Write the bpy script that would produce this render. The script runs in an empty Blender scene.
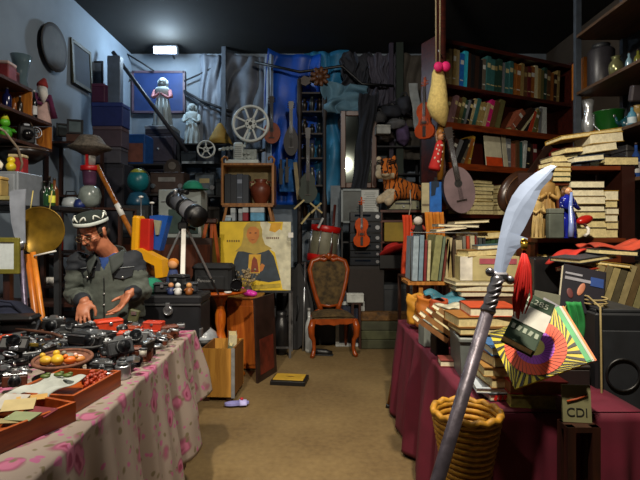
import bpy, bmesh, math, random
from mathutils import Vector, Matrix, Euler
RN = random.Random(11)
PI = math.pi
F, CH, HY = 480.0, 1.45, 230.0
COL = bpy.context.scene.collection
def W(px, py, d):
    return Vector(((px-320)/F*d, d, CH-(py-HY)/F*d))
def S(p, d): return p*d/F
def rad(a): return math.radians(a)

# ---------------------------------------------------------------- materials
def lin(h):
    h = h.lstrip('#')
    if len(h) == 3: h = ''.join(c*2 for c in h)
    out = []
    for i in (0, 2, 4):
        c = int(h[i:i+2], 16)/255
        out.append(c/12.92 if c <= .04045 else ((c+.055)/1.055)**2.4)
    return out + [1]
_M = {}
def mat(hexc, rough=.6, metal=0., noise=.25, scale=14., bump=0., emit=0., alpha=1., trans=0., name=None):
    key = (hexc, rough, metal, noise, scale, bump, emit, alpha, trans)
    if key in _M: return _M[key]
    m = bpy.data.materials.new(name or 'surface_'+hexc.strip('#'))
    m.use_nodes = True
    nt = m.node_tree; b = nt.nodes['Principled BSDF']
    c = lin(hexc)
    b.inputs['Roughness'].default_value = rough
    b.inputs['Metallic'].default_value = metal
    b.inputs['Base Color'].default_value = c
    if trans: b.inputs['Transmission Weight'].default_value = trans
    if noise or bump:
        tc = nt.nodes.new('ShaderNodeTexCoord')
        nz = nt.nodes.new('ShaderNodeTexNoise'); nz.inputs['Scale'].default_value = scale
        nz.inputs['Detail'].default_value = 5
        nt.links.new(tc.outputs['Object'], nz.inputs['Vector'])
        if noise:
            rp = nt.nodes.new('ShaderNodeValToRGB')
            rp.color_ramp.elements[0].position = .3; rp.color_ramp.elements[1].position = .7
            lo = [x*(1-noise) for x in c[:3]]+[1]; hi = [min(1, x*(1+noise)) for x in c[:3]]+[1]
            rp.color_ramp.elements[0].color = lo; rp.color_ramp.elements[1].color = hi
            nt.links.new(nz.outputs['Fac'], rp.inputs['Fac'])
            nt.links.new(rp.outputs['Color'], b.inputs['Base Color'])
        if bump:
            bp = nt.nodes.new('ShaderNodeBump'); bp.inputs['Strength'].default_value = bump
            bp.inputs['Distance'].default_value = .02
            nt.links.new(nz.outputs['Fac'], bp.inputs['Height'])
            nt.links.new(bp.outputs['Normal'], b.inputs['Normal'])
    if emit:
        b.inputs['Emission Color'].default_value = c
        b.inputs['Emission Strength'].default_value = emit
    _M[key] = m
    return m
def wood(h1, h2, rough=.4, scale=6., axis=2, name='wood'):
    key = ('wood', h1, h2, rough, scale, axis)
    if key in _M: return _M[key]
    m = bpy.data.materials.new(name); m.use_nodes = True
    nt = m.node_tree; b = nt.nodes['Principled BSDF']
    tc = nt.nodes.new('ShaderNodeTexCoord'); mp = nt.nodes.new('ShaderNodeMapping')
    sc = [7, 7, 7]; sc[axis] = .7
    mp.inputs['Scale'].default_value = sc
    nz = nt.nodes.new('ShaderNodeTexNoise'); nz.inputs['Scale'].default_value = scale
    nz.inputs['Detail'].default_value = 6; nz.inputs['Distortion'].default_value = .6
    rp = nt.nodes.new('ShaderNodeValToRGB')
    rp.color_ramp.elements[0].position = .32; rp.color_ramp.elements[1].position = .68
    rp.color_ramp.elements[0].color = lin(h1); rp.color_ramp.elements[1].color = lin(h2)
    L = nt.links.new
    L(tc.outputs['Object'], mp.inputs['Vector']); L(mp.outputs['Vector'], nz.inputs['Vector'])
    L(nz.outputs['Fac'], rp.inputs['Fac']); L(rp.outputs['Color'], b.inputs['Base Color'])
    b.inputs['Roughness'].default_value = rough
    _M[key] = m
    return m

# ---------------------------------------------------------------- mesh builder
class MB:
    def __init__(s): s.v = []; s.f = []; s.mi = []; s.sm = []
    def add(s, vs, fs, mi=0, M=None, sm=False):
        o = len(s.v)
        s.v += [tuple(M @ Vector(v)) if M else tuple(v) for v in vs]
        for f in fs:
            s.f.append(tuple(i+o for i in f)); s.mi.append(mi); s.sm.append(sm)
        return s
    def box(s, c, size, rot=None, mi=0, bev=0., M=None):
        hx, hy, hz = [x/2 for x in size]
        T = Matrix.Translation(Vector(c))
        if rot: T = T @ Euler(rot).to_matrix().to_4x4()
        if M: T = M @ T
        if not bev:
            vs = [(x*hx, y*hy, z*hz) for x in (-1, 1) for y in (-1, 1) for z in (-1, 1)]
            fs = [(0,1,3,2),(4,6,7,5),(0,4,5,1),(2,3,7,6),(0,2,6,4),(1,5,7,3)]
            return s.add(vs, fs, mi, T)
        b = min(bev, hx*.95, hy*.95, hz*.95); H = (hx, hy, hz)
        vs = []; ix = {}
        for sx in (-1, 1):
            for sy in (-1, 1):
                for sz in (-1, 1):
                    sg = (sx, sy, sz)
                    for a in range(3):
                        ix[(sg, a)] = len(vs)
                        vs.append([sg[k]*(H[k] if k == a else H[k]-b) for k in range(3)])
        fs = []
        def setk(t, k, v): t = list(t); t[k] = v; return tuple(t)
        for a in range(3):
            p, q = [k for k in range(3) if k != a]
            for sg in (-1, 1):
                base = setk((0, 0, 0), a, sg)
                fs.append([ix[(setk(setk(base, p, i), q, j), a)] for i, j in ((-1,-1),(1,-1),(1,1),(-1,1))])
            for i in (-1, 1):
                for j in (-1, 1):
                    c0 = setk(setk(setk((0,0,0), p, i), q, j), a, -1); c1 = setk(c0, a, 1)
                    fs.append([ix[(c0, p)], ix[(c1, p)], ix[(c1, q)], ix[(c0, q)]])
        for sx in (-1, 1):
            for sy in (-1, 1):
                for sz in (-1, 1):
                    fs.append([ix[((sx, sy, sz), a)] for a in range(3)])
        return s.add(vs, fs, mi, T)
    def bar(s, p0, p1, w, h=None, mi=0, up=(0, 0, 1), bev=0.):
        p0, p1 = Vector(p0), Vector(p1); d = p1-p0; L = d.length
        z = d.normalized(); u = Vector(up)
        if abs(z.dot(u)) > .98: u = Vector((0, 1, 0))
        x = u.cross(z).normalized(); y = z.cross(x)
        T = Matrix((x, y, z)).transposed().to_4x4(); T.translation = (p0+p1)/2
        return s.box((0,0,0), (w, h or w, L), None, mi, bev, T)
    def tube(s, path, r, n=10, mi=0, caps=True, sm=True, closed=False):
        P = [Vector(p) for p in path]; N = len(P)
        rr = r if isinstance(r, (list, tuple)) else [r]*N
        vs = []; prev = None
        for i, p in enumerate(P):
            if closed: t = P[(i+1) % N]-P[i-1]
            else: t = P[min(i+1, N-1)]-P[max(i-1, 0)]
            t = t.normalized() if t.length > 1e-9 else Vector((0,0,1))
            if prev is None:
                a = Vector((0,0,1)) if abs(t.z) < .9 else Vector((1,0,0))
                x = t.cross(a).normalized()
            else:
                x = prev-t*prev.dot(t)
                x = x.normalized() if x.length > 1e-6 else t.orthogonal().normalized()
            prev = x; y = t.cross(x)
            for k in range(n):
                a = 2*PI*k/n
                vs.append(p+x*(rr[i]*math.cos(a))+y*(rr[i]*math.sin(a)))
        fs = []
        for i in range(N if closed else N-1):
            j = (i+1) % N
            for k in range(n):
                fs.append((i*n+k, i*n+(k+1) % n, j*n+(k+1) % n, j*n+k))
        s.add(vs, fs, mi, None, sm)
        if caps and not closed:
            s.add(vs[:n], [tuple(range(n))[::-1]], mi); s.add(vs[-n:], [tuple(range(n))], mi)
        return s
    def cyl(s, p0, p1, r0, r1=None, n=16, mi=0, sm=True, caps=True):
        return s.tube([p0, p1], [r0, r0 if r1 is None else r1], n, mi, caps, sm)
    def lathe(s, prof, n=24, mi=0, M=None, sm=True):
        vs = []; fs = []
        for r, z in prof:
            for k in range(n):
                a = 2*PI*k/n; vs.append((r*math.cos(a), r*math.sin(a), z))
        for i in range(len(prof)-1):
            for k in range(n):
                fs.append((i*n+k, i*n+(k+1) % n, (i+1)*n+(k+1) % n, (i+1)*n+k))
        s.add(vs, fs, mi, M, sm)
        if prof[0][0] > 1e-5: s.add(vs[:n], [tuple(range(n))[::-1]], mi, M)
        if prof[-1][0] > 1e-5: s.add(vs[-n:], [tuple(range(n))], mi, M)
        return s
    def ell(s, c, r, rot=None, mi=0, n=16, m=10, M=None):
        T = Matrix.Translation(Vector(c))
        if rot: T = T @ Euler(rot).to_matrix().to_4x4()
        if M: T = M @ T
        if not isinstance(r, (list, tuple)): r = (r, r, r)
        vs = [(0, 0, -r[2])]
        for i in range(1, m):
            t = -PI/2+PI*i/m
            for k in range(n):
                a = 2*PI*k/n
                vs.append((r[0]*math.cos(t)*math.cos(a), r[1]*math.cos(t)*math.sin(a), r[2]*math.sin(t)))
        vs.append((0, 0, r[2])); e = len(vs)-1
        fs = [(0, 1+(k+1) % n, 1+k) for k in range(n)]
        for i in range(m-2):
            for k in range(n):
                fs.append((1+i*n+k, 1+i*n+(k+1) % n, 1+(i+1)*n+(k+1) % n, 1+(i+1)*n+k))
        fs += [(e, 1+(m-2)*n+k, 1+(m-2)*n+(k+1) % n) for k in range(n)]
        return s.add(vs, fs, mi, T, True)
    def prism(s, pts, t0, t1, M=None, mi=0, sm=False):
        """outline in local xz, extruded along y from t0 to t1"""
        n = len(pts)
        vs = [(x, t0, z) for x, z in pts]+[(x, t1, z) for x, z in pts]
        s.add(vs, [tuple(range(n)), tuple(range(n, 2*n))[::-1]], mi, M)
        s.add(vs, [(i, i+n, (i+1) % n+n, (i+1) % n) for i in range(n)], mi, M, sm)
        return s
    def sheet(s, fn, nu, nv, mi=0, sm=True):
        vs = [fn(i/nu, j/nv) for j in range(nv+1) for i in range(nu+1)]
        fs = [(j*(nu+1)+i, j*(nu+1)+i+1, (j+1)*(nu+1)+i+1, (j+1)*(nu+1)+i) for j in range(nv) for i in range(nu)]
        return s.add(vs, fs, mi, None, sm)
    def mesh(s, name, mats, weld=True):
        me = bpy.data.meshes.new(name)
        me.from_pydata(s.v, [], s.f)
        if not isinstance(mats, (list, tuple)): mats = [mats]
        for m in mats: me.materials.append(m)
        for p, i, q in zip(me.polygons, s.mi, s.sm):
            p.material_index = i; p.use_smooth = q
        bm = bmesh.new(); bm.from_mesh(me)
        if weld: bmesh.ops.remove_doubles(bm, verts=bm.verts, dist=1e-6)
        bmesh.ops.recalc_face_normals(bm, faces=bm.faces)
        bm.to_mesh(me); bm.free()
        return me
    def build(s, name, mats, parent=None, loc=None, rot=None, solid=0., weld=True):
        o = bpy.data.objects.new(name, s.mesh(name, mats, weld)); COL.objects.link(o)
        if parent: o.parent = parent
        if loc is not None: o.location = loc
        if rot is not None: o.rotation_euler = rot
        if solid:
            md = o.modifiers.new('thickness', 'SOLIDIFY'); md.thickness = solid; md.offset = 0
        return o

LABELS = {}
def tag(o, label, cat, group=None):
    o['label'] = label; o['category'] = cat
    if group: o['group'] = group
    n = len(label.split())
    if n < 4 or n > 16: print('LABEL LENGTH', n, label)
    if label in LABELS: print('LABEL TWICE', label)
    LABELS[label] = o
    return o
def thing(name, label, cat, loc=(0, 0, 0), rot=0, group=None):
    o = bpy.data.objects.new(name, None); COL.objects.link(o); o.empty_display_size = .05
    o.location = loc
    o.rotation_euler = (0, 0, rot) if isinstance(rot, (int, float)) else rot
    return tag(o, label, cat, group)
def struct(o): o['kind'] = 'structure'; return o
def dup(root, loc, rot, label, group=None, cat=None):
    def cp(o, par):
        c = o.copy(); COL.objects.link(c)
        if par: c.parent = par
        for ch in [x for x in KIDS(o)]: cp(ch, c)
        return c
    r = cp(root, None)
    r.location = loc
    r.rotation_euler = (0, 0, rot) if isinstance(rot, (int, float)) else rot
    return tag(r, label, cat or root['category'], group or root.get('group'))
def KIDS(o): return list(o.children)
def remat(o, old, new):
    """give a copied thing its own colour: object-level material slots"""
    for c in [o]+[k for k in o.children]+[g for k in o.children for g in k.children]:
        for sl in c.material_slots:
            if sl.material == old: sl.link = 'OBJECT'; sl.material = new
ORD = ['', 'first', 'second', 'third', 'fourth', 'fifth', 'sixth', 'seventh', 'eighth', 'ninth', 'tenth', 'eleventh', 'twelfth', 'thirteenth', 'fourteenth',
       'fifteenth', 'sixteenth', 'seventeenth', 'eighteenth', 'nineteenth', 'twentieth']
ORD += ['twenty-'+o for o in ORD[1:10]]+['thirtieth']+['thirty-'+o for o in ORD[1:10]]

def text(s, size, m, parent, loc, rot, name='lettering', ext=.0008):
    c = bpy.data.curves.new(name, 'FONT'); c.body = s; c.size = size; c.extrude = ext
    c.align_x = 'CENTER'; c.align_y = 'CENTER'; c.materials.append(m)
    t_ = bpy.data.objects.new('t', c)
    me = bpy.data.meshes.new_from_object(t_); bpy.data.objects.remove(t_)
    o = bpy.data.objects.new(name, me); COL.objects.link(o); o.parent = parent
    o.location = loc; o.rotation_euler = rot
    return o

# ---------------------------------------------------------------- palettes
DKWOOD = wood('#22100a', '#3c1c10', .45)
MAHOG = wood('#351109', '#5a2412', .35)
OAK = wood('#8a5520', '#b87a35', .45)
ORWOOD = wood('#a8480c', '#d2721c', .35)
PLY = wood('#a8742c', '#c8923e', .55)
BLACK = mat('#0c0c0e', .45, 0, .2)
BLACKG = mat('#101013', .2, 0, .1)
DGREY = mat('#26282b', .5)
STEEL = mat('#b8bcc2', .28, .9, .15)
CHROME = mat('#d8dade', .15, 1., .05)
WHITE = mat('#d8d6d0', .5, 0, .08)
PAGES = mat('#cfc08c', .8, 0, .2, 60)
PAGESW = mat('#d9d2b4', .8, 0, .15, 60)
GLASSY = mat('#0a0c14', .06, 0, 0)
# ---------------------------------------------------------------- room shell
def floor_mat():
    m = bpy.data.materials.new('dusty_concrete'); m.use_nodes = True
    nt = m.node_tree; b = nt.nodes['Principled BSDF']; L = nt.links.new
    tc = nt.nodes.new('ShaderNodeTexCoord')
    n1 = nt.nodes.new('ShaderNodeTexNoise'); n1.inputs['Scale'].default_value = 1.3; n1.inputs['Detail'].default_value = 8
    n2 = nt.nodes.new('ShaderNodeTexNoise'); n2.inputs['Scale'].default_value = 25; n2.inputs['Detail'].default_value = 6
    mx = nt.nodes.new('ShaderNodeMix'); mx.data_type = 'FLOAT'; mx.inputs[0].default_value = .35
    rp = nt.nodes.new('ShaderNodeValToRGB')
    rp.color_ramp.elements[0].position = .3; rp.color_ramp.elements[1].position = .72
    rp.color_ramp.elements[0].color = lin('#584426'); rp.color_ramp.elements[1].color = lin('#867048')
    L(tc.outputs['Object'], n1.inputs['Vector']); L(tc.outputs['Object'], n2.inputs['Vector'])
    L(n1.outputs['Fac'], mx.inputs[2]); L(n2.outputs['Fac'], mx.inputs[3])
    L(mx.outputs[0], rp.inputs['Fac']); L(rp.outputs['Color'], b.inputs['Base Color'])
    bp = nt.nodes.new('ShaderNodeBump'); bp.inputs['Strength'].default_value = .15
    L(n2.outputs['Fac'], bp.inputs['Height']); L(bp.outputs['Normal'], b.inputs['Normal'])
    b.inputs['Roughness'].default_value = .75
    return m
XL, XR, YB, YF, ZC = -2.75, 3.3, 7.0, -1.6, 4.02
PLASTER = mat('#8492a0', .85, 0, .12, 2.5, .1)
PLASTERB = mat('#7c8690', .85, 0, .25, 2., .15)
PLASTERR = mat('#4a4036', .85, 0, .25, 2., .15)
CEIL = mat('#15130f', .9, 0, .3, 3.)
def wallbox(name, x0, x1, y0, y1, z0, z1, m):
    return struct(MB().box(((x0+x1)/2, (y0+y1)/2, (z0+z1)/2), (x1-x0, y1-y0, z1-z0)).build(name, m))
wallbox('floor', XL-.1, XR+.1, YF-.1, YB+.1, -.1, 0, floor_mat())
wallbox('ceiling', XL-.1, XR+.1, YF-.1, YB+.1, ZC, ZC+.1, CEIL)
wallbox('wall_left', XL-.1, XL, YF, YB, 0, ZC, PLASTER)
wallbox('wall_right', XR, XR+.1, YF, YB, 0, ZC, PLASTERR)
wallbox('wall_back', XL-.1, XR+.1, YB, YB+.1, 0, ZC, PLASTERB)
wallbox('wall_front', XL-.1, XR+.1, YF-.1, YF, 0, ZC, PLASTERR)

# ---------------------------------------------------------------- camera and light
cam_d = bpy.data.cameras.new('camera'); cam = bpy.data.objects.new('camera', cam_d); COL.objects.link(cam)
cam.location = (0, 0, CH); cam.rotation_euler = (PI/2, 0, 0)
cam_d.sensor_width = 36; cam_d.lens = F/640*36; cam_d.shift_y = -(240-HY)/640
cam_d.clip_start = .05
sc = bpy.context.scene
sc.camera = cam
sc.view_settings.view_transform = 'Standard'
sc.view_settings.look = 'None'
sc.view_settings.gamma = 1
sc.view_settings.use_curve_mapping = False
sc.view_settings.exposure = 0.
w = bpy.data.worlds.new('world'); sc.world = w; w.use_nodes = True
w.node_tree.nodes['Background'].inputs[0].default_value = (.35, .4, .5, 1)
w.node_tree.nodes['Background'].inputs[1].default_value = .03
def point(name, loc, power, col, r=.08, spot=None, aim=None, blend=.6):
    l = bpy.data.lights.new(name, 'SPOT' if spot else 'POINT'); l.energy = power; l.color = col; l.shadow_soft_size = r
    o = bpy.data.objects.new(name, l); COL.objects.link(o); o.location = loc
    if spot:
        l.spot_size = rad(spot); l.spot_blend = blend
        o.rotation_euler = (Vector(aim)-Vector(loc)).to_track_quat('-Z', 'Y').to_euler()
    return o
point('bulb_over_cameras', (-.95, 1.35, 3.1), 340, (1, .9, .74), .06, 108, (-1.35, 2.6, 1.0), .9)
point('bulb_over_books', (.6, 1.2, 3.05), 385, (1, .88, .7), .06, 108, (1.0, 2.9, 1.1), .9)
point('fill_mid_room', (.2, 3.1, 3.8), 120, (1, .94, .84), .1)  # added fill light with no lamp behind it, lifts bookcase, painted panel and projector
point('floodlight_glow', W(166, 50, 6.3), 42, (.62, .82, 1), .08)
# ---------------------------------------------------------------- kit: makers used in several places
def mat_band(hexc): return mat(hexc, .55, 0, .1)
def make_book(t, h, d, hexc, label, loc, rot, group, pages=PAGES, band=None, cat='book', name='book'):
    """upright book: thickness along x, spine faces -y, height z; base centre at origin"""
    b = thing(name, label, cat, loc, rot, group)
    ct = min(.004, t*.16)
    m = MB()
    m.box((-t/2+ct/2, 0, h/2), (ct, d, h)); m.box((t/2-ct/2, 0, h/2), (ct, d, h))
    m.box((0, -d/2+ct/2, h/2), (t-2*ct, ct, h))
    ms = [mat(hexc, .5, 0, .18, 30)]
    if band:
        ms.append(mat_band(band))
        e = .0006
        m.box((0, -d/2-e/2, h*.74), (t*.8, e, h*.13), mi=1); m.box((0, -d/2-e/2, h*.2), (t*.8, e, h*.03), mi=1)
    m.build('cover', ms, b)
    MB().box((0, ct/2, h/2), (t-2*ct, d-ct-.006, h-.008)).build('pages', pages, b)
    return b
def flat_book(w, d, t, hexc, label, loc, rotz, group, pages=PAGES, tilt=(0, 0), cat='book', name='book'):
    """lying book: spine on the -x side? spine at +y (away), page edges face -y; base centre at origin"""
    b = thing(name, label, cat, loc, (tilt[0], tilt[1], rotz), group)
    ct = min(.004, t*.16); m = MB()
    m.box((0, 0, ct/2), (w, d, ct)); m.box((0, 0, t-ct/2), (w, d, ct)); m.box((0, d/2-ct/2, t/2), (w, ct, t-2*ct))
    m.build('cover', mat(hexc, .5, 0, .18, 30), b)
    MB().box((0, -ct/2+.001, t/2), (w-.008, d-ct-.006, t-2*ct)).build('pages', pages, b)
    return b
def bottle(label, loc, h, r, hexc, cat='bottle', group=None, cap='#201510', lab=None, rough=.15):
    b = thing('bottle', label, cat, loc, RN.random()*6, group)
    MB().lathe([(0, 0), (r*.96, 0), (r, h*.05), (r, h*.55), (r*.8, h*.66), (r*.36, h*.76), (r*.33, h*.93), (0, h*.93)], 16).build('glass', mat(hexc, rough, 0, .05), b)
    MB().cyl((0, 0, h*.93), (0, 0, h), r*.37, None, 12).build('cap', mat(cap, .4), b)
    if lab: MB().lathe([(r*1.01, h*.15), (r*1.015, h*.16), (r*1.015, h*.44), (r*1.01, h*.45)], 16).build('paper_label', mat(lab, .7), b)
    return b
def crate(name, label, cat, loc, rot, size, m, th=.015, group=None, lid=False):
    b = thing(name, label, cat, loc, rot, group); w, d, h = size
    MB().box((0, 0, th/2), (w, d, th)).build('bottom', m, b)
    MB().box((0, -d/2+th/2, h/2+th/2), (w, th, h-th)).build('front_panel', m, b)
    MB().box((0, d/2-th/2, h/2+th/2), (w, th, h-th)).build('back_panel', m, b)
    for s in (-1, 1): MB().box((s*(w/2-th/2), 0, h/2+th/2), (th, d-2*th, h-th)).build('side_panel', m, b)
    return b
def closed_box(name, label, cat, loc, rot, size, m, edge=None, bev=.006, group=None, lidf=.82):
    b = thing(name, label, cat, loc, rot, group); w, d, h = size
    MB().box((0, 0, h*lidf/2), (w, d, h*lidf), bev=bev).build('body', m, b)
    MB().box((0, 0, h*lidf+h*(1-lidf)/2), (w*1.015, d*1.015, h*(1-lidf)), bev=bev).build('lid', edge or m, b)
    return b
def frame_pic(name, label, cat, loc, rot, w, h, mf, mp, fw=.03, th=.025, group=None):
    """picture standing in local xz, face to -y, base centre at origin"""
    b = thing(name, label, cat, loc, rot, group)
    m = MB()
    for s in (-1, 1):
        m.box((s*(w/2-fw/2), 0, h/2), (fw, th, h), bev=.004)
    m.box((0, 0, fw/2), (w-2*fw, th, fw), bev=.004); m.box((0, 0, h-fw/2), (w-2*fw, th, fw), bev=.004)
    m.build('frame', mf, b)
    MB().box((0, .002, h/2), (w-2*fw+.002, th*.4, h-2*fw+.002)).build('picture', mp, b)
    return b
def shelf_rack(name, label, cat, loc, rot, w, d, zs, m, th=.02, post=.03, back=None, ztop=None, sides=False):
    """posts or sides plus boards; front faces -y, base centre at origin"""
    b = thing(name, label, cat, loc, rot)
    top = ztop or zs[-1]
    for s in (-1, 1):
        if sides: MB().box((s*(w/2-th/2), 0, top/2), (th, d, top)).build('side_panel', m, b)
        else:
            for q in (-1, 1): MB().box((s*(w/2-post/2), q*(d/2-post/2), top/2), (post, post, top)).build('post', m, b)
    for z in zs:
        MB().box((0, 0, z-th/2), (w-2*th*1.01 if sides else w-.002, d-.004, th)).build('shelf_board', m, b)
    if back: MB().box((0, d/2-.006, top/2), (w-2*th*1.01, .01, top-.01)).build('back_panel', back, b)
    return b
def violin(label, loc, rot, sc, hexc, cat='violin', group=None, neck='#1a0d08', name='violin'):
    """front faces -y, hangs in xz; origin at the bottom; total length about 0.6*sc"""
    b = thing(name, label, cat, loc, rot, group)
    def outline(k=1.):
        half = [(0, 0), (.05, .004), (.085, .03), (.1, .075), (.09, .115), (.066, .14), (.056, .175), (.06, .205), (.074, .23), (.08, .27), (.068, .315), (.035, .345), (0, .352)]
        pts = [(x*k, (z-.176)*k+.176) for x, z in half]
        return [(x*sc, z*sc) for x, z in pts]+[(-x*sc, z*sc) for x, z in pts[-2:0:-1]]
    m = MB(); m.prism(outline(.96), -.016*sc, .016*sc, None, 1, True)
    m.prism(outline(1), -.022*sc, -.015*sc, None, 0, True); m.prism(outline(1), .015*sc, .022*sc, None, 0, True)
    m.build('body', [mat(hexc, .22, 0, .25, 9), mat(hexc, .35, 0, .4, 9)], b)
    fm = mat(neck, .4)
    m = MB()
    m.bar((0, -.034*sc, .22*sc), (0, -.024*sc, .5*sc), .026*sc, .008*sc)
    m.bar((0, -.01*sc, .35*sc), (0, -.012*sc, .5*sc), .022*sc, .02*sc)
    m.build('neck', fm, b)
    m = MB(); m.tube([(0, -.01*sc, .5*sc), (0, -.01*sc, .57*sc), (0, .004*sc, .592*sc), (0, .018*sc, .58*sc), (0, .012*sc, .568*sc)], [.011*sc, .01*sc, .011*sc, .011*sc, .008*sc], 8)
    for i, s in enumerate((-1, 1, -1, 1)):
        m.cyl((0, -.01*sc, (.515+.013*i)*sc), (s*.036*sc, -.01*sc, (.517+.013*i)*sc), .004*sc, .006*sc, 6)
    m.build('scroll', mat(hexc, .3, 0, .3, 9), b)
    m = MB()
    for s in (-1, 1):
        m.tube([(s*.032*sc, -.0235*sc, .13*sc), (s*.04*sc, -.0235*sc, .15*sc), (s*.034*sc, -.0235*sc, .175*sc), (s*.028*sc, -.0235*sc, .195*sc)], .003*sc, 5)
    m.box((0, -.034*sc, .155*sc), (.05*sc, .004*sc, .024*sc)); m.box((0, -.03*sc, .07*sc), (.03*sc, .008*sc, .1*sc))
    m.build('bridge', fm, b)
    m = MB()
    for i in range(4): m.tube([((i-1.5)*.007*sc, -.036*sc, .1*sc), ((i-1.5)*.009*sc, -.047*sc, .155*sc), ((i-1.5)*.004*sc, -.034*sc, .5*sc)], .0008*sc, 4)
    m.build('strings', STEEL, b)
    return b
def lute(label, loc, rot, L, bw, bl, hexc, cat, back='#1c0e08', round_=False, name='guitar', hole=True, depth=.06, waist=True, neckw=.045):
    """plucked instrument, front -y, origin at body bottom, body length bl, width bw, total length L"""
    b = thing(name, label, cat, loc, rot)
    n = 40; pts = []
    for k in range(n):
        a = 2*PI*k/n
        x = math.sin(a); z = -math.cos(a)
        if waist and not round_:
            wz = 1-.26*math.exp(-((z-.15)/.28)**2); wz *= 1-.2*max(0, z)
        elif round_: wz = 1
        else: wz = 1-.45*max(0, z)**1.2
        pts.append((x*bw/2*wz, bl/2+z*bl/2))
    m = MB(); m.prism(pts, -depth/2, depth/2, None, 1, True)
    m.prism([(x*1.01, (z-bl/2)*1.01+bl/2) for x, z in pts], -depth/2-.004, -depth/2+.002, None, 0, True)
    m.build('body', [mat(hexc, .55, 0, .25, 7), mat(back, .5, 0, .3)], b)
    fm = mat(back, .4)
    m = MB(); m.box((0, -depth/2-.006, (bl*.72+L*.86)/2), (neckw, .022, L*.86-bl*.72)); m.build('neck', fm, b)
    m = MB(); m.prism([(-neckw*.6, L*.85), (neckw*.6, L*.85), (neckw*.8, L*.99), (0, L), (-neckw*.8, L*.99)], -depth/2-.014, -depth/2+.004)
    for s in (-1, 1):
        for i in range(3): m.cyl((s*neckw*.6, -depth/2-.004, L*(.88+.035*i)), (s*neckw*1.15, -depth/2-.004, L*(.88+.035*i)), .006, None, 6)
    m.build('headstock', fm, b)
    if hole: MB().cyl((0, -depth/2-.0055, bl*.64), (0, -depth/2-.004, bl*.64), bw*.13, None, 20).build('sound_hole', BLACK, b)
    m = MB(); m.box((0, -depth/2-.009, bl*.27), (bw*.34, .01, .014)); m.build('bridge', fm, b)
    m = MB()
    for i in range(4): m.tube([((i-1.5)*neckw*.2, -depth/2-.016, bl*.27), ((i-1.5)*neckw*.2, -depth/2-.02, L*.86)], .0012, 4)
    m.build('strings', STEEL, b)
    return b
def statue(name, label, loc, rotz, h, m, arms='chest', skirt=True, cat='statue', m2=None, hair=None, m3=None, wide=1.):
    """robed standing figure, faces -y, one continuous cast body with optional coloured shawl"""
    b = thing(name, label, cat, loc, rotz)
    k = h; b.scale = (wide, wide, 1)
    mb = MB()
    mb.lathe([(0, 0), (.15*k, 0), (.155*k, .02*k), (.14*k, .06*k), (.125*k, .2*k), (.105*k, .4*k), (.09*k, .55*k), (.1*k, .66*k), (.115*k, .74*k), (.095*k, .79*k), (.045*k, .815*k), (.036*k, .84*k), (0, .845*k)], 22, 0, Matrix.Diagonal((1, .72, 1, 1)))
    for i in range(9):
        a = 2*PI*i/9+.2; r = .137
        mb.tube([(math.cos(a)*r*k, math.sin(a)*r*.72*k, .03*k), (math.cos(a)*.11*k, math.sin(a)*.11*.72*k, .35*k), (math.cos(a)*.085*k, math.sin(a)*.07*k, .56*k)], [.02*k, .016*k, .008*k], 6)
    mb.build('robe', m, b)
    mb = MB(); mb.ell((0, -.01*k, .905*k), (.055*k, .06*k, .075*k))
    mb.ell((0, -.07*k, .9*k), (.011*k, .015*k, .02*k), None, 0, 8, 6); mb.ell((0, -.05*k, .865*k), (.03*k, .022*k, .018*k), None, 0, 8, 6)
    for s in (-1, 1): mb.ell((s*.021*k, -.058*k, .918*k), (.011*k, .008*k, .006*k), None, 0, 8, 6)
    mb.cyl((0, 0, .8*k), (0, 0, .87*k), .03*k, None, 10)
    mb.build('head', m3 or m, b)
    for s in (-1, 1):
        mb = MB()
        mb.tube([(s*.105*k, 0, .74*k), (s*.14*k, -.03*k, .6*k), (s*.105*k, -.1*k, .56*k), (s*.03*k, -.12*k, .62*k)], [.034*k, .033*k, .028*k, .02*k], 9)
        mb.ell((s*.022*k, -.125*k, .63*k), (.018*k, .016*k, .026*k), None, 0, 8, 6)
        mb.build('arm', m2 or m, b)
    mb = MB(); mb.ell((0, .02*k, .93*k), (.066*k, .066*k, .068*k))
    for s in (-1, 1): mb.tube([(s*.05*k, .02*k, .94*k), (s*.06*k, .025*k, .86*k), (s*.055*k, .03*k, .78*k)], [.03*k, .028*k, .012*k], 8)
    mb.build('hair', hair or m, b)
    return b
def drape(name, label, cat, fn, nu, nv, m, solid=.006, group=None):
    o = MB().sheet(fn, nu, nv).build(name, m, solid=solid); return tag(o, label, cat, group)
def wrinkle(seed, amp, f1=3., f2=7.):
    r = random.Random(seed); ph = [r.random()*6.28 for _ in range(6)]
    def g(u, v):
        return amp*(.5*math.sin(u*f2*2+ph[0]+1.5*math.sin(v*f1+ph[1]))+.3*math.sin(u*f2*4.3+ph[2]+2*v)+.3*math.sin(v*f2*2.2+ph[3]+3*u)+.2*math.sin((u*3+v*2)*f2+ph[4]))
    return g
def radio(label, loc, rotz, w, d, h, body, face, cat='radio', name='radio', knobs=2, group=None, dial='#b8a878'):
    b = thing(name, label, cat, loc, rotz, group)
    MB().box((0, 0, h/2), (w, d, h), bev=.006).build('casing', body, b)
    MB().box((0, -d/2-.003, h/2), (w*.94, .008, h*.84), bev=.002).build('front_panel', face, b)
    MB().box((0, -d/2-.008, h*.66), (w*.5, .004, h*.2)).build('dial', mat(dial, .4), b)
    for i in range(knobs):
        x = w*(.4-.8*(i/(max(1, knobs-1))))
        MB().cyl((x, -d/2-.006, h*.36), (x, -d/2-.028, h*.36), h*.12, h*.1, 14).build('knob', STEEL, b)
    return b
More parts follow.
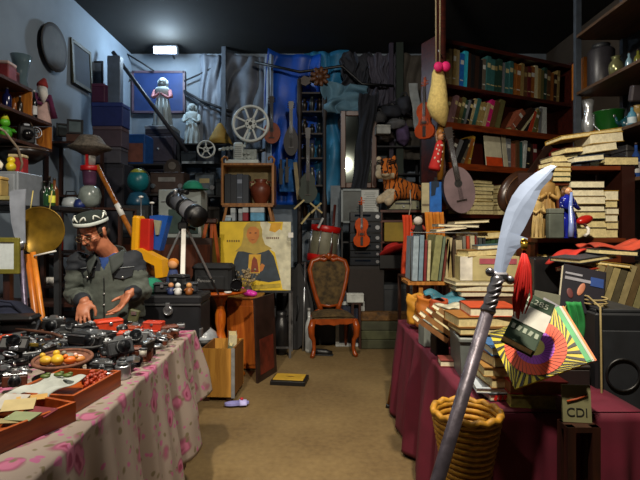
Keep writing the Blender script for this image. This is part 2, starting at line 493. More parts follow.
def jar(label, loc, h, r, hexc, cat='vase', handles=False, name='vase', rough=.35, group=None, metal=0.):
    b = thing(name, label, cat, loc, 0, group)
    mm = mat(hexc, rough, metal, .2)
    MB().lathe([(0, 0), (r*.55, 0), (r*.6, h*.04), (r*.9, h*.35), (r, h*.55), (r*.9, h*.72), (r*.55, h*.85), (r*.5, h*.9), (r*.66, h), (r*.58, h), (r*.42, h*.9), (r*.4, h*.8), (0, h*.78)], 24).build('body', mm, b)
    if handles:
        for s in (-1, 1):
            MB().tube([(s*r*.6, 0, h*.9), (s*r*1.05, 0, h*.88), (s*r*1.12, 0, h*.72), (s*r*.92, 0, h*.62)], r*.1, 8).build('handle', mm, b)
    return b
# ---------------------------------------------------------------- left wall shelf
SHX = -2.3
ls = thing('wall_shelf', 'orange wooden open shelf fixed high on the pale blue wall', 'shelf', (-2.515, 3.3, 2.12))
om = wood('#8a4a12', '#c27a2a', .5); ob = wood('#2a1710', '#4a2a1c', .5)
def lsb(y0, y1, z, t=.024): MB().box((0, (y0+y1)/2-3.3, z-2.12), (.43, y1-y0, t)).build('shelf_board', ob, ls)
lsb(2.4, 3.84, 2.565); lsb(2.4, 4.12, 2.35); lsb(2.4, 4.12, 2.13)
MB().box((0, 4.11-3.3, .115), (.43, .02, .19)).build('side_panel', om, ls)
MB().box((0, 3.83-3.3, .335), (.43, .02, .19)).build('side_panel', om, ls)
MB().box((-.21, -.04, .225), (.01, 1.7, .43)).build('back_panel', om, ls)
def LS(px, x, z):
    d = F*(-x)/(320-px); return (x, d, z)
Z1, Z2, Z3 = 2.578, 2.363, 2.143
bottle('dark blue round bottle on the middle board of orange wall shelf', LS(7, -2.36, Z2), .16, .032, '#10143a')
bottle('brown glass bottle beside the blue one on orange wall shelf', LS(20, -2.38, Z2), .15, .022, '#241a12', cap='#888')
bottle('small amber bottle between two dark ones on orange wall shelf', LS(14, -2.4, Z2), .13, .02, '#7a4010')
bottle('tan bottle at the far end inside the orange wall shelf', LS(25.5, -2.42, Z2), .13, .02, '#8a6a40')
bottle('black bottle with white label standing beside the red-hatted doll', LS(34, -2.36, Z2), .24, .024, '#0c0c10', lab='#d0d0d0', cap='#c8c8c8')
bx = closed_box('box', 'red and white carton on the top board of the wall shelf', 'box', LS(3, -2.4, Z1), .1, (.14, .12, .14), mat('#7a2024', .6), mat('#c8b0a8', .6))
bx = closed_box('box', 'maroon striped box beside clear vase on the wall shelf', 'box', LS(10, -2.42, Z1), 0, (.1, .09, .11), mat('#4a1a22', .6), mat('#8a5a58', .6))
v = thing('vase', 'clear grey glass vase with bright highlights on the wall shelf', 'vase', LS(21, -2.4, Z1))
MB().lathe([(0, 0), (.05, 0), (.055, .02), (.042, .08), (.06, .2), (.078, .27), (.07, .27), (.05, .2), (.034, .08), (0, .03)], 20).build('glass', mat('#5c7078', .05, .1, .05), v)
MB().lathe([(.056, .0), (.06, .008), (.056, .02)], 20).build('foot', mat('#9fb4ba', .1), v)
# doll with red hat
dl = thing('doll', 'white-bearded doll in red hat and purple sash on wall shelf', 'doll', LS(42, -2.4, Z2), rad(40))
MB().lathe([(0, 0), (.075, 0), (.07, .06), (.05, .2), (.055, .24), (.03, .27), (0, .27)], 16, 0, Matrix.Diagonal((1, .8, 1, 1))).build('robe', mat('#c8a8a0', .9), dl)
MB().ell((0, -.005, .305), (.038, .038, .042)).build('head', mat('#d0a090', .7), dl)
MB().tube([(0, -.03, .3), (0, -.058, .24), (0, -.06, .17)], [.036, .036, .008], 10).build('beard', mat('#d8d4cc', .95), dl)
MB().lathe([(.043, 0), (.045, .02), (.03, .05), (.012, .08), (0, .085)], 14).build('hat', mat('#8a2420', .8), dl, loc=(0, 0, .32), rot=(0, .25, 0))
m = MB(); m.tube([(.05, -.02, .25), (.065, -.05, .16), (.09, -.02, .06)], [.022, .02, .03], 8); m.tube([(-.05, -.02, .25), (-.055, -.05, .17), (-.01, -.065, .16)], [.022, .018, .014], 8); m.build('sleeves', mat('#5a1840', .85), dl)
MB().tube([(-.055, -.03, .21), (0, -.058, .2), (.055, -.03, .21)], .014, 8).build('sash', mat('#48184a', .8), dl)
# bottom board
g = thing('figurine', 'small bright green figurine on lowest board of wall shelf', 'figurine', LS(5, -2.37, Z3), rad(60))
MB().lathe([(0, 0), (.04, 0), (.05, .04), (.035, .08), (0, .09)], 14).build('body', mat('#3a8a1e', .4), g)
MB().ell((0, 0, .115), .034).build('head', mat('#58b028', .4), g)
m = MB()
for s in (-1, 1): m.tube([(s*.04, 0, .07), (s*.06, -.025, .05), (s*.035, -.045, .06)], .012, 7)
m.build('arms', mat('#3a8a1e', .4), g)
MB().lathe([(0, 0), (.03, .004), (.012, .05), (0, .055)], 12).build('hat', mat('#b8c020', .5), g, loc=(0, 0, .135))
cm = thing('camera', 'old black folding camera on lowest board of wall shelf', 'camera', LS(26, -2.36, Z3), rad(50))
MB().box((0, 0, .07), (.12, .06, .14), bev=.012).build('body', BLACK, cm)
MB().lathe([(.045, 0), (.04, .02), (.034, .04), (0, .042)], 16).build('lens', BLACKG, cm, loc=(0, -.03, .07), rot=(PI/2, 0, 0))
MB().box((0, 0, .15), (.05, .04, .025), bev=.006).build('viewfinder', STEEL, cm)
MB().tube([(-.05, 0, .14), (-.03, 0, .18), (.03, 0, .18), (.05, 0, .14)], .004, 6).build('carry_strap', mat('#5a4a38'), cm)
fn = thing('fan', 'small grey desk fan beside folding camera on wall shelf', 'fan', LS(35, -2.37, Z3), rad(45))
MB().lathe([(0, 0), (.035, 0), (.035, .01), (.01, .025), (.008, .08), (0, .08)], 14).build('base', mat('#8a9094', .4), fn)
m = MB(); m.tube([(math.cos(a)*.045, -.02, .115+math.sin(a)*.045) for a in [i*PI/10 for i in range(20)]], .004, 6, closed=True)
m.tube([(math.cos(a)*.028, -.022, .115+math.sin(a)*.028) for a in [i*PI/10 for i in range(20)]], .002, 6, closed=True)
m.build('guard', STEEL, fn)
m = MB()
for i in range(4):
    a = i*PI/2+.4; m.ell((math.cos(a)*.022, -.012, .115+math.sin(a)*.022), (.018, .003, .01), (0, -a, .2), 0, 10, 6)
m.ell((0, -.01, .115), (.01, .02, .01)); m.build('blades', mat('#5c6468', .4), fn)
jar('pale grey glass jug at the orange end of wall shelf', LS(41.5, -2.4, Z3), .12, .035, '#7c8680', 'jug', True, 'jug')
bowl = thing('bowl', 'big dark brown bowl hanging under the orange wall shelf', 'bowl', LS(20, -2.42, 1.98))
MB().lathe([(0, 0), (.1, .01), (.18, .06), (.21, .11), (.2, .11), (.17, .07), (.09, .03), (0, .02)], 26).build('bowl_body', mat('#1e1512', .35), bowl)
MB().tube([(math.cos(i*PI/12)*.205, math.sin(i*PI/12)*.205, .112) for i in range(24)], .008, 6, closed=True).build('rim', mat('#4a3828', .4), bowl)
cr = tag(MB().tube([(-2.2, 3.24, 2.16), (-2.17, 3.3, 2.13), (-2.14, 3.4, 2.03), (-2.14, 3.45, 1.93), (-2.17, 3.47, 1.86)], .008, 8).build('cord', mat('#7a6c5c')), 'pale cord looping down over the front of wall shelf', 'cord')

# ---------------------------------------------------------------- lower rack at the left, grey appliance on it
rk = thing('side_table', 'black topped rack holding grey cabinet and dark bottles', 'rack', (-2.22, 3.55, 0))
MB().box((0, 0, 1.6), (.86, .5, .035), bev=.004).build('top_board', BLACK, rk)
MB().box((0, .1, .9), (.84, .3, .025)).build('shelf_board', DKWOOD, rk)
for sx in (-1, 1):
    for sy in (-1, 1): MB().box((sx*.4, sy*.22, .79), (.035, .035, 1.585)).build('leg', DGREY, rk)
gb = thing('cabinet', 'grey metal box cabinet on the black topped rack', 'cabinet', (-2.3, 3.47, 1.6175), 0)
MB().box((0, 0, .12), (.42, .3, .24), bev=.008).build('body', mat('#767c84', .5, .2, .15), gb)
MB().box((0, -.155, .12), (.38, .008, .2), bev=.003).build('door', mat('#848a92', .45, .2), gb)
MB().cyl((.1, -.16, .17), (.1, -.175, .17), .022, None, 16).build('knob', STEEL, gb)
pk = closed_box('carton', 'tan cardboard parcel lying in front of grey box cabinet', 'box', (-2.26, 3.2, 1.675), .1, (.3, .1, .13), mat('#8a7440', .8), mat('#a88848', .8))
plate_sh = thing('ledge', 'narrow wooden ledge carrying parcel below the grey cabinet', 'ledge', (-2.26, 3.2, 1.66))
MB().box((0, 0, 0), (.5, .16, .024)).build('ledge_board', mat('#8a8050', .7), plate_sh)
MB().box((-.2, .11, -.2), (.03, .03, .42)).build('bracket', DGREY, plate_sh); MB().box((.2, .11, -.2), (.03, .03, .42)).build('bracket', DGREY, plate_sh)
# toys on grey cabinet
r0 = closed_box('box', 'dark red carton with cream top on the grey cabinet', 'box', (-2.2, 3.5, 1.858), .1, (.1, .09, .14), mat('#8a1418', .6), mat('#b0a078', .6))
dk = thing('duck', 'yellow toy duck on top of the grey cabinet', 'toy', (-2.17, 3.37, 1.858), rad(-60))
MB().ell((0, 0, .035), (.045, .032, .035)).build('body', mat('#c8b020', .4), dk)
m = MB(); m.ell((-.03, 0, .085), .026); m.build('head', mat('#d0b41c', .4), dk)
MB().ell((-.06, 0, .082), (.016, .012, .006)).build('beak', mat('#d07018', .4), dk)
db = thing('doll', 'grey-haired rag doll in blue coat on the grey cabinet', 'doll', (-2.3, 3.36, 1.858), rad(20))
MB().lathe([(0, 0), (.06, 0), (.055, .03), (.04, .08), (.02, .1), (0, .1)], 14).build('coat', mat('#1c3068', .8), db)
MB().ell((0, -.01, .125), .034).build('head', mat('#8a8074', .8), db)
MB().ell((0, .008, .135), (.04, .036, .036)).build('hair', mat('#55585c', .9, 0, .3, 40), db)
m = MB()
for s in (-1, 1): m.tube([(s*.04, 0, .08), (s*.065, -.02, .05), (s*.06, -.04, .02)], .013, 7)
m.build('arms', mat('#c0b8a8', .8), db)
# bottles at the end of the rack
for i, (px, py, h, r, c, lb, ds) in enumerate([(44, 3.6, .2, .03, '#0c120c', None, 'near-black green bottle nearest the grey cabinet on black rack'),
        (47, 3.42, .14, .026, '#1a3a22', None, 'short dark green bottle in front of taller black rack bottles'),
        (49.5, 3.62, .24, .026, '#10100e', '#b8902c', 'tall black bottle with ochre label on the black rack'),
        (52, 3.42, .17, .022, '#24401c', '#c8c840', 'green bottle with yellow label at end of black rack'),
        (54.5, 3.6, .22, .03, '#5a3418', None, 'brown bottle at the far corner of the black rack')]):
    bottle(ds, ((px-320)/F*py, py, 1.6175), h, r, c, lab=lb, group=None)
# gong on a rack
gg = thing('gong', 'big round brass gong hanging below the black rack', 'gong', W(40, 250, 3.22), rad(8))
R_ = .16
MB().lathe([(0, -.02), (.03, -.018), (.05, -.006), (R_*.9, -.002), (R_, .004), (R_, .014), (R_*.98, .014), (R_*.96, .006), (.05, .004), (0, -.008)], 36).build('disc', mat('#86681f', .38, .6, .5, 9), gg, loc=(0, 0, .13), rot=(PI/2, 0, 0))
MB().tube([(-.06, 0, .27), (-.06, .04, .4)], .004, 6).build('hanging_cord', mat('#b0a060'), gg)
MB().tube([(.06, 0, .27), (.06, .04, .4)], .004, 6).build('hanging_cord', mat('#b0a060'), gg)
rb = tag(MB().cyl(W(34, 256, 3.1), W(56, 251, 3.1), .006, None, 8).build('rod', WHITE), 'thin white rod crossing in front of the brass gong', 'rod')
# second pole arm at left
pa = thing('polearm', 'grey curved pole arm blade standing beside the brass gong', 'weapon', (0, 0, 0))
b0, b1, bt = W(26, 318, 2.98), W(20, 244, 2.98), W(14, 190, 2.98)
foot = b0+(b0-b1)*((b0.z-.0)/(b1.z-b0.z))
MB().tube([foot, b1], .016, 12).build('pole', mat('#5c5468', .4, .5, .4, 30), pa)
MB().cyl(b1-Vector((0, 0, .03)), b1+Vector((0, 0, .02)), .026, .03, 12).build('collar', STEEL, pa)
ol = [(19, 243), (14.5, 236), (11.5, 222), (10, 205), (10, 192), (14, 190), (26, 189), (25, 205), (25, 225), (25.5, 243)]
pts = [(W(x, y, 2.98).x, W(x, y, 2.98).z) for x, y in ol]
MB().prism(pts, 2.976, 2.984).build('blade', mat('#8c929e', .45, .2, .25, 10), pa)
# sticks
for i, (a, b_, c, ds) in enumerate([((28, 254), (36, 320), '#b0621c', 'thick orange wooden stick leaning behind camera table'), ((33, 252), (43, 320), '#c47424', 'thinner orange wooden stick beside the thick one')]):
    p0 = W(*a, 3.12); p1 = W(*b_, 3.12); ft = p1+(p1-p0)*(p1.z/(p0.z-p1.z))
    tag(MB().cyl(p0, ft, .02-.004*i, .02-.004*i, 12).build('stick', mat(c, .35, 0, .3, 8)), ds, 'stick')
# notice in an olive frame
frame_pic('notice', 'white paper notice in olive frame behind the camera table', 'sign', W(3, 274, 2.9), 0, .2, .22, mat('#6a6420', .5), mat('#c4ced0', .7, 0, .08, 40), .03)
post = tag(MB().box((W(3, 274, 2.9).x, 2.95, (W(3, 274, 2.9).z)/2), (.04, .04, W(3, 274, 2.9).z)).build('post', DKWOOD), 'dark wooden post under the white paper notice', 'post')
# mugs / white boxes, small shelf left of man
hr = shelf_rack('small_shelf', 'dark low shelf with white cups behind the man', 'shelf', (-2.0, 4.0, 0), 0, .5, .28, [.5, .85, 1.0, 1.28], DKWOOD)
for i, (px, py, ds) in enumerate([(46, 292, 'white cup on lower board left of the man'), (50.5, 292, 'second white cup on the lower board left of the man')]):
    q = thing('cup', ds, 'cup', ((px-320)/F*3.93, 3.95, 1.0)); MB().lathe([(0, 0), (.028, 0), (.034, .06), (.031, .06), (.026, .008), (0, .008)], 18).build('cup_body', WHITE, q)
    MB().tube([(.03, 0, .05), (.05, 0, .045), (.05, 0, .02), (.028, 0, .015)], .004, 6).build('handle', WHITE, q)
bottle('dark red flask standing on the small shelf behind the man', ((58-320)/F*3.95, 3.97, 1.28), .2, .03, '#7a1414')
closed_box('box', 'pale green box on the small shelf behind the man', 'box', ((50-320)/F*3.95, 3.98, 1.28), 0, (.12, .1, .1), mat('#7c8a60', .7))

# ---------------------------------------------------------------- lamp with patterned shade
lp = thing('table_lamp', 'lamp with white globe base, purple neck and wide patterned shade', 'lamp', W(90, 208, 4.35))
k = S(1, 4.35)
MB().lathe([(0, 0), (5*k, 0), (10*k, 5*k), (11*k, 12*k), (9*k, 19*k), (6*k, 22*k), (0, 22*k)], 22).build('base', mat('#7c8682', .25, 0, .3, 12), lp)
MB().lathe([(6*k, 22*k), (6.5*k, 26*k), (7*k, 35*k), (8*k, 38*k), (0, 38*k)], 20).build('neck', mat('#50304a', .3), lp)
MB().lathe([(8.5*k, 37*k), (9*k, 38*k), (9*k, 41*k), (8.5*k, 42*k), (0, 42*k)], 20).build('collar', mat('#b0141c', .4), lp)
MB().cyl((0, 0, 42*k), (0, 0, 56*k), 5*k, 6*k, 14).build('stem', mat('#9c9a96', .4, 0, .4, 20), lp)
MB().box((0, -6.2*k, 49*k), (2.5*k, 1.2*k, 15*k)).build('strap', mat('#b0141c', .4), lp)
MB().lathe([(6*k, 52*k), (12*k, 56*k), (20*k, 59*k), (20.5*k, 60.5*k), (15*k, 64*k), (11*k, 70*k), (9*k, 72*k), (0, 72.5*k)], 28).build('lamp_shade', mat('#5e574e', .8, 0, .5, 45), lp)
st = shelf_rack('stand', 'dark stand carrying the patterned lamp behind the man', 'stand', (lp.location.x+.05, 4.42, 0), 0, .56, .36, [.4, 1.05, lp.location.z], DKWOOD)
kt = thing('kettle', 'white enamel kettle on the stand beside the patterned lamp', 'kettle', W(72, 208, 4.36))
MB().lathe([(0, 0), (.08, 0), (.085, .04), (.07, .085), (.03, .1), (0, .1)], 20).build('body', mat('#a8b0b4', .3), kt)
MB().tube([(.07, -.01, .04), (.11, -.02, .07), (.125, -.02, .095)], [.016, .012, .009], 8).build('spout', mat('#a8b0b4', .3), kt)
MB().tube([(-.06, 0, .09), (-.05, 0, .15), (.03, 0, .15), (.05, 0, .09)], .006, 6).build('handle', BLACK, kt)
tag(MB().lathe([(0, 0), (.05, 0), (.055, .03), (.04, .07), (.02, .08), (0, .08)], 16).build('tin', mat('#1c2c68', .4), loc=W(80, 208, 4.3)), 'small blue tin beside the white globe lamp base', 'tin')
# books and picture in front of left wall
frame_pic('framed_picture', 'small dark framed picture above the patterned lamp shade', 'picture', W(75, 134, 4.85), (-.1, 0, .35), .15, .15, DGREY, mat('#58686c', .4), .02)
frame_pic('framed_picture', 'low dark frame partly hidden behind small framed picture', 'picture', W(65, 137, 4.95), (-.1, 0, .5), .16, .14, BLACK, mat('#3a4a50', .4), .02)
bk = shelf_rack('bookcase', 'dark shelf against the pale blue wall under small frames', 'shelf', (-2.5, 4.9, 0), 0, .46, .3, [.6, 1.2, 1.8, 2.33], DKWOOD)
tag(MB().box((-2.42, 4.8, 2.367), (.2, .06, .07), (0, 0, .2)).build('toolbox', mat('#4a2c20', .5)), 'rusty brown tin under the small dark frames', 'tin')

# pictures on the left wall
frame_pic('picture', 'dark framed painting tilted forward on the pale blue wall', 'picture', (XL+.035, 5.5, 3.07), (rad(-3), 0, rad(90)), .46, .5, mat('#3a3826', .6), mat('#2a3340', .8, 0, .4, 4), .045)
pl = thing('plate', 'round dark wall plate near the ceiling on pale blue wall', 'plate', (XL+.03, 4.87, 3.3), (PI/2, 0, PI/2))
MB().lathe([(0, 0), (.12, .005), (.23, .028), (.235, .03), (.225, .034), (.12, .014), (0, .01)], 32).build('dish', mat('#2c2a2c', .8, 0, .3, 6), pl)
MB().lathe([(.228, .03), (.24, .034), (.24, .026)], 32).build('rim', mat('#3c3630', .7), pl)

# ---------------------------------------------------------------- stack of boxes and cases in the corner
cx = W(106, 0, 5.4).x
CUPH = CH-(163-HY)/F*5.35-.001
wr = thing('cupboard', 'dark cupboard under the stack of cases in corner', 'cupboard', (cx, 5.55, 0))
MB().box((0, -.02, CUPH/2), (.42, .3, CUPH), bev=.005).build('body', mat('#26262e', .6), wr)
for s in (-1, 1):
    dd = MB().box((s*.102, -.178, CUPH/2), (.2, .016, CUPH-.1), bev=.004).build('door', mat('#2c2c36', .6), wr)
    MB().ell((s*.03, -.19, 1.0), .014).build('knob', STEEL, dd)
def zc(py): return CH-(py-HY)/F*5.35
for nm, y0, y1, x0, x1, c, c2, ds, ct in [
    ('chest', 163, 147, 92, 120, '#4c4a52', '#5a5860', 'dull grey chest lowest in the corner stack of cases', 'case'),
    ('suitcase', 146.6, 126, 92, 121, '#50424c', '#625058', 'mauve brown suitcase below the blue case in the corner', 'suitcase'),
    ('case', 125.8, 102, 91, 122, '#24306c', '#2a3a7c', 'dark blue case in the middle of the corner stack', 'case'),
    ('box', 101.8, 83, 91, 104, '#4c2040', '#5a2a4a', 'maroon box on the blue case beside the tall panel', 'box')]:
    z0, z1 = zc(y0), zc(y1); xa, xb = S(x0-320, 5.35), S(x1-320, 5.35)
    closed_box(nm, ds, ct, ((xa+xb)/2, 5.47, z0), 0, (xb-xa, .22, z1-z0), mat(c, .6, 0, .15), mat(c2, .6, 0, .15))
tag(MB().box((S(111.5-320, 5.4), 5.5, (zc(101.8)+zc(52))/2), (S(13, 5.4), .1, zc(52)-zc(101.8)), bev=.006).build('panel', mat('#5c6c80', .5, 0, .15)), 'tall grey-blue panel upright on the blue case', 'panel')
frame_pic('board', 'thin dark framed board standing in the corner behind cases', 'board', (S(97-320, 5.9), 5.85, zc(101)), 0, .2, .62, DGREY, mat('#6c7886', .5), .02)
# corner painting
cpn = thing('painting', 'unframed dark blue painting hanging behind the white statue', 'painting', (S(158.5-320, 6.95), 6.965, CH+118/F*6.95))
wv, hv = S(51, 6.95), S(40, 6.95)
MB().box((0, 0, hv/2), (wv, .03, hv)).build('canvas', mat('#1e3a72', .6, 0, .5, 2.2), cpn)
m = MB()
for s in (-1, 1): m.box((s*wv/2, -.004, hv/2), (.03, .05, hv+.03))
m.box((0, -.004, 0), (wv, .05, .03)); m.box((0, -.004, hv), (wv, .05, .03)); m.build('frame', mat('#5c4a58', .5), cpn)
# white statues
PL = mat('#a6b2b4', .8, 0, .18, 12); 
sb = thing('chest', 'dark chest of drawers carrying the large white statue', 'chest of drawers', (S(160-320, 6.3), 6.45, 0))
zt = CH+97/F*6.3-.02
MB().box((0, 0, zt/2), (.44, .4, zt), bev=.006).build('body', mat('#3a3a4a', .6), sb)
for i in range(4):
    dr = MB().box((0, -.205, zt-.2-.4*i), (.38, .02, .32), bev=.005).build('drawer', mat('#464250', .6), sb)
    MB().ell((0, -.222, zt-.2-.4*i), .018).build('knob', STEEL, dr)
bp_ = closed_box('plinth', 'pale trimmed dark plinth under the large white statue', 'plinth', (S(160-320, 6.3), 6.42, zt), 0, (.36, .34, .11), mat('#34343e', .6), mat('#8a9298', .6), lidf=.55)
s1 = statue('statue', 'large white statue with red sleeves before the blue painting', (S(160-320, 6.3), 6.4, zt+.114), 0, S(51, 6.3), PL, wide=1.3, m2=mat('#a87078', .8, 0, .5, 14))
s2 = statue('statue', 'smaller white plaster statue standing against the grey wall', (S(191-320, 6.75), 6.8, CH+82/F*6.75), 0, S(46, 6.75), PL, wide=1.3)
pd = shelf_rack('pedestal', 'dark pedestal rack under the smaller white statue', 'rack', (S(191-320, 6.75), 6.8, 0), 0, .44, .34, [.6, 1.2, 1.8, CH+82/F*6.75], mat('#2c3038', .6))
# blue tub with orange label
bb = thing('crate', 'blue crate with orange panel standing below the blue painting', 'crate', (S(134.5-320, 5.9), 5.98, CH+65/F*5.9))
wv, hv = S(25, 5.9), S(30, 5.9)
MB().box((0, 0, hv/2), (wv, .3, hv), bev=.01).build('body', mat('#124a8a', .5), bb)
MB().box((.02, -.155, hv*.38), (wv*.72, .01, hv*.62)).build('panel', mat('#7a4a3c', .6), bb)
shelf_rack('shelf_unit', 'dark metal shelf unit holding blue crate and globe', 'shelf', (S(140-320, 5.9), 5.98, 0), 0, .72, .42, [.7, 1.35, 1.7, CH+65/F*5.9], mat('#24262c', .6))
# lamp tubes: floodlight that glows at the top of the back wall
fl = thing('floodlight', 'glowing white floodlight hanging high above the dark blue painting', 'lamp', W(166, 50, 6.6))
MB().box((0, 0, 0), (.34, .09, .12), bev=.02).build('housing', STEEL, fl)
MB().box((0, -.05, -.02), (.3, .012, .09), rot=(.3, 0, 0)).build('lamp_glass', mat('#d8ecff', .3, 0, 0, emit=14.), fl)
MB().tube([(0, .05, .05), (0, .2, .05), (0, .38, .02)], .014, 8).build('bracket', DGREY, fl)
# cables and poles
def cable(label, pts, r=.006, c='#1c1e22', cat='cable'):
    return tag(MB().tube(pts, r, 7).build('cable', mat(c)), label, cat)
tag(MB().cyl(W(113, 52, 6.0), W(187, 152, 6.0), .025, None, 10).build('pole', mat('#2a2c34')), 'long dark pole leaning diagonally across the blue painting', 'pole')
cable('black cable slanting from ceiling to top of the blue painting', [W(127, 54, 6.85), W(142, 63, 6.85), W(154, 71, 6.88)], .012)
cable('black cable rising from the blue painting to the right', [W(184, 81, 6.9), W(200, 74, 6.9), W(222, 63, 6.9)], .012)
cable('thick cable sagging behind the small white statue', [W(184, 91, 6.9), W(200, 100, 6.85), W(215, 106, 6.8), W(232, 112, 6.8)], .02)
cable('second thinner cable below the thick sagging one', [W(184, 93, 6.9), W(205, 106, 6.8), W(232, 117, 6.78)], .01)
cable('short cable hooked on the wall beside the blue painting', [W(118, 86, 6.9), W(126, 84, 6.9), W(132, 78, 6.9)], .012)
# ---------------------------------------------------------------- long camera table with rose cloth
TZ = .82
def tex(y): return -.752-.038*(y-1.6)/1.36        # right edge of the table top
def cloth_mat():
    m = bpy.data.materials.new('rose_cloth'); m.use_nodes = True
    nt = m.node_tree; b = nt.nodes['Principled BSDF']; L = nt.links.new; b.inputs['Roughness'].default_value = .9
    tc = nt.nodes.new('ShaderNodeTexCoord')
    nz = nt.nodes.new('ShaderNodeTexNoise'); nz.inputs['Scale'].default_value = 9
    mx0 = nt.nodes.new('ShaderNodeMix'); mx0.data_type = 'VECTOR'; mx0.inputs[0].default_value = .08
    L(tc.outputs['Object'], nz.inputs['Vector']); L(tc.outputs['Object'], mx0.inputs[4]); L(nz.outputs['Color'], mx0.inputs[5])
    base = None
    prev = lin('#8e8076')
    cols = [(9., .3, '#7a3450', .12), (9., .24, '#a8607c', .1), (9., .12, '#7a2848', .08), (19., .17, '#6a5f48', .1), (21.7, .2, '#a0587c', .08)]
    last = None
    for i, (sc_, thr, c, w_) in enumerate(cols):
        v = nt.nodes.new('ShaderNodeTexVoronoi'); v.inputs['Scale'].default_value = sc_
        if i == 2: v.inputs['Randomness'].default_value = .9
        L(mx0.outputs[1], v.inputs['Vector'])
        mr = nt.nodes.new('ShaderNodeMapRange'); mr.inputs[1].default_value = thr+w_; mr.inputs[2].default_value = thr
        L(v.outputs['Distance'], mr.inputs[0])
        mx = nt.nodes.new('ShaderNodeMix'); mx.data_type = 'RGBA'
        L(mr.outputs[0], mx.inputs[0])
        if last is None: mx.inputs[6].default_value = prev
        else: L(last, mx.inputs[6])
        mx.inputs[7].default_value = lin(c); last = mx.outputs[2]
    L(last, b.inputs['Base Color'])
    return m
CLOTH = cloth_mat()
tbl = thing('table', 'long wooden table under the rose patterned cloth', 'table', (-1.7, 2.05, 0))
MB().box((0, 0, TZ-.022), (1.84, 1.84, .03)).build('tabletop', DKWOOD, tbl)
for sx in (-1, 1):
    for sy in (-1, 1): MB().box((sx*.85, sy*.86, (TZ-.037)/2), (.06, .06, TZ-.037)).build('leg', DKWOOD, tbl)
def cl(u, v):
    y = 1.08+u*1.91
    e = tex(y)
    y2 = y
    if v < .3:
        x = -2.64+(e+2.64)*v/.3; z = TZ+.002
        z += .0
        return (x, y, z)
    t = (v-.3)/.7
    L_ = .74-.34*max(0, (u-.45)/.55)**1.3
    f = math.sin(y*15.+.6*math.sin(y*5.1))+.6*math.sin(y*27+1.3)+.35*math.sin(y*43+t)
    x = e+.012+.06*t+.042*f*min(1, t*1.5)
    z = TZ+.002-L_*t+.012*math.sin(y*9)*t
    if t < .06: z = TZ+.004-L_*t*.6
    y2 = y+.05*t*u+.012*math.sin(y*22)*t
    return (x, y2, z)
tc_ = tag(MB().sheet(cl, 200, 40).build('tablecloth', CLOTH, solid=.004), 'dusty pink rose patterned tablecloth hanging off the camera table', 'tablecloth')
# ---------------------------------------------------------------- makers for the things on the table
CB = [('rust brown', '#5a2814'), ('black', '#0d0d0f'), ('charcoal', '#1c1d20'), ('dark brown', '#2a1910'), ('near-black blue', '#0e1220')]
CT = [('silver', '#a8acb0', .3, .8), ('silver', '#a8acb0', .3, .8), ('black', '#131316', .35, .2), ('grey', '#5c6066', .35, .5)]
def cam_35(label, loc, rot, w, body, top, group='old cameras on the camera table', lens=.034, hump=True):
    b = thing('film_camera', label, 'camera', loc, rot, group); h, d = w*.62, w*.28
    bm, tm = mat(body, .55, 0, .3, 40), mat(top[1], top[2], top[3], .15)
    MB().box((0, 0, h*.42), (w, d, h*.84), bev=w*.06).build('body', bm, b)
    m = MB(); m.box((0, 0, h*.9), (w*.98, d*.92, h*.16), bev=w*.03)
    if hump: m.prism([(-w*.18, h*.97), (w*.18, h*.97), (w*.11, h*1.18), (-w*.11, h*1.18)], -d*.46, d*.4)
    m.build('top_plate', tm, b)
    m = MB(); m.tube([(0, -d*.5, h*.45), (0, -d*.7, h*.45), (0, -d*.72, h*.45), (0, -d*1.25, h*.45), (0, -d*1.25, h*.45), (0, -d*1.1, h*.45)], [w*.27, w*.27, w*.24, w*.24, w*.2, w*.17], 18)
    l_ = m.build('lens', BLACKG if top[0] != 'silver' else mat('#2c2e32', .3, .5), b)
    MB().ell((0, -d*1.08, h*.45), (w*.16, w*.04, w*.16), None, 0, 14, 8).build('glass', GLASSY, l_)
    MB().tube([(0, -d*.75, h*.45), (0, -d*.95, h*.45)], w*.255, 18).build('focus_ring', tm, l_)
    for x, r, hh in ((-w*.35, w*.085, .1), (w*.3, w*.07, .08), (w*.42, w*.04, .12)):
        MB().cyl((x, 0, h*.97), (x, 0, h*(.97+hh)), r, None, 12).build('dial', STEEL, b)
    return b
def folding(label, loc, rot, w, body, group='old cameras on the camera table'):
    b = thing('folding_camera', label, 'camera', loc, rot, group); bm = mat(body, .6, 0, .3, 40)
    MB().box((0, 0, w*.3), (w, w*.2, w*.6), bev=w*.05).build('body', bm, b)
    MB().box((0, -w*.32, w*.06), (w*.5, w*.46, w*.025)).build('bed', STEEL, b)
    m = MB()
    for i in range(5):
        s = .42-.05*i; m.box((0, -w*(.13+.06*i), w*.3), (w*s, w*.06, w*s), bev=w*.02)
    m.build('bellows', BLACK, b)
    m = MB(); m.cyl((0, -w*.42, w*.3), (0, -w*.5, w*.3), w*.14, w*.12, 16); m.build('lens', STEEL, b)
    MB().box((w*.2, 0, w*.66), (w*.2, w*.1, w*.12), bev=w*.02).build('viewfinder', STEEL, b)
    return b
def lensobj(label, loc, rot, r, h, c='#0d0d0f', group='loose lenses on the camera table'):
    b = thing('camera_lens', label, 'lens', loc, rot, group)
    m = MB(); m.lathe([(0, 0), (r*.8, 0), (r*.82, h*.12), (r, h*.14), (r, h*.5), (r*.94, h*.52), (r*.94, h*.7), (r*1.06, h*.72), (r*1.06, h), (r*.9, h), (r*.8, h*.86), (0, h*.86)], 20); m.build('barrel', mat(c, .35, .2), b)
    MB().lathe([(r*1.0, h*.2), (r*1.04, h*.22), (r*1.04, h*.44), (r*1.0, h*.46)], 20).build('focus_ring', STEEL, b)
    MB().ell((0, 0, h*.87), (r*.78, r*.78, h*.06), None, 0, 16, 8).build('glass', GLASSY, b)
    return b
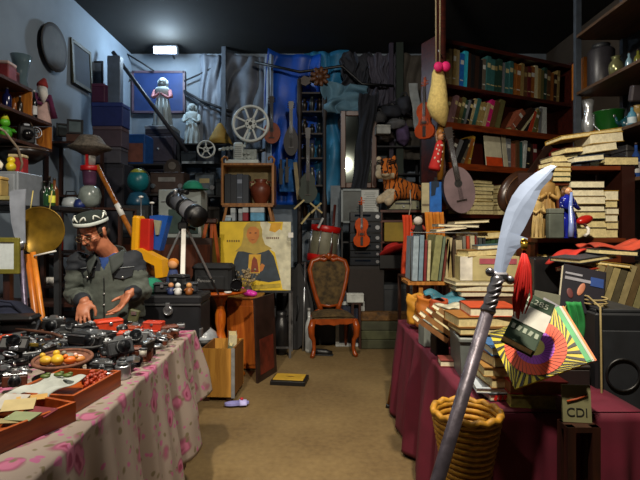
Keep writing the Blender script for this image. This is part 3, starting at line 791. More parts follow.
def binoc(label, loc, rot, w, c='#0f0f12'):
    b = thing('binoculars', label, 'binoculars', loc, rot, 'binoculars on the camera table'); mm = mat(c, .45)
    for s in (-1, 1):
        m = MB(); m.tube([(s*w*.28, -w*.45, w*.2), (s*w*.28, -w*.1, w*.2), (s*w*.22, w*.1, w*.22), (s*w*.2, w*.32, w*.22), (s*w*.2, w*.34, w*.22)], [w*.2, w*.19, w*.17, w*.09, w*.1], 14); o = m.build('barrel', mm, b)
        MB().cyl((s*w*.28, -w*.452, w*.2), (s*w*.28, -w*.455, w*.2), w*.17, None, 14).build('lens', GLASSY, o)
    m = MB(); m.cyl((0, -w*.15, w*.24), (0, w*.25, w*.24), w*.05, None, 10); m.box((0, 0, w*.22), (w*.3, w*.12, w*.07), bev=.004); m.build('hinge', STEEL, b)
    return b
def casebox(label, loc, rot, w, d, h, c, group='camera cases on the camera table'):
    b = thing('camera_case', label, 'case', loc, rot, group); mm = mat(c, .55, 0, .25, 25)
    MB().box((0, 0, h*.42), (w, d, h*.84), bev=min(w, h)*.13).build('body', mm, b)
    MB().box((0, -d*.03, h*.84), (w*1.02, d, h*.3), bev=min(w, h)*.12).build('flap', mm, b)
    MB().box((0, -d*.55, h*.7), (w*.14, d*.06, h*.22), bev=.002).build('clasp', STEEL, b)
    MB().tube([(-w*.5, 0, h*.6), (-w*.62, -d*.3, h*.3), (-w*.5, -d*.7, .008), (0, -d*.85, .006), (w*.4, -d*.75, .006)], .006, 6).build('strap', mm, b)
    return b
def strap(label, pts, c, r=.008):
    return tag(MB().tube(pts, [r]*len(pts), 6).build('strap', mat(c, .6)), label, 'strap')
def flash(label, loc, rot, w, c='#8c9096'):
    b = thing('flash_unit', label, 'flash', loc, rot, 'flash units on the camera table')
    MB().box((0, 0, w*.35), (w, w*.5, w*.7), bev=w*.07).build('body', BLACK, b)
    MB().box((0, -w*.27, w*.45), (w*.86, w*.08, w*.36), bev=w*.03).build('flash_window', mat(c, .2, .3), b)
    MB().box((0, 0, -.0+w*.02), (w*.3, w*.3, w*.04)).build('shoe', STEEL, b)
    return b
# ---------------------------------------------------------------- the pile: rows from the back of the table to the front
rows = [2.86, 2.74, 2.62, 2.51, 2.40, 2.30, 2.20, 2.11, 2.02, 1.93, 1.85, 1.77]
RNAME = ['row under the man’s hands', 'second row from the back', 'third row from the back', 'fourth row from the back', 'fifth row from the back', 'row behind the brass strip', 'row in front of the brass strip',
         'row behind the round basket', 'row level with the round basket', 'row behind the wooden trays', 'row level with the rear drawer', 'row beside the wooden trays']
RNAME = [r.replace('’s', '') for r in RNAME]
BASK = (-1.09, 2.04)
def blocked(x, y, r):
    if (x-BASK[0])**2+(y-BASK[1])**2 < (.1+r)**2: return True
    if x > -1.1-r*.6 and y < 1.96+r*.6 and x < -.72: return True      # trays
    if x < -1.2 and x > -1.66 and y < 1.86: return True           # dark box with the tan lid
    return False
n_items = 0
for ri, y in enumerate(rows):
    xr = tex(y)-.02; step = .08+.008*(ri % 2); ci = 0
    xmin = -(320+12)/F*y
    x = xr-.045-.03*RN.random()
    while x > max(xmin, -2.55):
        yy = y+RN.uniform(-.025, .025); w_ = RN.uniform(.072, .094)
        ci += 1
        if ci > 36: break
        z = TZ+.005+RN.uniform(0, .012)
        if not blocked(x, yy, .07):
            rot = RN.uniform(-1.1, 1.1); k_ = RN.random(); where = '%s from the cloth edge, %s' % (ORD[ci], RNAME[ri])
            tilt = (RN.uniform(-.25, .05), RN.uniform(-.12, .12), rot)
            bn_, bc_ = RN.choice(CB); t_ = RN.choice(CT)
            zz = z+.01
            if k_ < .46: cam_35('%s-topped %s camera, %s' % (t_[0], bn_, where), (x, yy, zz), tilt, w_*1.08, bc_, t_, hump=RN.random() < .6)
            elif k_ < .58: folding('%s folding camera, %s' % (bn_, where), (x, yy, z), rot*.6, w_*1.1, bc_)
            elif k_ < .70: lensobj('black lens standing up, %s' % where, (x, yy, z), rot, w_*.3, w_*.62)
            elif k_ < .78: binoc('dark binoculars, %s' % where, (x, yy, z), rot, w_*1.0)
            elif k_ < .92: casebox('%s camera case, %s' % (bn_, where), (x, yy, z), rot, w_*1.15, w_*.7, w_*.8, bc_)
            else: flash('flash unit with grey window, %s' % where, (x, yy, z), rot, w_*.8)
            n_items += 1
        x -= step+RN.uniform(-.012, .012)
# second layer of flatter things on top towards the back
up = [(-.95, 2.75, '#b0321a', 'red-orange leather case lying on the pile near cloth corner', .13), (-1.0, 2.5, '#c23c18', 'orange-red case on the pile before the trunk', .12), (-1.2, 2.72, '#c03814', 'big orange-red case below the man open hand', .17),
      (-1.56, 2.42, '#b4401c', 'rusty orange case on the pile left of centre', .11), (-1.66, 2.33, '#e03010', 'bright red pouch behind the brass strip', .1), (-1.04, 2.62, '#8a3414', 'dull rust case beside the orange-red ones', .12), (-1.9, 2.62, '#6a2a1c', 'maroon brown case near the sticks', .14)]
for x, y, c, ds, w_ in up:
    casebox(ds, (x, y, TZ+.055), RN.uniform(-.9, .9), w_*.85, w_*.5, w_*.42, c, 'red and orange cases on the pile')
for i, (x, y, w_, bc_, t_, ds, tl) in enumerate([(-1.36, 2.62, .13, '#17181a', CT[0], 'silver topped camera lying face up before the man', (-1.2, 0, .3)), (-1.5, 2.7, .12, '#0d0d0f', CT[0], 'silver topped black camera held at the man closed hand', (-.1, 0, .1)),
        (-1.2, 2.45, .13, '#101013', CT[2], 'grey topped camera tilted on the pile below orange case', (-.6, .2, .7)), (-1.1, 2.32, .12, '#101013', CT[0], 'bright silver topped camera on the pile near cloth', (-.3, .1, -.4)),
        (-.92, 2.38, .12, '#101013', CT[0], 'shiny silver topped camera on the cloth side of pile', (-.9, .1, .2)), (-.9, 2.18, .12, '#26282c', CT[0], 'silver topped camera nearest the hanging cloth folds', (-.4, 0, .9)),
        (-1.75, 2.5, .14, '#101013', CT[1], 'all black camera on top of pile near the sticks', (-.2, 0, .4)), (-1.82, 2.3, .13, '#0e1220', CT[1], 'black bodied camera on the pile beside bright red pouch', (-.2, 0, -.4)), (-1.45, 2.26, .12, '#101013', CT[2], 'grey topped camera lying on pile behind the basket', (-.8, .1, .3))]):
    cam_35(ds, (x, y, TZ+.062), tl, w_, bc_, t_, 'cameras lying on top of the pile')
bcase = thing('camera_case', 'large black hard case with silver edge on the pile', 'case', (-1.13, 2.38, TZ+.06), (0, 0, -.35))
MB().box((0, 0, .035), (.2, .13, .05), bev=.01).build('body', BLACK, bcase); MB().tube([(-.1, -.065, .058), (.1, -.065, .058), (.1, .065, .058), (-.1, .065, .058)], .004, 6, closed=True).build('edge_trim', STEEL, bcase)
MB().box((0, 0, .063), (.17, .1, .014), bev=.006).build('lid', DGREY, bcase)
bst = tag(MB().box((0, 0, 0), (.5, .022, .012)).build('brass_strip', mat('#a08838', .35, .7), loc=(-1.52, 2.345, TZ+.07), rot=(0, .01, .04)), 'thin brass strip lying across the camera pile', 'strip')
bag = thing('bag', 'dark navy cloth bag heaped beside the orange sticks', 'bag', (-1.86, 2.86, TZ+.06), .2)
MB().lathe([(0, 0), (.15, 0), (.17, .03), (.13, .09), (.07, .14), (.02, .15), (0, .15)], 24, 0, Matrix.Diagonal((1, .7, 1, 1))).build('body', mat('#10162c', .9, 0, .3, 12, .4), bag)
MB().tube([(-.1, -.05, .1), (-.04, -.1, .17), (.05, -.08, .15), (.1, -.06, .07)], .008, 6).build('strap', mat('#10162c', .9), bag)
b2 = thing('bag', 'large black shoulder bag in the back pile of cameras', 'bag', (-1.66, 2.62, TZ+.06), .1)
MB().box((0, 0, .05), (.24, .13, .1), bev=.035).build('body', BLACK, b2); MB().box((0, -.02, .095), (.24, .13, .03), bev=.013).build('flap', BLACK, b2); MB().tube([(-.12, 0, .07), (-.15, -.1, .03), (0, -.15, .02), (.15, -.1, .04), (.12, 0, .07)], .009, 6).build('strap', mat('#1a1a1e', .6), b2)
b3 = thing('bag', 'blue cloth bundle at the far end of camera pile', 'bag', (-2.05, 2.8, TZ+.06), .1)
MB().ell((0, 0, .06), (.12, .08, .06)).build('body', mat('#1c3a78', .9, 0, .3, 12), b3); MB().tube([(-.08, -.03, .1), (0, -.05, .14), (.08, -.03, .1)], .008, 6).build('handle', mat('#1c3a78', .9), b3)
tk = thing('toolbox', 'rust red tin box beside the blue cloth bundle', 'box', (-1.98, 2.6, TZ+.06), .1)
MB().box((0, 0, .025), (.16, .09, .05), bev=.006).build('body', mat('#5a2418', .5, 0, .4, 14), tk); MB().box((0, 0, .055), (.162, .092, .014), bev=.005).build('lid', mat('#6a2c1c', .5, 0, .4, 14), tk)
for i, (pts, c, ds) in enumerate([([(-1.62, 2.56, .92), (-1.5, 2.5, .925), (-1.38, 2.48, .915), (-1.3, 2.42, .91)], '#4a2a1a', 'brown leather strap lying over the middle of pile'), ([(-1.3, 2.28, .91), (-1.22, 2.2, .905), (-1.05, 2.22, .905), (-.97, 2.3, .91)], '#18181a', 'black strap curling over pile beside the cloth'),
        ([(-1.9, 2.4, .915), (-1.8, 2.36, .925), (-1.72, 2.42, .925), (-1.66, 2.36, .915)], '#8a7a60', 'pale strap coiled near the bright red pouch')]): strap(ds, pts, c)
# brown wedge tool, rolls near trunk
sh = thing('shutter_case', 'olive flat case standing up before the black trunk', 'case', (-1.13, 2.9, TZ+.03), .1)
MB().box((0, 0, .06), (.06, .03, .12), (0, .25, 0), bev=.006).build('body', mat('#4a4c30', .6), sh); MB().box((.01, -.018, .1), (.03, .006, .02)).build('clasp', STEEL, sh)
# ---------------------------------------------------------------- round basket dish with yellow things
BS = .7
bk_ = thing('basket', 'round wicker basket dish heaped with yellow and orange toys', 'basket', (BASK[0], BASK[1], TZ+.048), (rad(8), 0, 0))
bk_.scale = (BS,)*3
WK = mat('#6a4230', .8, 0, .35, 40)
m = MB(); m.lathe([(0, 0), (.1, 0), (.13, .02), (.155, .05), (.15, .052), (.125, .03), (.095, .012), (0, .012)], 32, 0, Matrix.Diagonal((1.05, .9, 1, 1))); m.build('dish', WK, bk_)
m = MB(); m.tube([(math.cos(i*PI/16)*.157*1.05, math.sin(i*PI/16)*.157*.9, .052) for i in range(32)], .011, 8, closed=True); m.build('rim', WK, bk_)
MB().lathe([(.02, -.065), (.11, -.065), (.1, 0), (0, 0)], 20).build('foot', mat('#2a2420', .6), bk_)
YL = mat('#c8a428', .4, 0, .15)
for i, (dx, dy, c, r, ds) in enumerate([(-.09, -.03, '#c8a030', .034, 'yellow duck toy nearest the rim in wicker basket'), (-.02, -.03, '#d0a828', .04, 'larger yellow duck toy in the wicker basket'), (.045, -.01, '#d06a1c', .03, 'orange toy in the middle of wicker basket'), (.09, .02, '#b87838', .026, 'tan toy at the far rim of wicker basket'), (.0, .06, '#7a7468', .032, 'grey toy at the back of wicker basket'), (.06, .065, '#e0b8b0', .024, 'pale pink toy at the back of wicker basket')]):
    t = thing('toy', ds, 'toy', (BASK[0]+dx*BS, BASK[1]+dy*BS, TZ+.062), RN.uniform(-1, 1), 'toys in the wicker basket'); t.scale = (BS,)*3
    MB().ell((0, 0, r*.8), (r*1.2, r*.9, r*.8), None, 0, 14, 10).build('body', mat(c, .45, 0, .1), t); MB().ell((-r*.8, 0, r*1.6), r*.5, None, 0, 12, 8).build('head', mat(c, .45, 0, .1), t)
# ---------------------------------------------------------------- wooden trays with papers
TR = wood('#7a3410', '#a8501c', .4, 5, 1)
ta = crate('drawer', 'orange-brown wooden drawer full of papers at the table front', 'drawer', (-.972, 1.5, TZ+.006), rad(-22), (.27, .26, .062), TR, .012)
tb_ = crate('drawer', 'second wooden drawer behind, with white cloth and red coral', 'drawer', (-.94, 1.79, TZ+.006), rad(-7), (.25, .3, .062), TR, .012)
def leaf(name, label, cat, loc, rz, w, d, c, tilt=.1, t=.003):
    return tag(MB().box((0, 0, 0), (w, d, t)).build(name, mat(c, .8, 0, .12, 20), loc=loc, rot=(tilt, RN.uniform(-.08, .08), rz)), label, cat)
leaf('postcard', 'cream folded card lying on top in the front drawer', 'card', (-.96, 1.53, .893), .4, .09, .07, '#a8986c', .2)
leaf('postcard', 'white envelope standing at the back of front drawer', 'card', (-1.02, 1.58, .885), -.2, .1, .07, '#a8a49c', .4)
leaf('postcard', 'tan card strip across the back of front drawer', 'card', (-.96, 1.6, .89), .5, .09, .03, '#b08a48', .3)
leaf('postcard', 'maroon booklet lying in the front drawer', 'card', (-.88, 1.5, .882), -.4, .12, .05, '#6a2028', .2)
leaf('postcard', 'pale green card at the side of front drawer', 'card', (-.9, 1.45, .887), -.25, .1, .05, '#7c8460', .15)
leaf('postcard', 'long cream paper at the near side of front drawer', 'card', (-.95, 1.43, .88), .05, .16, .03, '#8a7c54', .1)
pc = thing('pouch', 'knitted maroon and grey pouch lying in the front drawer', 'pouch', (-1.045, 1.48, TZ+.022), .2)
MB().ell((0, 0, .04), (.05, .045, .042)).build('body', mat('#6a4a50', .95, 0, .6, 60, .5), pc); MB().tube([(-.02, -.01, .078), (0, -.01, .1), (.02, -.01, .078)], .004, 6).build('loop', mat('#3a4a70'), pc)
tag(MB().sheet(lambda u, v: (-.125+u*.16, -.16+v*.22, .066+.012*math.sin(u*9)*math.sin(v*7)-.03*(v < .05)), 20, 20).build('cloth', mat('#9ca09a', .9, 0, .2), loc=(-.94, 1.79, TZ+.0), rot=(0, 0, rad(-7)), solid=.003), 'white cloth with green marks spread in the rear drawer', 'cloth')
for i, (dx, dy) in enumerate([(-.03, .0), (.0, .02), (.03, .01)]):
    tag(MB().ell((0, 0, 0), (.018, .014, .008)).ell((.008, .004, .006), (.01, .008, .006)).build('brooch', mat('#4a5a20', .5), loc=(-.98+dx*1.3, 1.78+dy, TZ+.088)), '%s small green brooch on the white cloth in rear drawer' % ORD[i+1], 'brooch', 'green brooches on the white cloth')
co = thing('coral', 'orange-red coral beads heaped in the rear drawer', 'beads', (-.87, 1.87, TZ+.022), 0)
m = MB()
for i in range(130): m.ell((RN.uniform(-.045,.045), RN.uniform(-.045,.045), .01+.035*RN.random()), .008, None, 0, 8, 6)
o = m.build('bead_string', mat('#98300f', .5, 0, .4, 30), co)
cn = thing('chest', 'dark lacquer box with tan lid at the table edge', 'box', (-1.42, 1.68, TZ+.006), .06)
MB().box((0, 0, .05), (.36, .26, .1), bev=.006).build('body', BLACK, cn); MB().box((0, 0, .108), (.38, .28, .016), bev=.004).build('lid', mat('#a8883c', .5), cn)
rc = thing('toy_car', 'bright red toy car on the tan lid of lacquer box', 'toy', (-1.42, 1.72, TZ+.123), .3)
MB().box((0, 0, .016), (.09, .045, .02), bev=.006).build('body', mat('#d01810', .35), rc); MB().box((-.005, 0, .03), (.045, .038, .016), bev=.005).build('cabin', mat('#d01810', .35), rc)
for sx in (-1, 1):
    for sy in (-1, 1): MB().cyl((sx*.028, sy*.024, .008), (sx*.028, sy*.018, .008), .008, None, 10).build('wheel', BLACK, rc)
gb2 = tag(MB().box((0, 0, .02), (.2, .1, .04), bev=.005).build('box', mat('#5c6468', .5), loc=(-1.2, 1.36, TZ+.006), rot=(0, 0, .2)), 'flat grey tin at the front edge beside the drawers', 'tin')
for i, (x, y, r, ds) in enumerate([(-.83, 2.02, .03, 'round silver light meter beside the cloth edge'), (-.85, 1.93, .025, 'small steel cup beside the rear drawer corner'), (-.86, 2.1, .028, 'steel photo tank near the cloth edge')]):
    q = thing('tin', ds, 'tin', (x, y, TZ+.006)); MB().lathe([(0, 0), (r, 0), (r*1.05, .01), (r*1.05, .05), (r, .055), (0, .055)], 18).build('body', STEEL, q); MB().lathe([(0, .055), (r*.7, .055), (r*.7, .065), (0, .07)], 16).build('lid', DGREY, q)
sd = thing('saucepan', 'small steel pan with grey lid between basket and drawer', 'pan', (-.95, 2.06, TZ+.06), .3)
MB().lathe([(0, -.054), (.045, -.054), (.048, 0), (.044, 0), (.042, -.045), (0, -.045)], 20).build('body', STEEL, sd); MB().lathe([(0, .001), (.05, .001), (.045, .01), (0, .014)], 20).build('lid', DGREY, sd)
# small bright metal pieces lying over the pile
SMALL = [('silver filter ring', 'filter'), ('steel light meter', 'light meter'), ('silver lens cap', 'lens cap'), ('small silver camera', 'camera'), ('brown leather strap roll', 'strap'), ('pale film tin', 'film tin')]
for ri, y in enumerate([2.8, 2.68, 2.56, 2.45, 2.35, 2.25, 2.15, 2.06, 1.97, 1.9]):
    x = tex(y)-.035; ci = 0
    while x > -(320)/F*y-.02 and x > -2.5:
        ci += 1; yy = y+RN.uniform(-.03, .03)
        if not blocked(x, yy, .05):
            k_ = RN.randrange(len(SMALL)); nm, ct = SMALL[k_]; z = TZ+.052+RN.uniform(0, .015)
            lb = '%s, %s from cloth edge, over the %s' % (nm, ORD[ci], RNAME[min(ri, len(RNAME)-1)].replace('from the back', 'from back'))
            if len(lb.split()) > 16: lb = lb.replace('over the row', 'over row')
            tl = (RN.uniform(-.5, .3), RN.uniform(-.4, .4), RN.uniform(-2, 2)); g = 'small things strewn over the camera pile'
            if k_ == 0:
                b = thing('lens_filter', lb, ct, (x, yy, z), tl, g); MB().tube([(math.cos(a)*.024, math.sin(a)*.024, .004) for a in [j*PI/9 for j in range(18)]], .004, 6, closed=True).build('ring', STEEL, b); MB().cyl((0, 0, .002), (0, 0, .005), .022, None, 18).build('glass', GLASSY, b)
            elif k_ == 1:
                b = thing('light_meter', lb, ct, (x, yy, z), tl, g); MB().box((0, 0, .012), (.05, .038, .024), bev=.005).build('body', STEEL, b); MB().cyl((0, 0, .024), (0, 0, .029), .014, None, 16).build('dial', BLACK, b)
            elif k_ == 2:
                b = thing('lens_cover', lb, ct, (x, yy, z), tl, g); MB().lathe([(0, 0), (.026, 0), (.028, .003), (.028, .01), (.02, .012), (0, .012)], 20).build('cap', mat('#9a9ea2', .3, .8), b); MB().cyl((0, 0, .012), (0, 0, .0135), .012, None, 14).build('emblem', BLACK, b)
            elif k_ == 3: cam_35(lb, (x, yy, z+.01), tl, .075, '#141416', CT[0], g)
            elif k_ == 4:
                b = thing('strap', lb, ct, (x, yy, z), tl, g); MB().tube([(math.cos(a)*(.012+.0014*j), math.sin(a)*(.012+.0014*j), .01) for j, a in enumerate([q*.6 for q in range(18)])], .005, 6).build('coil', mat(RN.choice(['#5a3018', '#7a4220', '#6a2a18']), .6), b); MB().box((.038, 0, .01), (.014, .012, .014), bev=.002).build('buckle', STEEL, b)
            else:
                b = thing('film_tin', lb, ct, (x, yy, z), tl, g); c = RN.choice(['#a8a49a', '#8a7a5a', '#7c8488']); MB().cyl((0, 0, 0), (0, 0, .03), .016, None, 16).build('body', mat(c, .4), b); MB().cyl((0, 0, .03), (0, 0, .038), .0175, None, 16).build('lid', mat('#3a3c40', .4), b)
        x -= RN.uniform(.1, .2)

# ---------------------------------------------------------------- the man behind the camera table
PD = 3.12
pr = thing('person', 'person in grey work jacket, glasses and embroidered skullcap sorting cameras', 'person', (-1.365, PD, 0))
PO = Vector((-1.38, PD, 0))
def P(px, py, d): return W(px, py, d)-PO
def skinned(name, verts, edges, radii, lv=2, root=0):
    me = bpy.data.meshes.new(name); me.from_pydata([tuple(v) for v in verts], edges, [])
    o = bpy.data.objects.new(name, me); COL.objects.link(o)
    md = o.modifiers.new('skin', 'SKIN'); md.use_smooth_shade = True
    for i, r in enumerate(radii):
        rr = r if isinstance(r, tuple) else (r, r)
        me.skin_vertices[0].data[i].radius = rr
        me.skin_vertices[0].data[i].use_root = (i == root)
    sb = o.modifiers.new('sub', 'SUBSURF'); sb.levels = lv; sb.render_levels = lv
    return o
def bake(o):
    dg = bpy.context.evaluated_depsgraph_get(); dg.update()
    me = bpy.data.meshes.new_from_object(o.evaluated_get(dg)); 
    bpy.data.objects.remove(o)
    return me
def union(meshes, name, voxel, smooth=4):
    bm = bmesh.new()
    for me in meshes: bm.from_mesh(me)
    me = bpy.data.meshes.new(name); bm.to_mesh(me); bm.free()
    o = bpy.data.objects.new(name, me); COL.objects.link(o)
    r = o.modifiers.new('remesh', 'REMESH'); r.mode = 'VOXEL'; r.voxel_size = voxel
    if smooth: s = o.modifiers.new('s', 'SMOOTH'); s.iterations = smooth; s.factor = .5
    out = bake(o); out.name = name
    b2_ = bmesh.new(); b2_.from_mesh(out); seen = set(); best = []
    for v0 in b2_.verts:
        if v0 in seen: continue
        st = [v0]; seen.add(v0); isl = []
        while st:
            v1 = st.pop(); isl.append(v1)
            for e1 in v1.link_edges:
                w1 = e1.other_vert(v1)
                if w1 not in seen: seen.add(w1); st.append(w1)
        if len(isl) > len(best): best = isl
    keep = set(best)
    bmesh.ops.delete(b2_, geom=[v1 for v1 in b2_.verts if v1 not in keep], context='VERTS')
    b2_.to_mesh(out); b2_.free()
    for p in out.polygons: p.use_smooth = True
    return out
# joints
pel = Vector((.02, .03, .84)); waist = Vector((.02, .03, .98)); chest = Vector((.02, .02, 1.2)); neck0 = Vector((.0, -.02, 1.3))
headc = P(91, 231.5, PD-.1)
headc.z -= .0
neck1 = headc+Vector((.035, .03, -.085))
shR = Vector((P(75, 0, PD).x, .0, 1.245)); shL = Vector((P(130, 0, PD).x, .02, 1.26))
elR = Vector((P(70, 0, PD).x+.015, .0, 1.02)); elL = Vector((P(139, 0, PD).x, .0, 1.05))
wrR = P(82, 302, PD-.22); wrL = P(127, 294, PD-.2)
hip = [Vector((-.09, .03, .8)), Vector((.13, .03, .8))]
def limb(mb, pts, rr):
    mb.tube(pts, rr, 16)
    for q, r in zip(pts, rr): mb.ell(q, r, None, 0, 16, 10)
def loft(mb, secs, n=28):
    vs = []; fs = []
    for c, rx, ry in secs:
        for k in range(n):
            a = 2*PI*k/n; vs.append((c[0]+rx*math.cos(a), c[1]+ry*math.sin(a), c[2]))
    for i in range(len(secs)-1):
        for k in range(n): fs.append((i*n+k, i*n+(k+1) % n, (i+1)*n+(k+1) % n, (i+1)*n+k))
    fs.append(tuple(range(n))[::-1]); fs.append(tuple(range((len(secs)-1)*n, len(secs)*n)))
    mb.add(vs, fs, 0, None, True)
def torso(g, hem=.8):
    cx = .02
    return [((cx, .03, hem), .165+g, .115+g), ((cx, .03, .95), .16+g, .115+g), ((cx, .025, 1.08), .165+g, .11+g), ((cx, .02, 1.17), .175+g, .11+g), ((cx, .02, 1.235), .17+g, .1+g), ((cx-.003, .015, 1.275), .135+g, .08+g), ((cx-.008, .005, 1.305), .085+g*.8, .062+g*.8)]
bmb = MB(); loft(bmb, torso(0))
limb(bmb, [neck0+Vector((0, .02, -.05)), neck0, neck1, neck1+(headc-neck1)*.5], [.07, .06, .056, .056])
limb(bmb, [chest+Vector((0, 0, .03)), shR], [.06, .045]); limb(bmb, [chest+Vector((0, 0, .03)), shL], [.06, .045])
limb(bmb, [shR, shR*.5+elR*.5, elR, elR*.5+wrR*.5, wrR], [.045, .042, .04, .038, .029])
limb(bmb, [shL, shL*.5+elL*.5, elL, elL*.5+wrL*.5, wrL], [.045, .042, .04, .038, .029])
for h in hip:
    kn = h+Vector((0, -.02, -.37)); an = h+Vector((0, .02, -.72)); limb(bmb, [h, kn, an, an+Vector((0, -.16, -.045))], [.09, .06, .042, .035])
ms = [bmb.mesh('b', [])]
# head in its own frame: looks along -y; then pitched down and turned to the picture left
HM = Matrix.Translation(headc) @ Euler((rad(26), 0, rad(-17)), 'XYZ').to_matrix().to_4x4() @ Matrix.Scale(.95, 4)
hb = MB()
hb.ell((0, .012, .03), (.074, .093, .09), None, 0, 24, 16, HM); hb.ell((0, -.03, -.035), (.062, .062, .075), None, 0, 20, 14, HM)
hb.ell((0, -.062, -.082), (.032, .03, .028), None, 0, 14, 10, HM)
hb.ell((0, -.094, -.018), (.013, .018, .03), (rad(-18), 0, 0), 0, 12, 8, HM); hb.ell((0, -.104, -.036), (.016, .015, .012), None, 0, 12, 8, HM)
for s in (-1, 1):
    hb.ell((s*.012, -.096, -.038), (.009, .01, .008), None, 0, 8, 6, HM)
    hb.ell((s*.032, -.078, .012), (.024, .014, .007), None, 0, 10, 6, HM); hb.ell((s*.042, -.062, -.028), (.024, .022, .022), None, 0, 12, 8, HM)
    hb.ell((s*.032, -.073, -.004), (.017, .013, .012), None, 0, 10, 8, HM)
    hb.ell((s*.077, .01, -.008), (.011, .021, .033), (rad(-12), 0, s*rad(18)), 0, 12, 8, HM); hb.ell((s*.08, .016, .012), (.009, .014, .014), None, 0, 10, 6, HM)
hb.ell((0, -.087, -.06), (.023, .012, .007), None, 0, 10, 6, HM); hb.ell((0, -.085, -.07), (.02, .012, .007), None, 0, 10, 6, HM)
ms.append(hb.mesh('h', []))
def hand(wr, palm_dir, side_dir, curl, spread, thumb_side, sc=1., tip=None):
    """palm plus five curled fingers; palm_dir points from wrist to knuckles, side_dir across the palm, curl towards n"""
    d = Vector(palm_dir).normalized(); s = (Vector(side_dir)-d*Vector(side_dir).dot(d)).normalized(); n = d.cross(s).normalized()*curl[1]
    mb = MB()
    T = Matrix((s, n, d)).transposed().to_4x4(); T.translation = wr+d*.045*sc
    mb.ell((0, 0, 0), (.042*sc, .018*sc, .058*sc), None, 0, 16, 10, T)
    T2 = T.copy(); T2.translation = wr+d*.0
    mb.ell((0, 0, 0), (.028*sc, .022*sc, .045*sc), None, 0, 14, 8, T2)
    mb.ell((thumb_side*.03*sc, .006*sc, -.018*sc), (.02*sc, .016*sc, .035*sc), None, 0, 12, 8, T)
    for i, (off, ln) in enumerate(((-.031, .064), (-.0105, .075), (.0105, .08), (.031, .07)) if thumb_side > 0 else ((.031, .064), (.0105, .075), (-.0105, .08), (-.031, .07))):
        p = wr+d*(.085+(.004 if i in (1, 2) else -.004))*sc+s*off*sc
        pts = [p-d*.02*sc, p]; dr = (d+s*off*spread*10).normalized(); ang = 0
        for j, fr in enumerate((.46, .3, .24)):
            ang += curl[0]*(1+.12*(3-i))*(.75 if j == 0 else 1)
            v_ = dr*math.cos(ang)+n*math.sin(ang)
            p = p+v_*ln*fr*sc*1.12; pts.append(p)
        mb.tube(pts, [.0085*sc, .0092*sc, .0085*sc, .0078*sc, .0062*sc], 10)
        for q, r_ in zip(pts[1:], (.0094, .0087, .0079, .0064)): mb.ell(q, r_*sc, None, 0, 10, 6)
    tb0 = wr+d*.02*sc+s*thumb_side*.03*sc+n*.004
    t1 = tb0+(d*.55+s*thumb_side*.75+n*.3).normalized()*.034*sc; t2 = t1+(d*.8+s*thumb_side*.2+n*.55).normalized()*.03*sc; t3 = t2+(d*.85-s*thumb_side*.15+n*.5).normalized()*.022*sc
    mb.tube([tb0, t1, t2, t3], [.013*sc, .0115*sc, .0098*sc, .007*sc], 10)
    for q, r_ in ((t1, .0117), (t2, .01), (t3, .0072)): mb.ell(q, r_*sc, None, 0, 10, 6)
    return mb.mesh('hd', [])
# hand over a camera (picture left) and open hand hanging (picture right)
ms.append(hand(wrR, (.16, -.55, -.62), (1, .1, .1), (.42, -1), .5, 1))
ms.append(hand(wrL, (-.42, -.35, -.75), (.6, -.75, 0), (.25, 1), .9, -1))
body = union(ms, 'body', .0042, 3)
SKIN = mat('#a8684a', .5, 0, .12, 30); 
body.materials.append(SKIN)
bo = bpy.data.objects.new('body', body); COL.objects.link(bo); bo.parent = pr
# face details
HMw = HM
def face(mb, name, m): return mb.build(name, m, pr)
for s in (-1, 1):
    m = MB(); m.ell((s*.032, -.083, -.007), (.013, .006, .0035), (0, 0, s*-.25), 0, 10, 6, HM)
    face(m, 'eyelid', mat('#1c120e', .6))
for s in (-1, 1):
    m = MB(); m.tube([HM @ Vector((s*.014, -.095, .016)), HM @ Vector((s*.034, -.094, .022)), HM @ Vector((s*.054, -.077, .014))], [.004, .0055, .003], 7)
    face(m, 'eyebrow', mat('#1a1410', .9))
m = MB(); m.ell((0, -.092, -.052), (.028, .012, .006), None, 0, 12, 6, HM); face(m, 'moustache', mat('#3a2a22', .9))
# glasses
gls = MB()
for s in (-1, 1):
    gls.tube([HM @ Vector((s*.033+math.cos(a)*.025, -.107+abs(math.cos(a))*.003, -.012+math.sin(a)*.018)) for a in [i*PI/10 for i in range(20)]], .0018, 6, closed=True)
    gls.tube([HM @ Vector((s*.058, -.103, -.006)), HM @ Vector((s*.079, -.06, .0)), HM @ Vector((s*.083, .01, .006))], .0018, 6)
gls.tube([HM @ Vector((-.009, -.108, -.008)), HM @ Vector((0, -.112, -.004)), HM @ Vector((.009, -.108, -.008))], .0018, 6)
go = gls.build('glasses', mat('#6a5a40', .3, .6), pr)
# hair and cap
hm_ = MB(); hm_.ell((0, .02, .028), (.079, .094, .082), None, 0, 24, 14, HM)
hm_.ell((0, .06, -.03), (.066, .05, .05), None, 0, 20, 12, HM)
for s in (-1, 1): hm_.ell((s*.072, -.012, .006), (.009, .02, .036), None, 0, 10, 8, HM)
hm_.build('hair', mat('#17120f', .85, 0, .3, 60), pr)
CM = HM @ Matrix.Translation((0, .008, .062)) @ Euler((rad(-10), 0, 0)).to_matrix().to_4x4()
def sq(prof, mi, n=32):
    mb = MB(); vs = []; fs = []
    for r, z in prof:
        for k in range(n):
            a = 2*PI*k/n; q = (abs(math.cos(a))**5+abs(math.sin(a))**5)**(-.2)
            f = 1+(q-1)*.4; vs.append((r*f*math.cos(a)*.88, r*f*math.sin(a)*1.06, z))
    for i in range(len(prof)-1):
        for k in range(n): fs.append((i*n+k, i*n+(k+1) % n, (i+1)*n+(k+1) % n, (i+1)*n+k))
    fs.append(tuple(range((len(prof)-1)*n, len(prof)*n)))
    return mb.add(vs, fs, 0, CM, True)
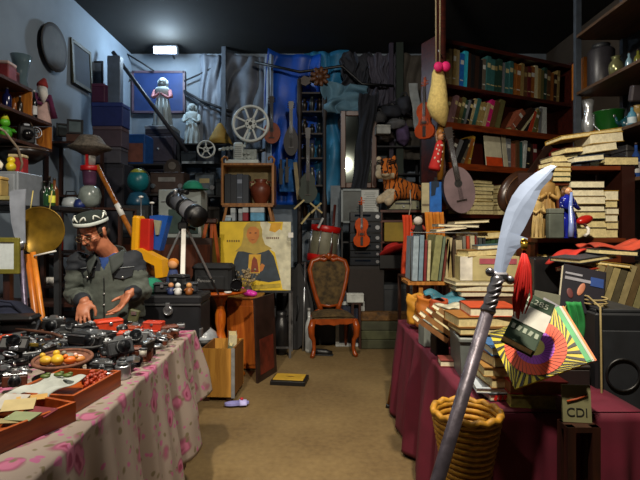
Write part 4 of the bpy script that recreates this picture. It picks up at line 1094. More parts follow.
cap = sq([(.096, -.012), (.101, .0), (.1, .02), (.096, .05), (.07, .068), (.02, .074)], 0).build('cap', mat('#101c18', .85, 0, .2, 30), pr)
sq([(.1015, -.004), (.1035, .0), (.1025, .016), (.1, .018)], 0).build('white_band', mat('#b8c0bc', .85, 0, .1), cap)
for q in range(4):
    m = MB(); a0 = -PI/2+q*PI/2
    for s in (-1, 1):
        pts = []
        for t in range(9):
            u = t/8; a = a0+s*(.06+u*.5+.14*math.sin(u*PI)); z = .026+.03*math.sin(u*PI*.95); r = .0985-.012*max(0, (z-.045))/.02
            qf = (abs(math.cos(a))**5+abs(math.sin(a))**5)**(-.2); f = 1+(qf-1)*.4
            pts.append(CM @ Vector((r*f*math.cos(a)*.88, r*f*math.sin(a)*1.06, z)))
        m.tube(pts, [.003, .005, .006, .006, .005, .004, .004, .005, .003], 6)
    m.build('arched_pattern', mat('#c8ccc4', .85), cap)
# T-shirt seen in the open collar
m = MB(); loft(m, [(c, a, b) for c, a, b in torso(.012, 1.0)][1:]); 
tsm = union([m.mesh('ts', [])], 't_shirt', .012, 3); tsm.materials.append(mat('#1c3c78', .85, 0, .15, 30))
tso = bpy.data.objects.new('t_shirt', tsm); COL.objects.link(tso); tso.parent = pr
# jacket: grown round the same joints
jb = MB(); loft(jb, torso(.026, .88))
limb(jb, [shR+Vector((.04, 0, -.01)), shR, shR*.5+elR*.5, elR, elR*.5+wrR*.5, wrR+(elR-wrR)*.14], [.06, .064, .066, .064, .056, .047])
limb(jb, [shL+Vector((-.04, 0, -.01)), shL, shL*.5+elL*.5, elL, elL*.5+wrL*.5, wrL+(elL-wrL)*.14], [.06, .064, .066, .064, .056, .047])
jb.ell(shR.lerp(neck0, .42)+Vector((0, .01, -.035)), (.1, .08, .042), (0, -.35, 0)); jb.ell(shL.lerp(neck0, .42)+Vector((0, .01, -.035)), (.1, .08, .042), (0, .35, 0))
jm = union([jb.mesh('jj', [])], 'jacket', .009, 7)
OLV = mat('#4c524c', .8, 0, .16, 20, .25); NAV = mat('#171c24', .8, 0, .16, 25)
jm.materials.append(OLV); jm.materials.append(NAV)
from mathutils import noise as mnoise
kill = []
for v in jm.vertices:                       # cloth folds on sleeves and body
    p = v.co; n_ = mnoise.noise(Vector((p.x*9, p.y*9, p.z*26)))+.6*mnoise.noise(Vector((p.x*20, p.y*20, p.z*45+5)))
    arm = min(1, max(0, (abs(p.x-.02)-.12)/.06))
    v.co = p+v.normal*n_*(.004+.007*arm)
for p in jm.polygons:
    c = p.center
    zl = 1.21 if c.y < .05 else 1.2
    if (c-wrR).length < .085 or (c-wrL).length < .085: p.material_index = 1
    if c.z > zl-.02 and abs(c.x-.02) > .035: p.material_index = 1
jo = bpy.data.objects.new('jacket', jm); COL.objects.link(jo); jo.parent = pr
# cut the neckline: a V opening is shown by the collar over the shirt
bmj = bmesh.new(); bmj.from_mesh(jm)
dele = []
for f in bmj.faces:
    c = f.calc_center_median()
    if (c.y < .0 and c.z > 1.2 and abs(c.x-.005) < .5*(c.z-1.2)+.002) or (c.z > 1.28 and (c-neck0).xy.length < .085): dele.append(f)
bmesh.ops.delete(bmj, geom=dele, context='FACES'); bmj.to_mesh(jm); bmj.free()
sm_ = jo.modifiers.new('thickness', 'SOLIDIFY'); sm_.thickness = .004
# collar: two flaps
for s in (-1, 1):
    def cf(u, v, s=s):
        a = PI/2-s*(u*2.75)                  # from the nape round to the throat
        fr_ = max(0, (u-.45)/.55)
        r = .076+.03*v+.012*fr_
        x = neck0.x+.006+math.cos(a)*r*1.08+s*.02*fr_*v; y = neck0.y+.012+math.sin(a)*r*1.0-.03*fr_
        z = neck0.z+.05-.04*u-.052*v-.085*fr_**2*(.35+v*.65)
        return (x, y, z)
    MB().sheet(cf, 16, 5).build('collar', mat('#2e3432', .8, 0, .12, 20), jo, solid=.006)
def front(x, z, off=.004):
    """jacket surface in front at x, z"""
    best = None
    for v in jm.vertices:
        d_ = (v.co.x-x)**2+(v.co.z-z)**2
        if v.co.y < .0 and (best is None or d_ < best[0]): best = (d_, v.co.y)
    return best[1]-off
m = MB(); m.tube([(.012, front(.012, z, .001), z) for z in [.9+.02*i for i in range(14)]], .004, 6); m.build('zip', mat('#16181a', .5), jo)
for s, x0 in ((-1, -.1), (1, .125)):
    pm = MB(); vs = []
    for (dx, dz) in ((-.055, .0), (.055, .01), (.05, -.03), (.0, -.05), (-.05, -.035)): vs.append((x0+dx, front(x0+dx, 1.19+dz, .005), 1.19+dz))
    pm.add(vs+[(a, b_-.006, c) for a, b_, c in vs], [(0,1,2,3,4), (5,6,7,8,9)]+[(i, (i+1) % 5, (i+1) % 5+5, i+5) for i in range(5)])
    po = pm.build('pocket_flap', mat('#14181f', .8), jo)
    MB().ell((x0, front(x0, 1.155, .013), 1.152), (.008, .004, .008), None, 0, 10, 6).build('button', mat('#b0b0b0', .3, .8), po)
    MB().tube([(x0-.055, front(x0-.055, 1.206, .006), 1.206), (x0, front(x0, 1.213, .006), 1.213), (x0+.055, front(x0+.055, 1.217, .006), 1.217)], .0025, 6).build('piping', mat('#8a9094', .6), jo)
for z in (1.05, .98): MB().ell((.012, front(.012, z, .007), z), (.007, .004, .007), None, 0, 10, 6).build('snap', mat('#b0b0b0', .3, .8), jo)
# trousers and shoes
tb9 = MB(); loft(tb9, [((.02, .03, .74), .15, .12), ((.02, .03, .82), .178, .13), ((.02, .03, .93), .172, .127)])
for h in hip: limb(tb9, [h+Vector((0, 0, -.02)), h+Vector((0, -.02, -.37)), h+Vector((0, .02, -.69))], [.105, .082, .066])
tm_ = union([tb9.mesh('t', [])], 'trousers', .012, 4); tm_.materials.append(mat('#16181c', .85))
to_ = bpy.data.objects.new('trousers', tm_); COL.objects.link(to_); to_.parent = pr
for h in hip:
    m = MB(); m.tube([h+Vector((0, .07, -.76)), h+Vector((0, .02, -.75)), h+Vector((0, -.08, -.76)), h+Vector((0, -.17, -.77)), h+Vector((0, -.2, -.775))], [.035, .045, .042, .036, .02], 12); m.build('shoe', BLACK, pr)
# ---------------------------------------------------------------- trunk behind the camera table
DKM = mat('#14151a', .5, 0, .25, 9, .1)
tx0, tx1 = S(131-320, 3.3), S(200-320, 3.3); tzt = CH-66/F*3.3; txc = (tx0+tx1)/2
tr = thing('trunk', 'black hard trunk with round metal lock behind the camera table', 'trunk', (txc, 3.46, .7))
th = tzt-.7
MB().box((0, 0, th*.4), (tx1-tx0, .3, th*.8), bev=.012).build('body', DKM, tr)
MB().box((0, 0, th*.9), (tx1-tx0+.012,   .312, th*.2), bev=.012).build('lid', DKM, tr)
MB().box((0, -.159, th*.8), (tx1-tx0+.01, .006, .012)).build('rim', mat('#6a6c70', .35, .7), tr)
m = MB(); m.cyl((0, -.156, 0), (0, -.168, 0), .034, None, 20); m.tube([(math.cos(a)*.027, -.172, math.sin(a)*.027) for a in [i*PI/8 for i in range(16)]], .005, 6, closed=True)
m.box((0, -.17, .03), (.03, .014, .05), bev=.003)
m.build('lock', STEEL, tr, loc=(S(168-320, 3.3)-txc, 0, th*.66))
for s in (-1, 1): MB().box((s*(tx1-tx0)/2, -.13, .04), (.02, .05, .06), bev=.004).build('corner_guard', STEEL, tr)
bn = thing('bench', 'dark plank bench under the black trunk', 'bench', (txc-.13, 3.46, 0))
MB().box((0, 0, .681), (.5, .3, .036)).build('seat', DKWOOD, bn)
for sx in (-1, 1):
    for sy in (-1, 1): MB().box((sx*.22, sy*.12, .331), (.05, .05, .662)).build('leg', DKWOOD, bn)
# ---------------------------------------------------------------- telescope
tb = thing('table', 'dark table behind the trunk holding telescope and plastic toy', 'table', (-1.5, 4.2, 0))
MB().box((0, 0, .85), (.78, .56, .03)).build('tabletop', DKWOOD, tb)
for sx in (-1, 1):
    for sy in (-1, 1): MB().box((sx*.36, sy*.24, .417), (.05, .05, .834)).build('leg', DKWOOD, tb)
TD = 4.2
te = thing('telescope', 'grey and black telescope on silver tripod behind black trunk', 'telescope', W(184, 226, TD))
o = te.location.copy()
A = W(174, 199, TD+.16)-o; B = W(198.5, 217.5, TD-.16)-o
tg = mat('#7c7e84', .35, .3, .1)
ax = (B-A).normalized()
m = MB(); m.cyl(A+ax*.05, B-ax*.04, .078, None, 24); m.build('tube', tg, te)
m = MB(); m.tube([B-ax*.1, B-ax*.09, B, B+ax*.004, B-ax*.02], [.079, .09, .09, .074, .072], 24); m.build('dew_shield', BLACK, te)
m = MB(); m.cyl(B-ax*.03, B-ax*.024, .074, None, 24); m.build('lens', GLASSY, te)
m = MB(); m.tube([A, A+ax*.01, A+ax*.07], [.07, .084, .082], 24); m.build('end_cap', BLACK, te)
mid = (A+B)/2
MB().tube([mid-ax*.03, mid+ax*.03], .083, 24).build('ring', BLACK, te)
m = MB(); q0 = A+ax*.08+Vector((.02, -.05, .1)); m.cyl(q0, q0+ax*.13+Vector((.02, 0, .02)), .017, .02, 14); m.cyl(q0+ax*.05+Vector((0, .0, 0)), A+ax*.13+Vector((0, -.02, .05)), .01, None, 8)
m.build('finder_scope', BLACK, te)
MB().cyl(A+ax*.06+Vector((0, -.06, .03)), A+ax*.06+Vector((.02, -.1, .1)), .018, None, 14).build('eyepiece', STEEL, te)
m = MB(); m.cyl(mid+Vector((0, 0, -.07)), (0, 0, .02), .028, .035, 14); m.box((0, 0, 0), (.09, .09, .07), bev=.012); m.cyl((0, 0, 0), (.1, 0, -.03), .012, None, 8); m.build('mount', BLACK, te)
for px, py, yy, r, c in ((166, 262, -.02, .01, STEEL), (182.5, 282, -.22, .019, WHITE), (204, 264, .1, .01, STEEL)):
    e = W(px, py, TD+yy)-o; st_ = Vector((e.x*.16, e.y*.15, -.03)); e2 = st_+(e-st_)*((.865-o.z-st_.z)/(e.z-st_.z))
    lg = MB().bar(st_, st_+(e2-st_)*.75, r*2, r*2, bev=.003).build('leg', c, te)
    MB().bar(st_+(e2-st_)*.7, e2, r*1.3, r*1.3).build('leg_tip', BLACK, lg)
# plastic toy
YEL = mat('#d89a10', .35, 0, .08); RED = mat('#b01e10', .4, 0, .1); BLU = mat('#164a9c', .4, 0, .1)
ty = thing('plastic_toy', 'yellow, red and blue plastic toy seat behind the man', 'toy', W(148, 268, 3.98), rad(-12))
k = S(1, 4.0)
MB().box((-11*k, .0, 34*k), (8*k, .12, 36*k), (0, rad(3), 0), bev=.018).build('upright', YEL, ty)
MB().box((-2*k, .01, 33*k), (11*k, .08, 32*k), (0, rad(2), 0), bev=.01).build('red_panel', RED, ty)
MB().prism([(-2*k, 20*k), (9*k, 17*k), (19*k, 52*k), (8*k, 53*k), (-2*k, 52*k)], .05, .12).build('blue_back', BLU, ty)
MB().prism([(6*k, 33*k), (9*k, 33*k), (12*k, 47*k), (4*k, 48*k)], .03, .055).build('grey_panel', mat('#8c9078', .5), ty)
MB().prism([(-14*k, 16*k), (-4*k, 20*k), (20*k, 9*k), (21*k, -8*k), (13*k, -9*k), (12*k, 3*k), (-2*k, 9*k)], -.07, .03).build('seat', YEL, ty)
for px, y0, y1, ds in ((141, 197, 262, 'tall thin steel rod with white knob behind the plastic toy'), (152, 203, 262, 'shorter steel rod with white knob behind the plastic toy')):
    r = thing('rod', ds, 'rod', W(px, y1, 4.32)); r.location.z = .866
    hh = W(px, y0, 4.32).z-.866
    MB().cyl((0, 0, 0), (0, 0, hh), .006, None, 8).build('shaft', STEEL, r); MB().ell((0, 0, hh), (.022, .022, .012)).build('knob', WHITE, r)
closed_box('box', 'dark box under the yellow seat of plastic toy', 'box', (W(150, 0, 4.02).x, 4.02, .866), 0, (.34, .3, (ty.location.z-9*S(1,4))-.866-.002), mat('#2a1a14', .6))
tp_ = tag(MB().cyl(W(97, 166, 4.35), W(97, 166, 4.35)+(W(133, 236, 4.2)-W(97, 166, 4.35))*2.2, .022, None, 12).build('pole', wood('#6a3a10', '#a8641c', .4, 5)), 'brown wooden pole slanting behind the man', 'pole')
q = W(97, 166, 4.35); v = W(133, 236, 4.2)-q
MB().cyl(q+v*.56, q+v*.72, .025, None, 12).build('white_tape', WHITE, tp_)
# ---------------------------------------------------------------- sideboard with grey appliance and globe
sb_ = thing('sideboard', 'dark brown sideboard behind the telescope', 'cabinet', (-1.62, 5.2, 0))
zt = CH-8/F*5.0
MB().box((0, 0, zt/2), (1.0, .44, zt), bev=.006).build('body', mat('#2a1810', .5), sb_)
for i in range(3):
    d_ = MB().box(((i-1)*.325, -.226, zt/2), (.31, .014, zt*.9), bev=.004).build('door', wood('#3a1a0c', '#5a2a14', .45), sb_)
    MB().ell(((i-1)*.325+.12, -.24, zt*.55), .014).build('knob', STEEL, d_)
ap = thing('heater', 'pale grey appliance with dark screen panel behind the telescope', 'appliance', (S(178-320, 5.0), 5.2, zt))
hv = CH+41/F*5.0-zt
MB().box((0, 0, hv/2), (S(43, 5), .3, hv), bev=.01).build('casing', mat('#8c9492', .5, 0, .12), ap)
MB().box((S(4, 5), -.153, hv*.34), (S(30, 5), .012, hv*.5), bev=.004).build('screen', mat('#3c4c48', .3), ap)
MB().box((0, -.155, hv*.75), (S(36, 5), .008, .01)).build('trim_strip', STEEL, ap)
hat = thing('cap', 'teal green cap lying on the pale grey appliance', 'cap', (S(189-320, 5), 5.15, zt+hv))
MB().lathe([(.11, 0), (.108, .03), (.09, .07), (.05, .1), (0, .108)], 20).build('crown', mat('#0e7258', .8), hat)
MB().lathe([(.0, .0), (.13, 0), (.135, .006), (.0, .012)], 20, 0, Matrix.Translation((.05, -.06, 0))).build('brim', mat('#0c6650', .8), hat)
gs = thing('shelf_box', 'dark box stand lifting the teal globe beside appliance', 'box', (S(132-320, 5.0), 5.2, zt))
gz = CH+25/F*5.0-zt
MB().box((0, 0, gz/2), (.3, .3, gz), bev=.006).build('body', DGREY, gs); MB().box((0, -.152, gz/2), (.24, .01, gz*.7)).build('front_panel', mat('#34383c', .5), gs)
k = S(1, 5.0)
gl = thing('globe', 'teal globe with yellowish top on a blue stand', 'globe', (S(131-320, 5.0), 5.2, zt+gz))
MB().lathe([(0, 0), (11*k, 0), (12*k, 3*k), (10*k, 9*k), (8*k, 13*k), (3*k, 15*k), (0, 15*k)], 24).build('stand', mat('#1c4a64', .3, 0, .2), gl)
gm = mat('#146a74', .35, 0, .35, 7)
MB().ell((0, 0, 26*k), (11*k, 11*k, 12*k), None, 0, 24, 16).build('sphere', gm, gl)
MB().lathe([(8.2*k, 33.6*k), (7.6*k, 35.5*k), (4*k, 38.3*k), (0, 39*k)], 20).build('top_cap', mat('#8a8c2c', .4, 0, .4, 20), gl)
MB().tube([(math.cos(a)*12.6*k, -1*k, 26*k+math.sin(a)*13.4*k) for a in [(-90+i*11)*PI/180 for i in range(17)]], .006, 6).build('meridian_arm', BLACK, gl)
radio('old brown wooden radio on dark shelf above the appliance', (S(167-320, 5.5), 5.62, CH+36/F*5.5), 0, S(34, 5.5), .24, S(22, 5.5), mat('#2c1c16', .45), mat('#3a2a24', .5), dial='#7c7a78')
clk = thing('clock', 'small dark mantel clock on top of the brown radio', 'clock', (S(170-320, 5.5), 5.62, CH+58.2/F*5.5))
MB().prism([(-.09, 0), (.09, 0), (.09, .08), (.06, .14), (0, .165), (-.06, .14), (-.09, .08)], -.04, .04).build('case', mat('#2e2420', .5), clk)
MB().cyl((0, -.042, .08), (0, -.046, .08), .045, None, 20).build('dial', mat('#66605a', .4), clk)
rk2 = shelf_rack('shelf_unit', 'dark wooden rack carrying brown radio behind the appliance', 'shelf', (S(172-320, 5.5), 5.62, 0), 0, .7, .34, [.5, 1.0, 1.55, CH+36/F*5.5], mat('#22201f', .6))
# ---------------------------------------------------------------- pedestal table with camera bag
pt = thing('pedestal_table', 'round orange wooden table on one carved turned leg', 'table', (S(220.5-320, 4.65), 4.65, 0))
zp = CH-60/F*4.65
MB().lathe([(0, zp-.03), (.23, zp-.03), (.25, zp-.02), (.255, zp-.008), (.245, zp), (0, zp)], 36).build('tabletop', wood('#8a3a0a', '#b8581a', .3, 5, 0), pt)
MB().lathe([(.06, .1), (.07, .16), (.05, .2), (.062, .3), (.07, .36), (.05, .42), (.036, .48), (.052, .56), (.05, .64), (.034, .7), (.05, .76), (.09, zp-.03)], 18).build('stem', ORWOOD, pt)
for i in range(3):
    a = i*2*PI/3+.5; c, s = math.cos(a), math.sin(a)
    MB().tube([(c*.03, s*.03, .2), (c*.12, s*.12, .17), (c*.2, s*.2, .06), (c*.24, s*.24, .02)], [.03, .028, .022, .02], 8).build('leg', ORWOOD, pt)
bg = thing('camera_bag', 'black padded camera bag on the round orange table', 'bag', (S(214-320, 4.55), 4.57, zp), rad(-4))
BG = mat('#111317', .75, 0, .25, 30)
bw, bh, bd = S(39, 4.55), S(28, 4.55), .2
MB().box((0, 0, bh/2), (bw, bd, bh), bev=.03).build('body', BG, bg)
MB().box((0, -.03, bh*.86), (bw*1.02, bd*.9, bh*.2), bev=.025).build('flap', BG, bg)
MB().box((0, -bd/2-.012, bh*.34), (bw*.7, .03, bh*.5), bev=.012).build('pocket', BG, bg)
text('Panasonic', .042, mat('#8c8c8c', .5), bg, (-.04, -bd/2-.0285, bh*.42), (PI/2, 0, 0))
MB().tube([(-bw/2, 0, bh*.7), (-bw*.56, -.05, bh*.3), (-bw*.5, -.12, .02), (-bw*.2, -.15, .015)], .012, 6).build('strap', BG, bg)
cc = thing('camcorder', 'black camcorder with big lens beside the padded camera bag', 'camera', (S(235-320, 4.52), 4.6, zp), rad(10))
MB().box((0, .06, .07), (.1, .22, .11), bev=.015).build('body', BLACK, cc)
MB().lathe([(.05, 0), (.055, .02), (.055, .09), (.047, .09), (.044, .07)], 20).build('lens_barrel', BLACKG, cc, loc=(0, -.04, .07), rot=(PI/2, 0, 0))
MB().cyl((0, -.105, .07), (0, -.1, .07), .046, None, 20).build('lens', mat('#2a3850', .06), cc)
MB().tube([(0, .12, .12), (0, .1, .18), (0, -.02, .18), (0, -.03, .12)], .011, 8).build('handle', BLACK, cc)
tp = tag(MB().lathe([(0, 0), (.035, 0), (.035, .012), (0, .012)], 20).build('lens_cover', WHITE, loc=(S(228-320, 4.45), 4.45, zp)), 'white lens cap at the edge of round orange table', 'lens cap')
# ---------------------------------------------------------------- plywood box with papers
pb = thing('plywood_box', 'orange plywood box with grey edging standing open on the floor', 'box', (S(218.5-320, 4.05), 4.25, 0), rad(-3))
w_, d_, h_ = S(33, 4.05), .4, S(53, 4.05)
MB().box((0, -d_/2+.008, h_/2+.02), (w_, .016, h_-.04)).build('front_panel', PLY, pb)
MB().box((0, d_/2-.008, h_/2+.02), (w_, .016, h_-.04)).build('back_panel', PLY, pb)
for s in (-1, 1): MB().box((s*(w_/2-.008), 0, h_/2+.02), (.016, d_-.033, h_-.04)).build('side_panel', wood('#6a4014', '#8a5a22', .6), pb)
MB().box((0, 0, .05), (w_-.033, d_-.033, .02)).build('bottom', PLY, pb)
MB().box((w_/2-.004, -d_/2-.003, h_/2+.02), (.03, .012, h_-.03)).build('edging', mat('#7c7c7c', .5), pb)
for sx in (-1, 1):
    for sy in (-1, 1): MB().box((sx*(w_/2-.04), sy*(d_/2-.04), .02), (.05, .05, .04)).build('foot', DKWOOD, pb)
bx_, by_ = pb.location.x, pb.location.y
make_book(.07, .46, .2, '#b8b090', 'thick cream book standing upright in the plywood box', (bx_+.045, by_+.06, .066), (0, .06, rad(12)), 'books in the plywood box')
make_book(.035, .4, .22, '#5c6450', 'grey-green book leaning in the plywood box', (bx_-.01, by_-.03, .066), (0, .22, .1), 'books in the plywood box')
make_book(.03, .36, .2, '#3c3a2c', 'dark olive book leaning at the side of the plywood box', (bx_+.03, by_-.1, .066), (0, .14, .1), 'books in the plywood box')
hm = thing('helmet', 'pale grey round helmet with dark visor beside plywood box', 'helmet', (-1.1, 4.56, .34), rad(15))
MB().lathe([(.1, .0), (.125, .02), (.13, .08), (.11, .14), (.06, .18), (0, .19)], 24).build('shell', mat('#9aa0a6', .25), hm)
MB().lathe([(.128, .03), (.134, .05), (.133, .09)], 24).build('rim', BLACK, hm)
shelf_rack('stool', 'dark wooden stool under the pale grey helmet', 'stool', (-1.12, 4.58, 0), 0, .16, .16, [.339], DKWOOD)
sp = thing('slipper', 'lilac rubber slipper with red bow lying on the floor', 'slipper', (S(237-320, 3.95), 3.94, 0), rad(-78))
pts = []
for i in range(24):
    a = 2*PI*i/24; pts.append((math.cos(a)*.037*(1+.18*math.sin(a)), math.sin(a)*.1))
m = MB(); m.prism(pts, 0, .018, Matrix.Rotation(PI/2, 4, 'X')); m.build('sole', mat('#8a8ac8', .6), sp, loc=(0, 0, .0))
for o_ in sp.children: o_.location.z = .02
MB().sheet(lambda u, v: ((u-.5)*.09, .02+.06*v, .02+.036*math.sin(PI*u)*(1-.2*v)), 10, 4).build('strap', mat('#a8a4d8', .6), sp, solid=.006)
MB().ell((0, .04, .062), (.018, .014, .01)).build('bow', mat('#b02030', .5), sp)
# ---------------------------------------------------------------- orange cabinet, leaning board
oc = thing('cabinet', 'orange wooden cabinet behind the plywood box', 'cabinet', (S(243-320, 4.95), 5.12, 0))
cw, chh = S(32, 4.95), CH-67/F*4.95
MB().box((0, 0, chh/2), (cw, .34, chh-.04), bev=.004).build('body', wood('#8a3e0c', '#b05a18', .4, 5), oc)
MB().box((0, 0, chh-.012), (cw+.04, .37, .024), bev=.006).build('top_board', wood('#7a4818', '#a06a28', .4, 5, 0), oc)
dd = MB().box((0, -.176, chh*.48), (cw*.86, .014, chh*.8), bev=.004).build('door', wood('#94440e', '#bc641c', .4, 5), oc)
MB().ell((-cw*.33, -.19, chh*.5), .013).build('knob', BLACK, dd)
MB().box((0, .01, .02), (cw*.9, .28, .04)).build('plinth', BLACK, oc)
pk_ = tag(MB().ell((0, 0, .035), (.07, .05, .035), None, 0, 14, 10).ell((.05, -.01, .03), (.05, .04, .03)).ell((-.07, .0, .055), (.025, .02, .04)).build('toy_pig', mat('#d030a0', .4, 0, .1), loc=(S(248-320, 4.95), 5.0, chh), rot=(0, 0, -.3)), 'bright pink plastic toy on top of the orange cabinet', 'toy')
dp = thing('dried_bouquet', 'beige dried flower bunch on the cabinet before painted panel', 'bouquet', (S(246-320, 5.0), 5.14, chh))
MB().lathe([(0, 0), (.04, 0), (.05, .05), (.035, .09), (.03, .09), (.03, .02), (0, .02)], 14).build('pot', mat('#3a3028', .6), dp)
m = MB()
for i in range(40):
    a = RN.random()*6.28; t = RN.random()*.11; h = .13+RN.random()*.14
    p1 = (math.cos(a)*t, math.sin(a)*t*.6, h); m.tube([(0, 0, .06), (p1[0]*.5, p1[1]*.5, h*.6), p1], .002, 4); m.ell(p1, (.016, .016, .014), None, 0, 7, 5)
m.build('flowers', mat('#8a7a5c', .9, 0, .4, 30), dp)
bd = thing('board', 'dark stained painted board leaning against the orange cabinet', 'board', (-.585, 4.53, 0), 0)
p0, p1 = Vector((0, 0, 0)), Vector((.145, .38, 0)); hgt = .8; n_ = Vector((-.93, .36, 0))
def bq(u, v, o): 
    p = p0+(p1-p0)*u+Vector((0, 0, hgt*v))+n_*(.035*v+o); return tuple(p)
m = MB(); vs = [bq(0,0,0), bq(1,0,0), bq(1,1,0), bq(0,1,0), bq(0,0,.02), bq(1,0,.02), bq(1,1,.02), bq(0,1,.02)]
m.add(vs, [(0,1,2,3),(4,5,6,7),(0,1,5,4),(1,2,6,5),(2,3,7,6),(3,0,4,7)]); m.build('panel', mat('#2a1a16', .45, 0, .6, 5), bd)
m = MB(); vs = [bq(.15,.08,-.004), bq(.85,.08,-.004), bq(.85,.5,-.004), bq(.15,.5,-.004), bq(.15,.08,.001), bq(.85,.08,.001), bq(.85,.5,.001), bq(.15,.5,.001)]
m.add(vs, [(0,1,2,3),(4,5,6,7),(0,1,5,4),(1,2,6,5),(2,3,7,6),(3,0,4,7)]); m.build('painted_patch', mat('#5a1e12', .5, 0, .6, 8), bd)
fb = thing('flat_box', 'flat dark box with yellow top lying on the floor', 'box', (S(290-320, 4.6), 4.58, 0), rad(-8))
MB().box((0, 0, .02), (.33, .24, .04), bev=.004).build('body', BLACK, fb)
MB().box((-.005, .015, .0435), (.29, .19, .007), bev=.002).build('yellow_top', mat('#b8942c', .6, 0, .15), fb)
MB().prism([(-.04, 0), (0, .012), (.04, 0), (.03, -.008), (-.03, -.008)], -.001, .001, Matrix.Rotation(PI/2, 4, 'X')).build('brown_emblem', mat('#5a3c10'), fb, loc=(0, .02, .0482))
# ---------------------------------------------------------------- painted panel on a metal stand
ID = 5.42
ms_ = thing('metal_stand', 'thin grey metal stand under the yellow painted panel', 'stand', (S(254-320, ID), ID+.17, 0))
zi = CH-60.5/F*ID; iw, ih = S(72, ID), S(69, ID)
m = MB(); m.box((0, 0, zi-.012), (iw+.04, .36, .024)); m.build('top_board', DGREY, ms_)
for sx in (-1, 1):
    for sy in (-1, 1): MB().box((sx*(iw/2+.0), sy*.16, (zi-.024)/2), (.026, .026, zi-.025)).build('leg', mat('#6a6a6c', .4, .6), ms_)
MB().box((0, -.16, .12), (iw-.03, .02, .02)).build('cross_bar', mat('#6a6a6c', .4, .6), ms_)
ic = thing('painted_panel', 'yellow painting of a hooded figure in blue robe', 'painting', (S(254.5-320, ID), ID+.02, zi), (rad(-5), 0, 0))
MB().box((0, 0, ih/2), (iw, .02, ih)).build('canvas', mat('#d6b41c', .6, 0, .2, 5), ic)
u = iw/72.
def flat(name, pts, c, y, parent=ic, nz=.15):
    pts = [((x-36)*u, z*u) for x, z in pts]
    return MB().prism(pts, -.0105-y, -.0095-y+.0015).build(name, mat(c, .6, 0, nz, 12), parent)
flat('pale_corner', [(41, 47), (56, 38), (60, 20), (64, 1), (72, 0), (72, 69), (64, 69), (63, 60), (48, 69), (41, 69)], '#c8c4a8', .0005, nz=.25)
flat('orange_patch', [(50, 60), (56, 58), (61, 62), (63, 68), (52, 68)], '#c89414', .001)
flat('robe', [(14, 15), (15, 30), (18, 38), (24, 43), (32, 44), (42, 44), (50, 41), (55, 34), (59, 20), (62, 10), (50, 8), (38, 10), (20, 13)], '#25323e', .0015, nz=.35)
flat('veil', [(16, 39), (22, 45), (24, 54), (24, 62), (28, 68), (34, 69.5), (40, 68), (43, 61), (43, 54), (46, 46), (53, 42), (46, 39), (36, 36), (24, 39)], '#a8903c', .002, nz=.2)
flat('face', [(27, 55), (28, 61), (31, 64), (36, 64), (40, 61), (40, 54), (37, 48), (33.5, 46.5), (30, 49)], '#b8702a', .003, nz=.15)
for x in (31, 36.5): flat('eye', [(x-1.6, 57.5), (x, 58.3), (x+1.6, 57.5), (x, 57)], '#402010', .0045)
flat('mouth', [(31.5, 51), (36, 51), (33.8, 50.2)], '#7a3018', .0045)
flat('small_panel', [(29, 17), (41, 17), (42, 36), (30, 36)], '#c89a28', .003, nz=.2)
flat('small_figure', [(32, 18), (40, 18), (39, 26), (38, 31), (35, 34), (33, 30)], '#7a3014', .0045, nz=.4)
flat('hand', [(41, 18), (44, 20), (46, 25), (43, 27), (41, 24)], '#b8702a', .0045)
m = MB()
for i in range(6): m.box(((8+i*2.3-36)*u, -.0112, 49.5*u), (1.3*u, .0012, 2*u))
m.build('brown_writing', mat('#5a4010'), ic)
m = MB()
for i in range(7): m.box(((48+i*1.9-36)*u, -.0135, 52.5*u), (1.1*u, .0012, 1.8*u))
m.build('brown_writing', mat('#5a2a10'), ic)
flat('inscription_band', [(34, 1), (62, 3), (62, 7), (34, 5)], '#a89024', .0035, nz=.3)
tag(MB().box((0, 0, 0), (.055, .004, .055)).build('price_tag', WHITE, loc=(S(291-320, ID), ID-.045, CH-5/F*ID)), 'small white square tag on right edge of yellow painting', 'tag')
# things under the metal stand
closed_box('suitcase', 'black case standing under the metal stand', 'case', (S(262-320, 5.5), 5.6, 0), .05, (.3, .2, .55), BLACK, DGREY)
jar('dark iron jug beside the black case under metal stand', (S(281-320, 5.5), 5.6, 0), .5, .1, '#1c1c1e', 'jug', True, 'jug')
# dark instrument cases standing right of the painting
for i, (px, t, ds) in enumerate([(296, .03, 'black guitar bag leaning beside the yellow painting'), (303, -.05, 'second black guitar bag nearer the carved chair')]):
    c = thing('guitar_bag', ds, 'bag', (S(px-320, 5.9), 5.85+.12*i, 0), (-.06, t, 0))
    pts = []
    for k_ in range(28):
        a = 2*PI*k_/28; x = math.sin(a); z = -math.cos(a); pts.append((x*.15*(1-.55*max(0, z)), .52+z*.52))
    MB().prism(pts, -.05, .05).build('shell', mat('#131316', .7, 0, .3), c)
    MB().tube([(0, -.052, .35), (.02, -.09, .5), (0, -.052, .65)], .01, 6).build('handle', DGREY, c)
# easel of brown legs
es = thing('easel', 'folded orange-brown wooden tripod behind the camera bag', 'tripod', (S(203-320, 5.05), 5.05, 0))
for (xa, xb, dy) in ((207, 192, -.06), (212, 210, .0), (214, 222, .1)):
    a = W(xa, 222, 5.05); b_ = W(xb, 268, 5.05); a.y = 5.05; f_ = a+(b_-a)*(a.z/(a.z-b_.z)); f_.x = a.x+(f_.x-a.x)*.6
    a -= es.location; f_ -= es.location; f_.y += dy
    MB().bar(a, f_, .035, .025, bev=.004).build('leg', wood('#7a3210', '#a04a18', .4), es)
MB().box((W(210, 222, 5.05).x-es.location.x, 0, W(0, 221, 5.05).z), (.16, .08, .05), bev=.01).build('head', DKWOOD, es)
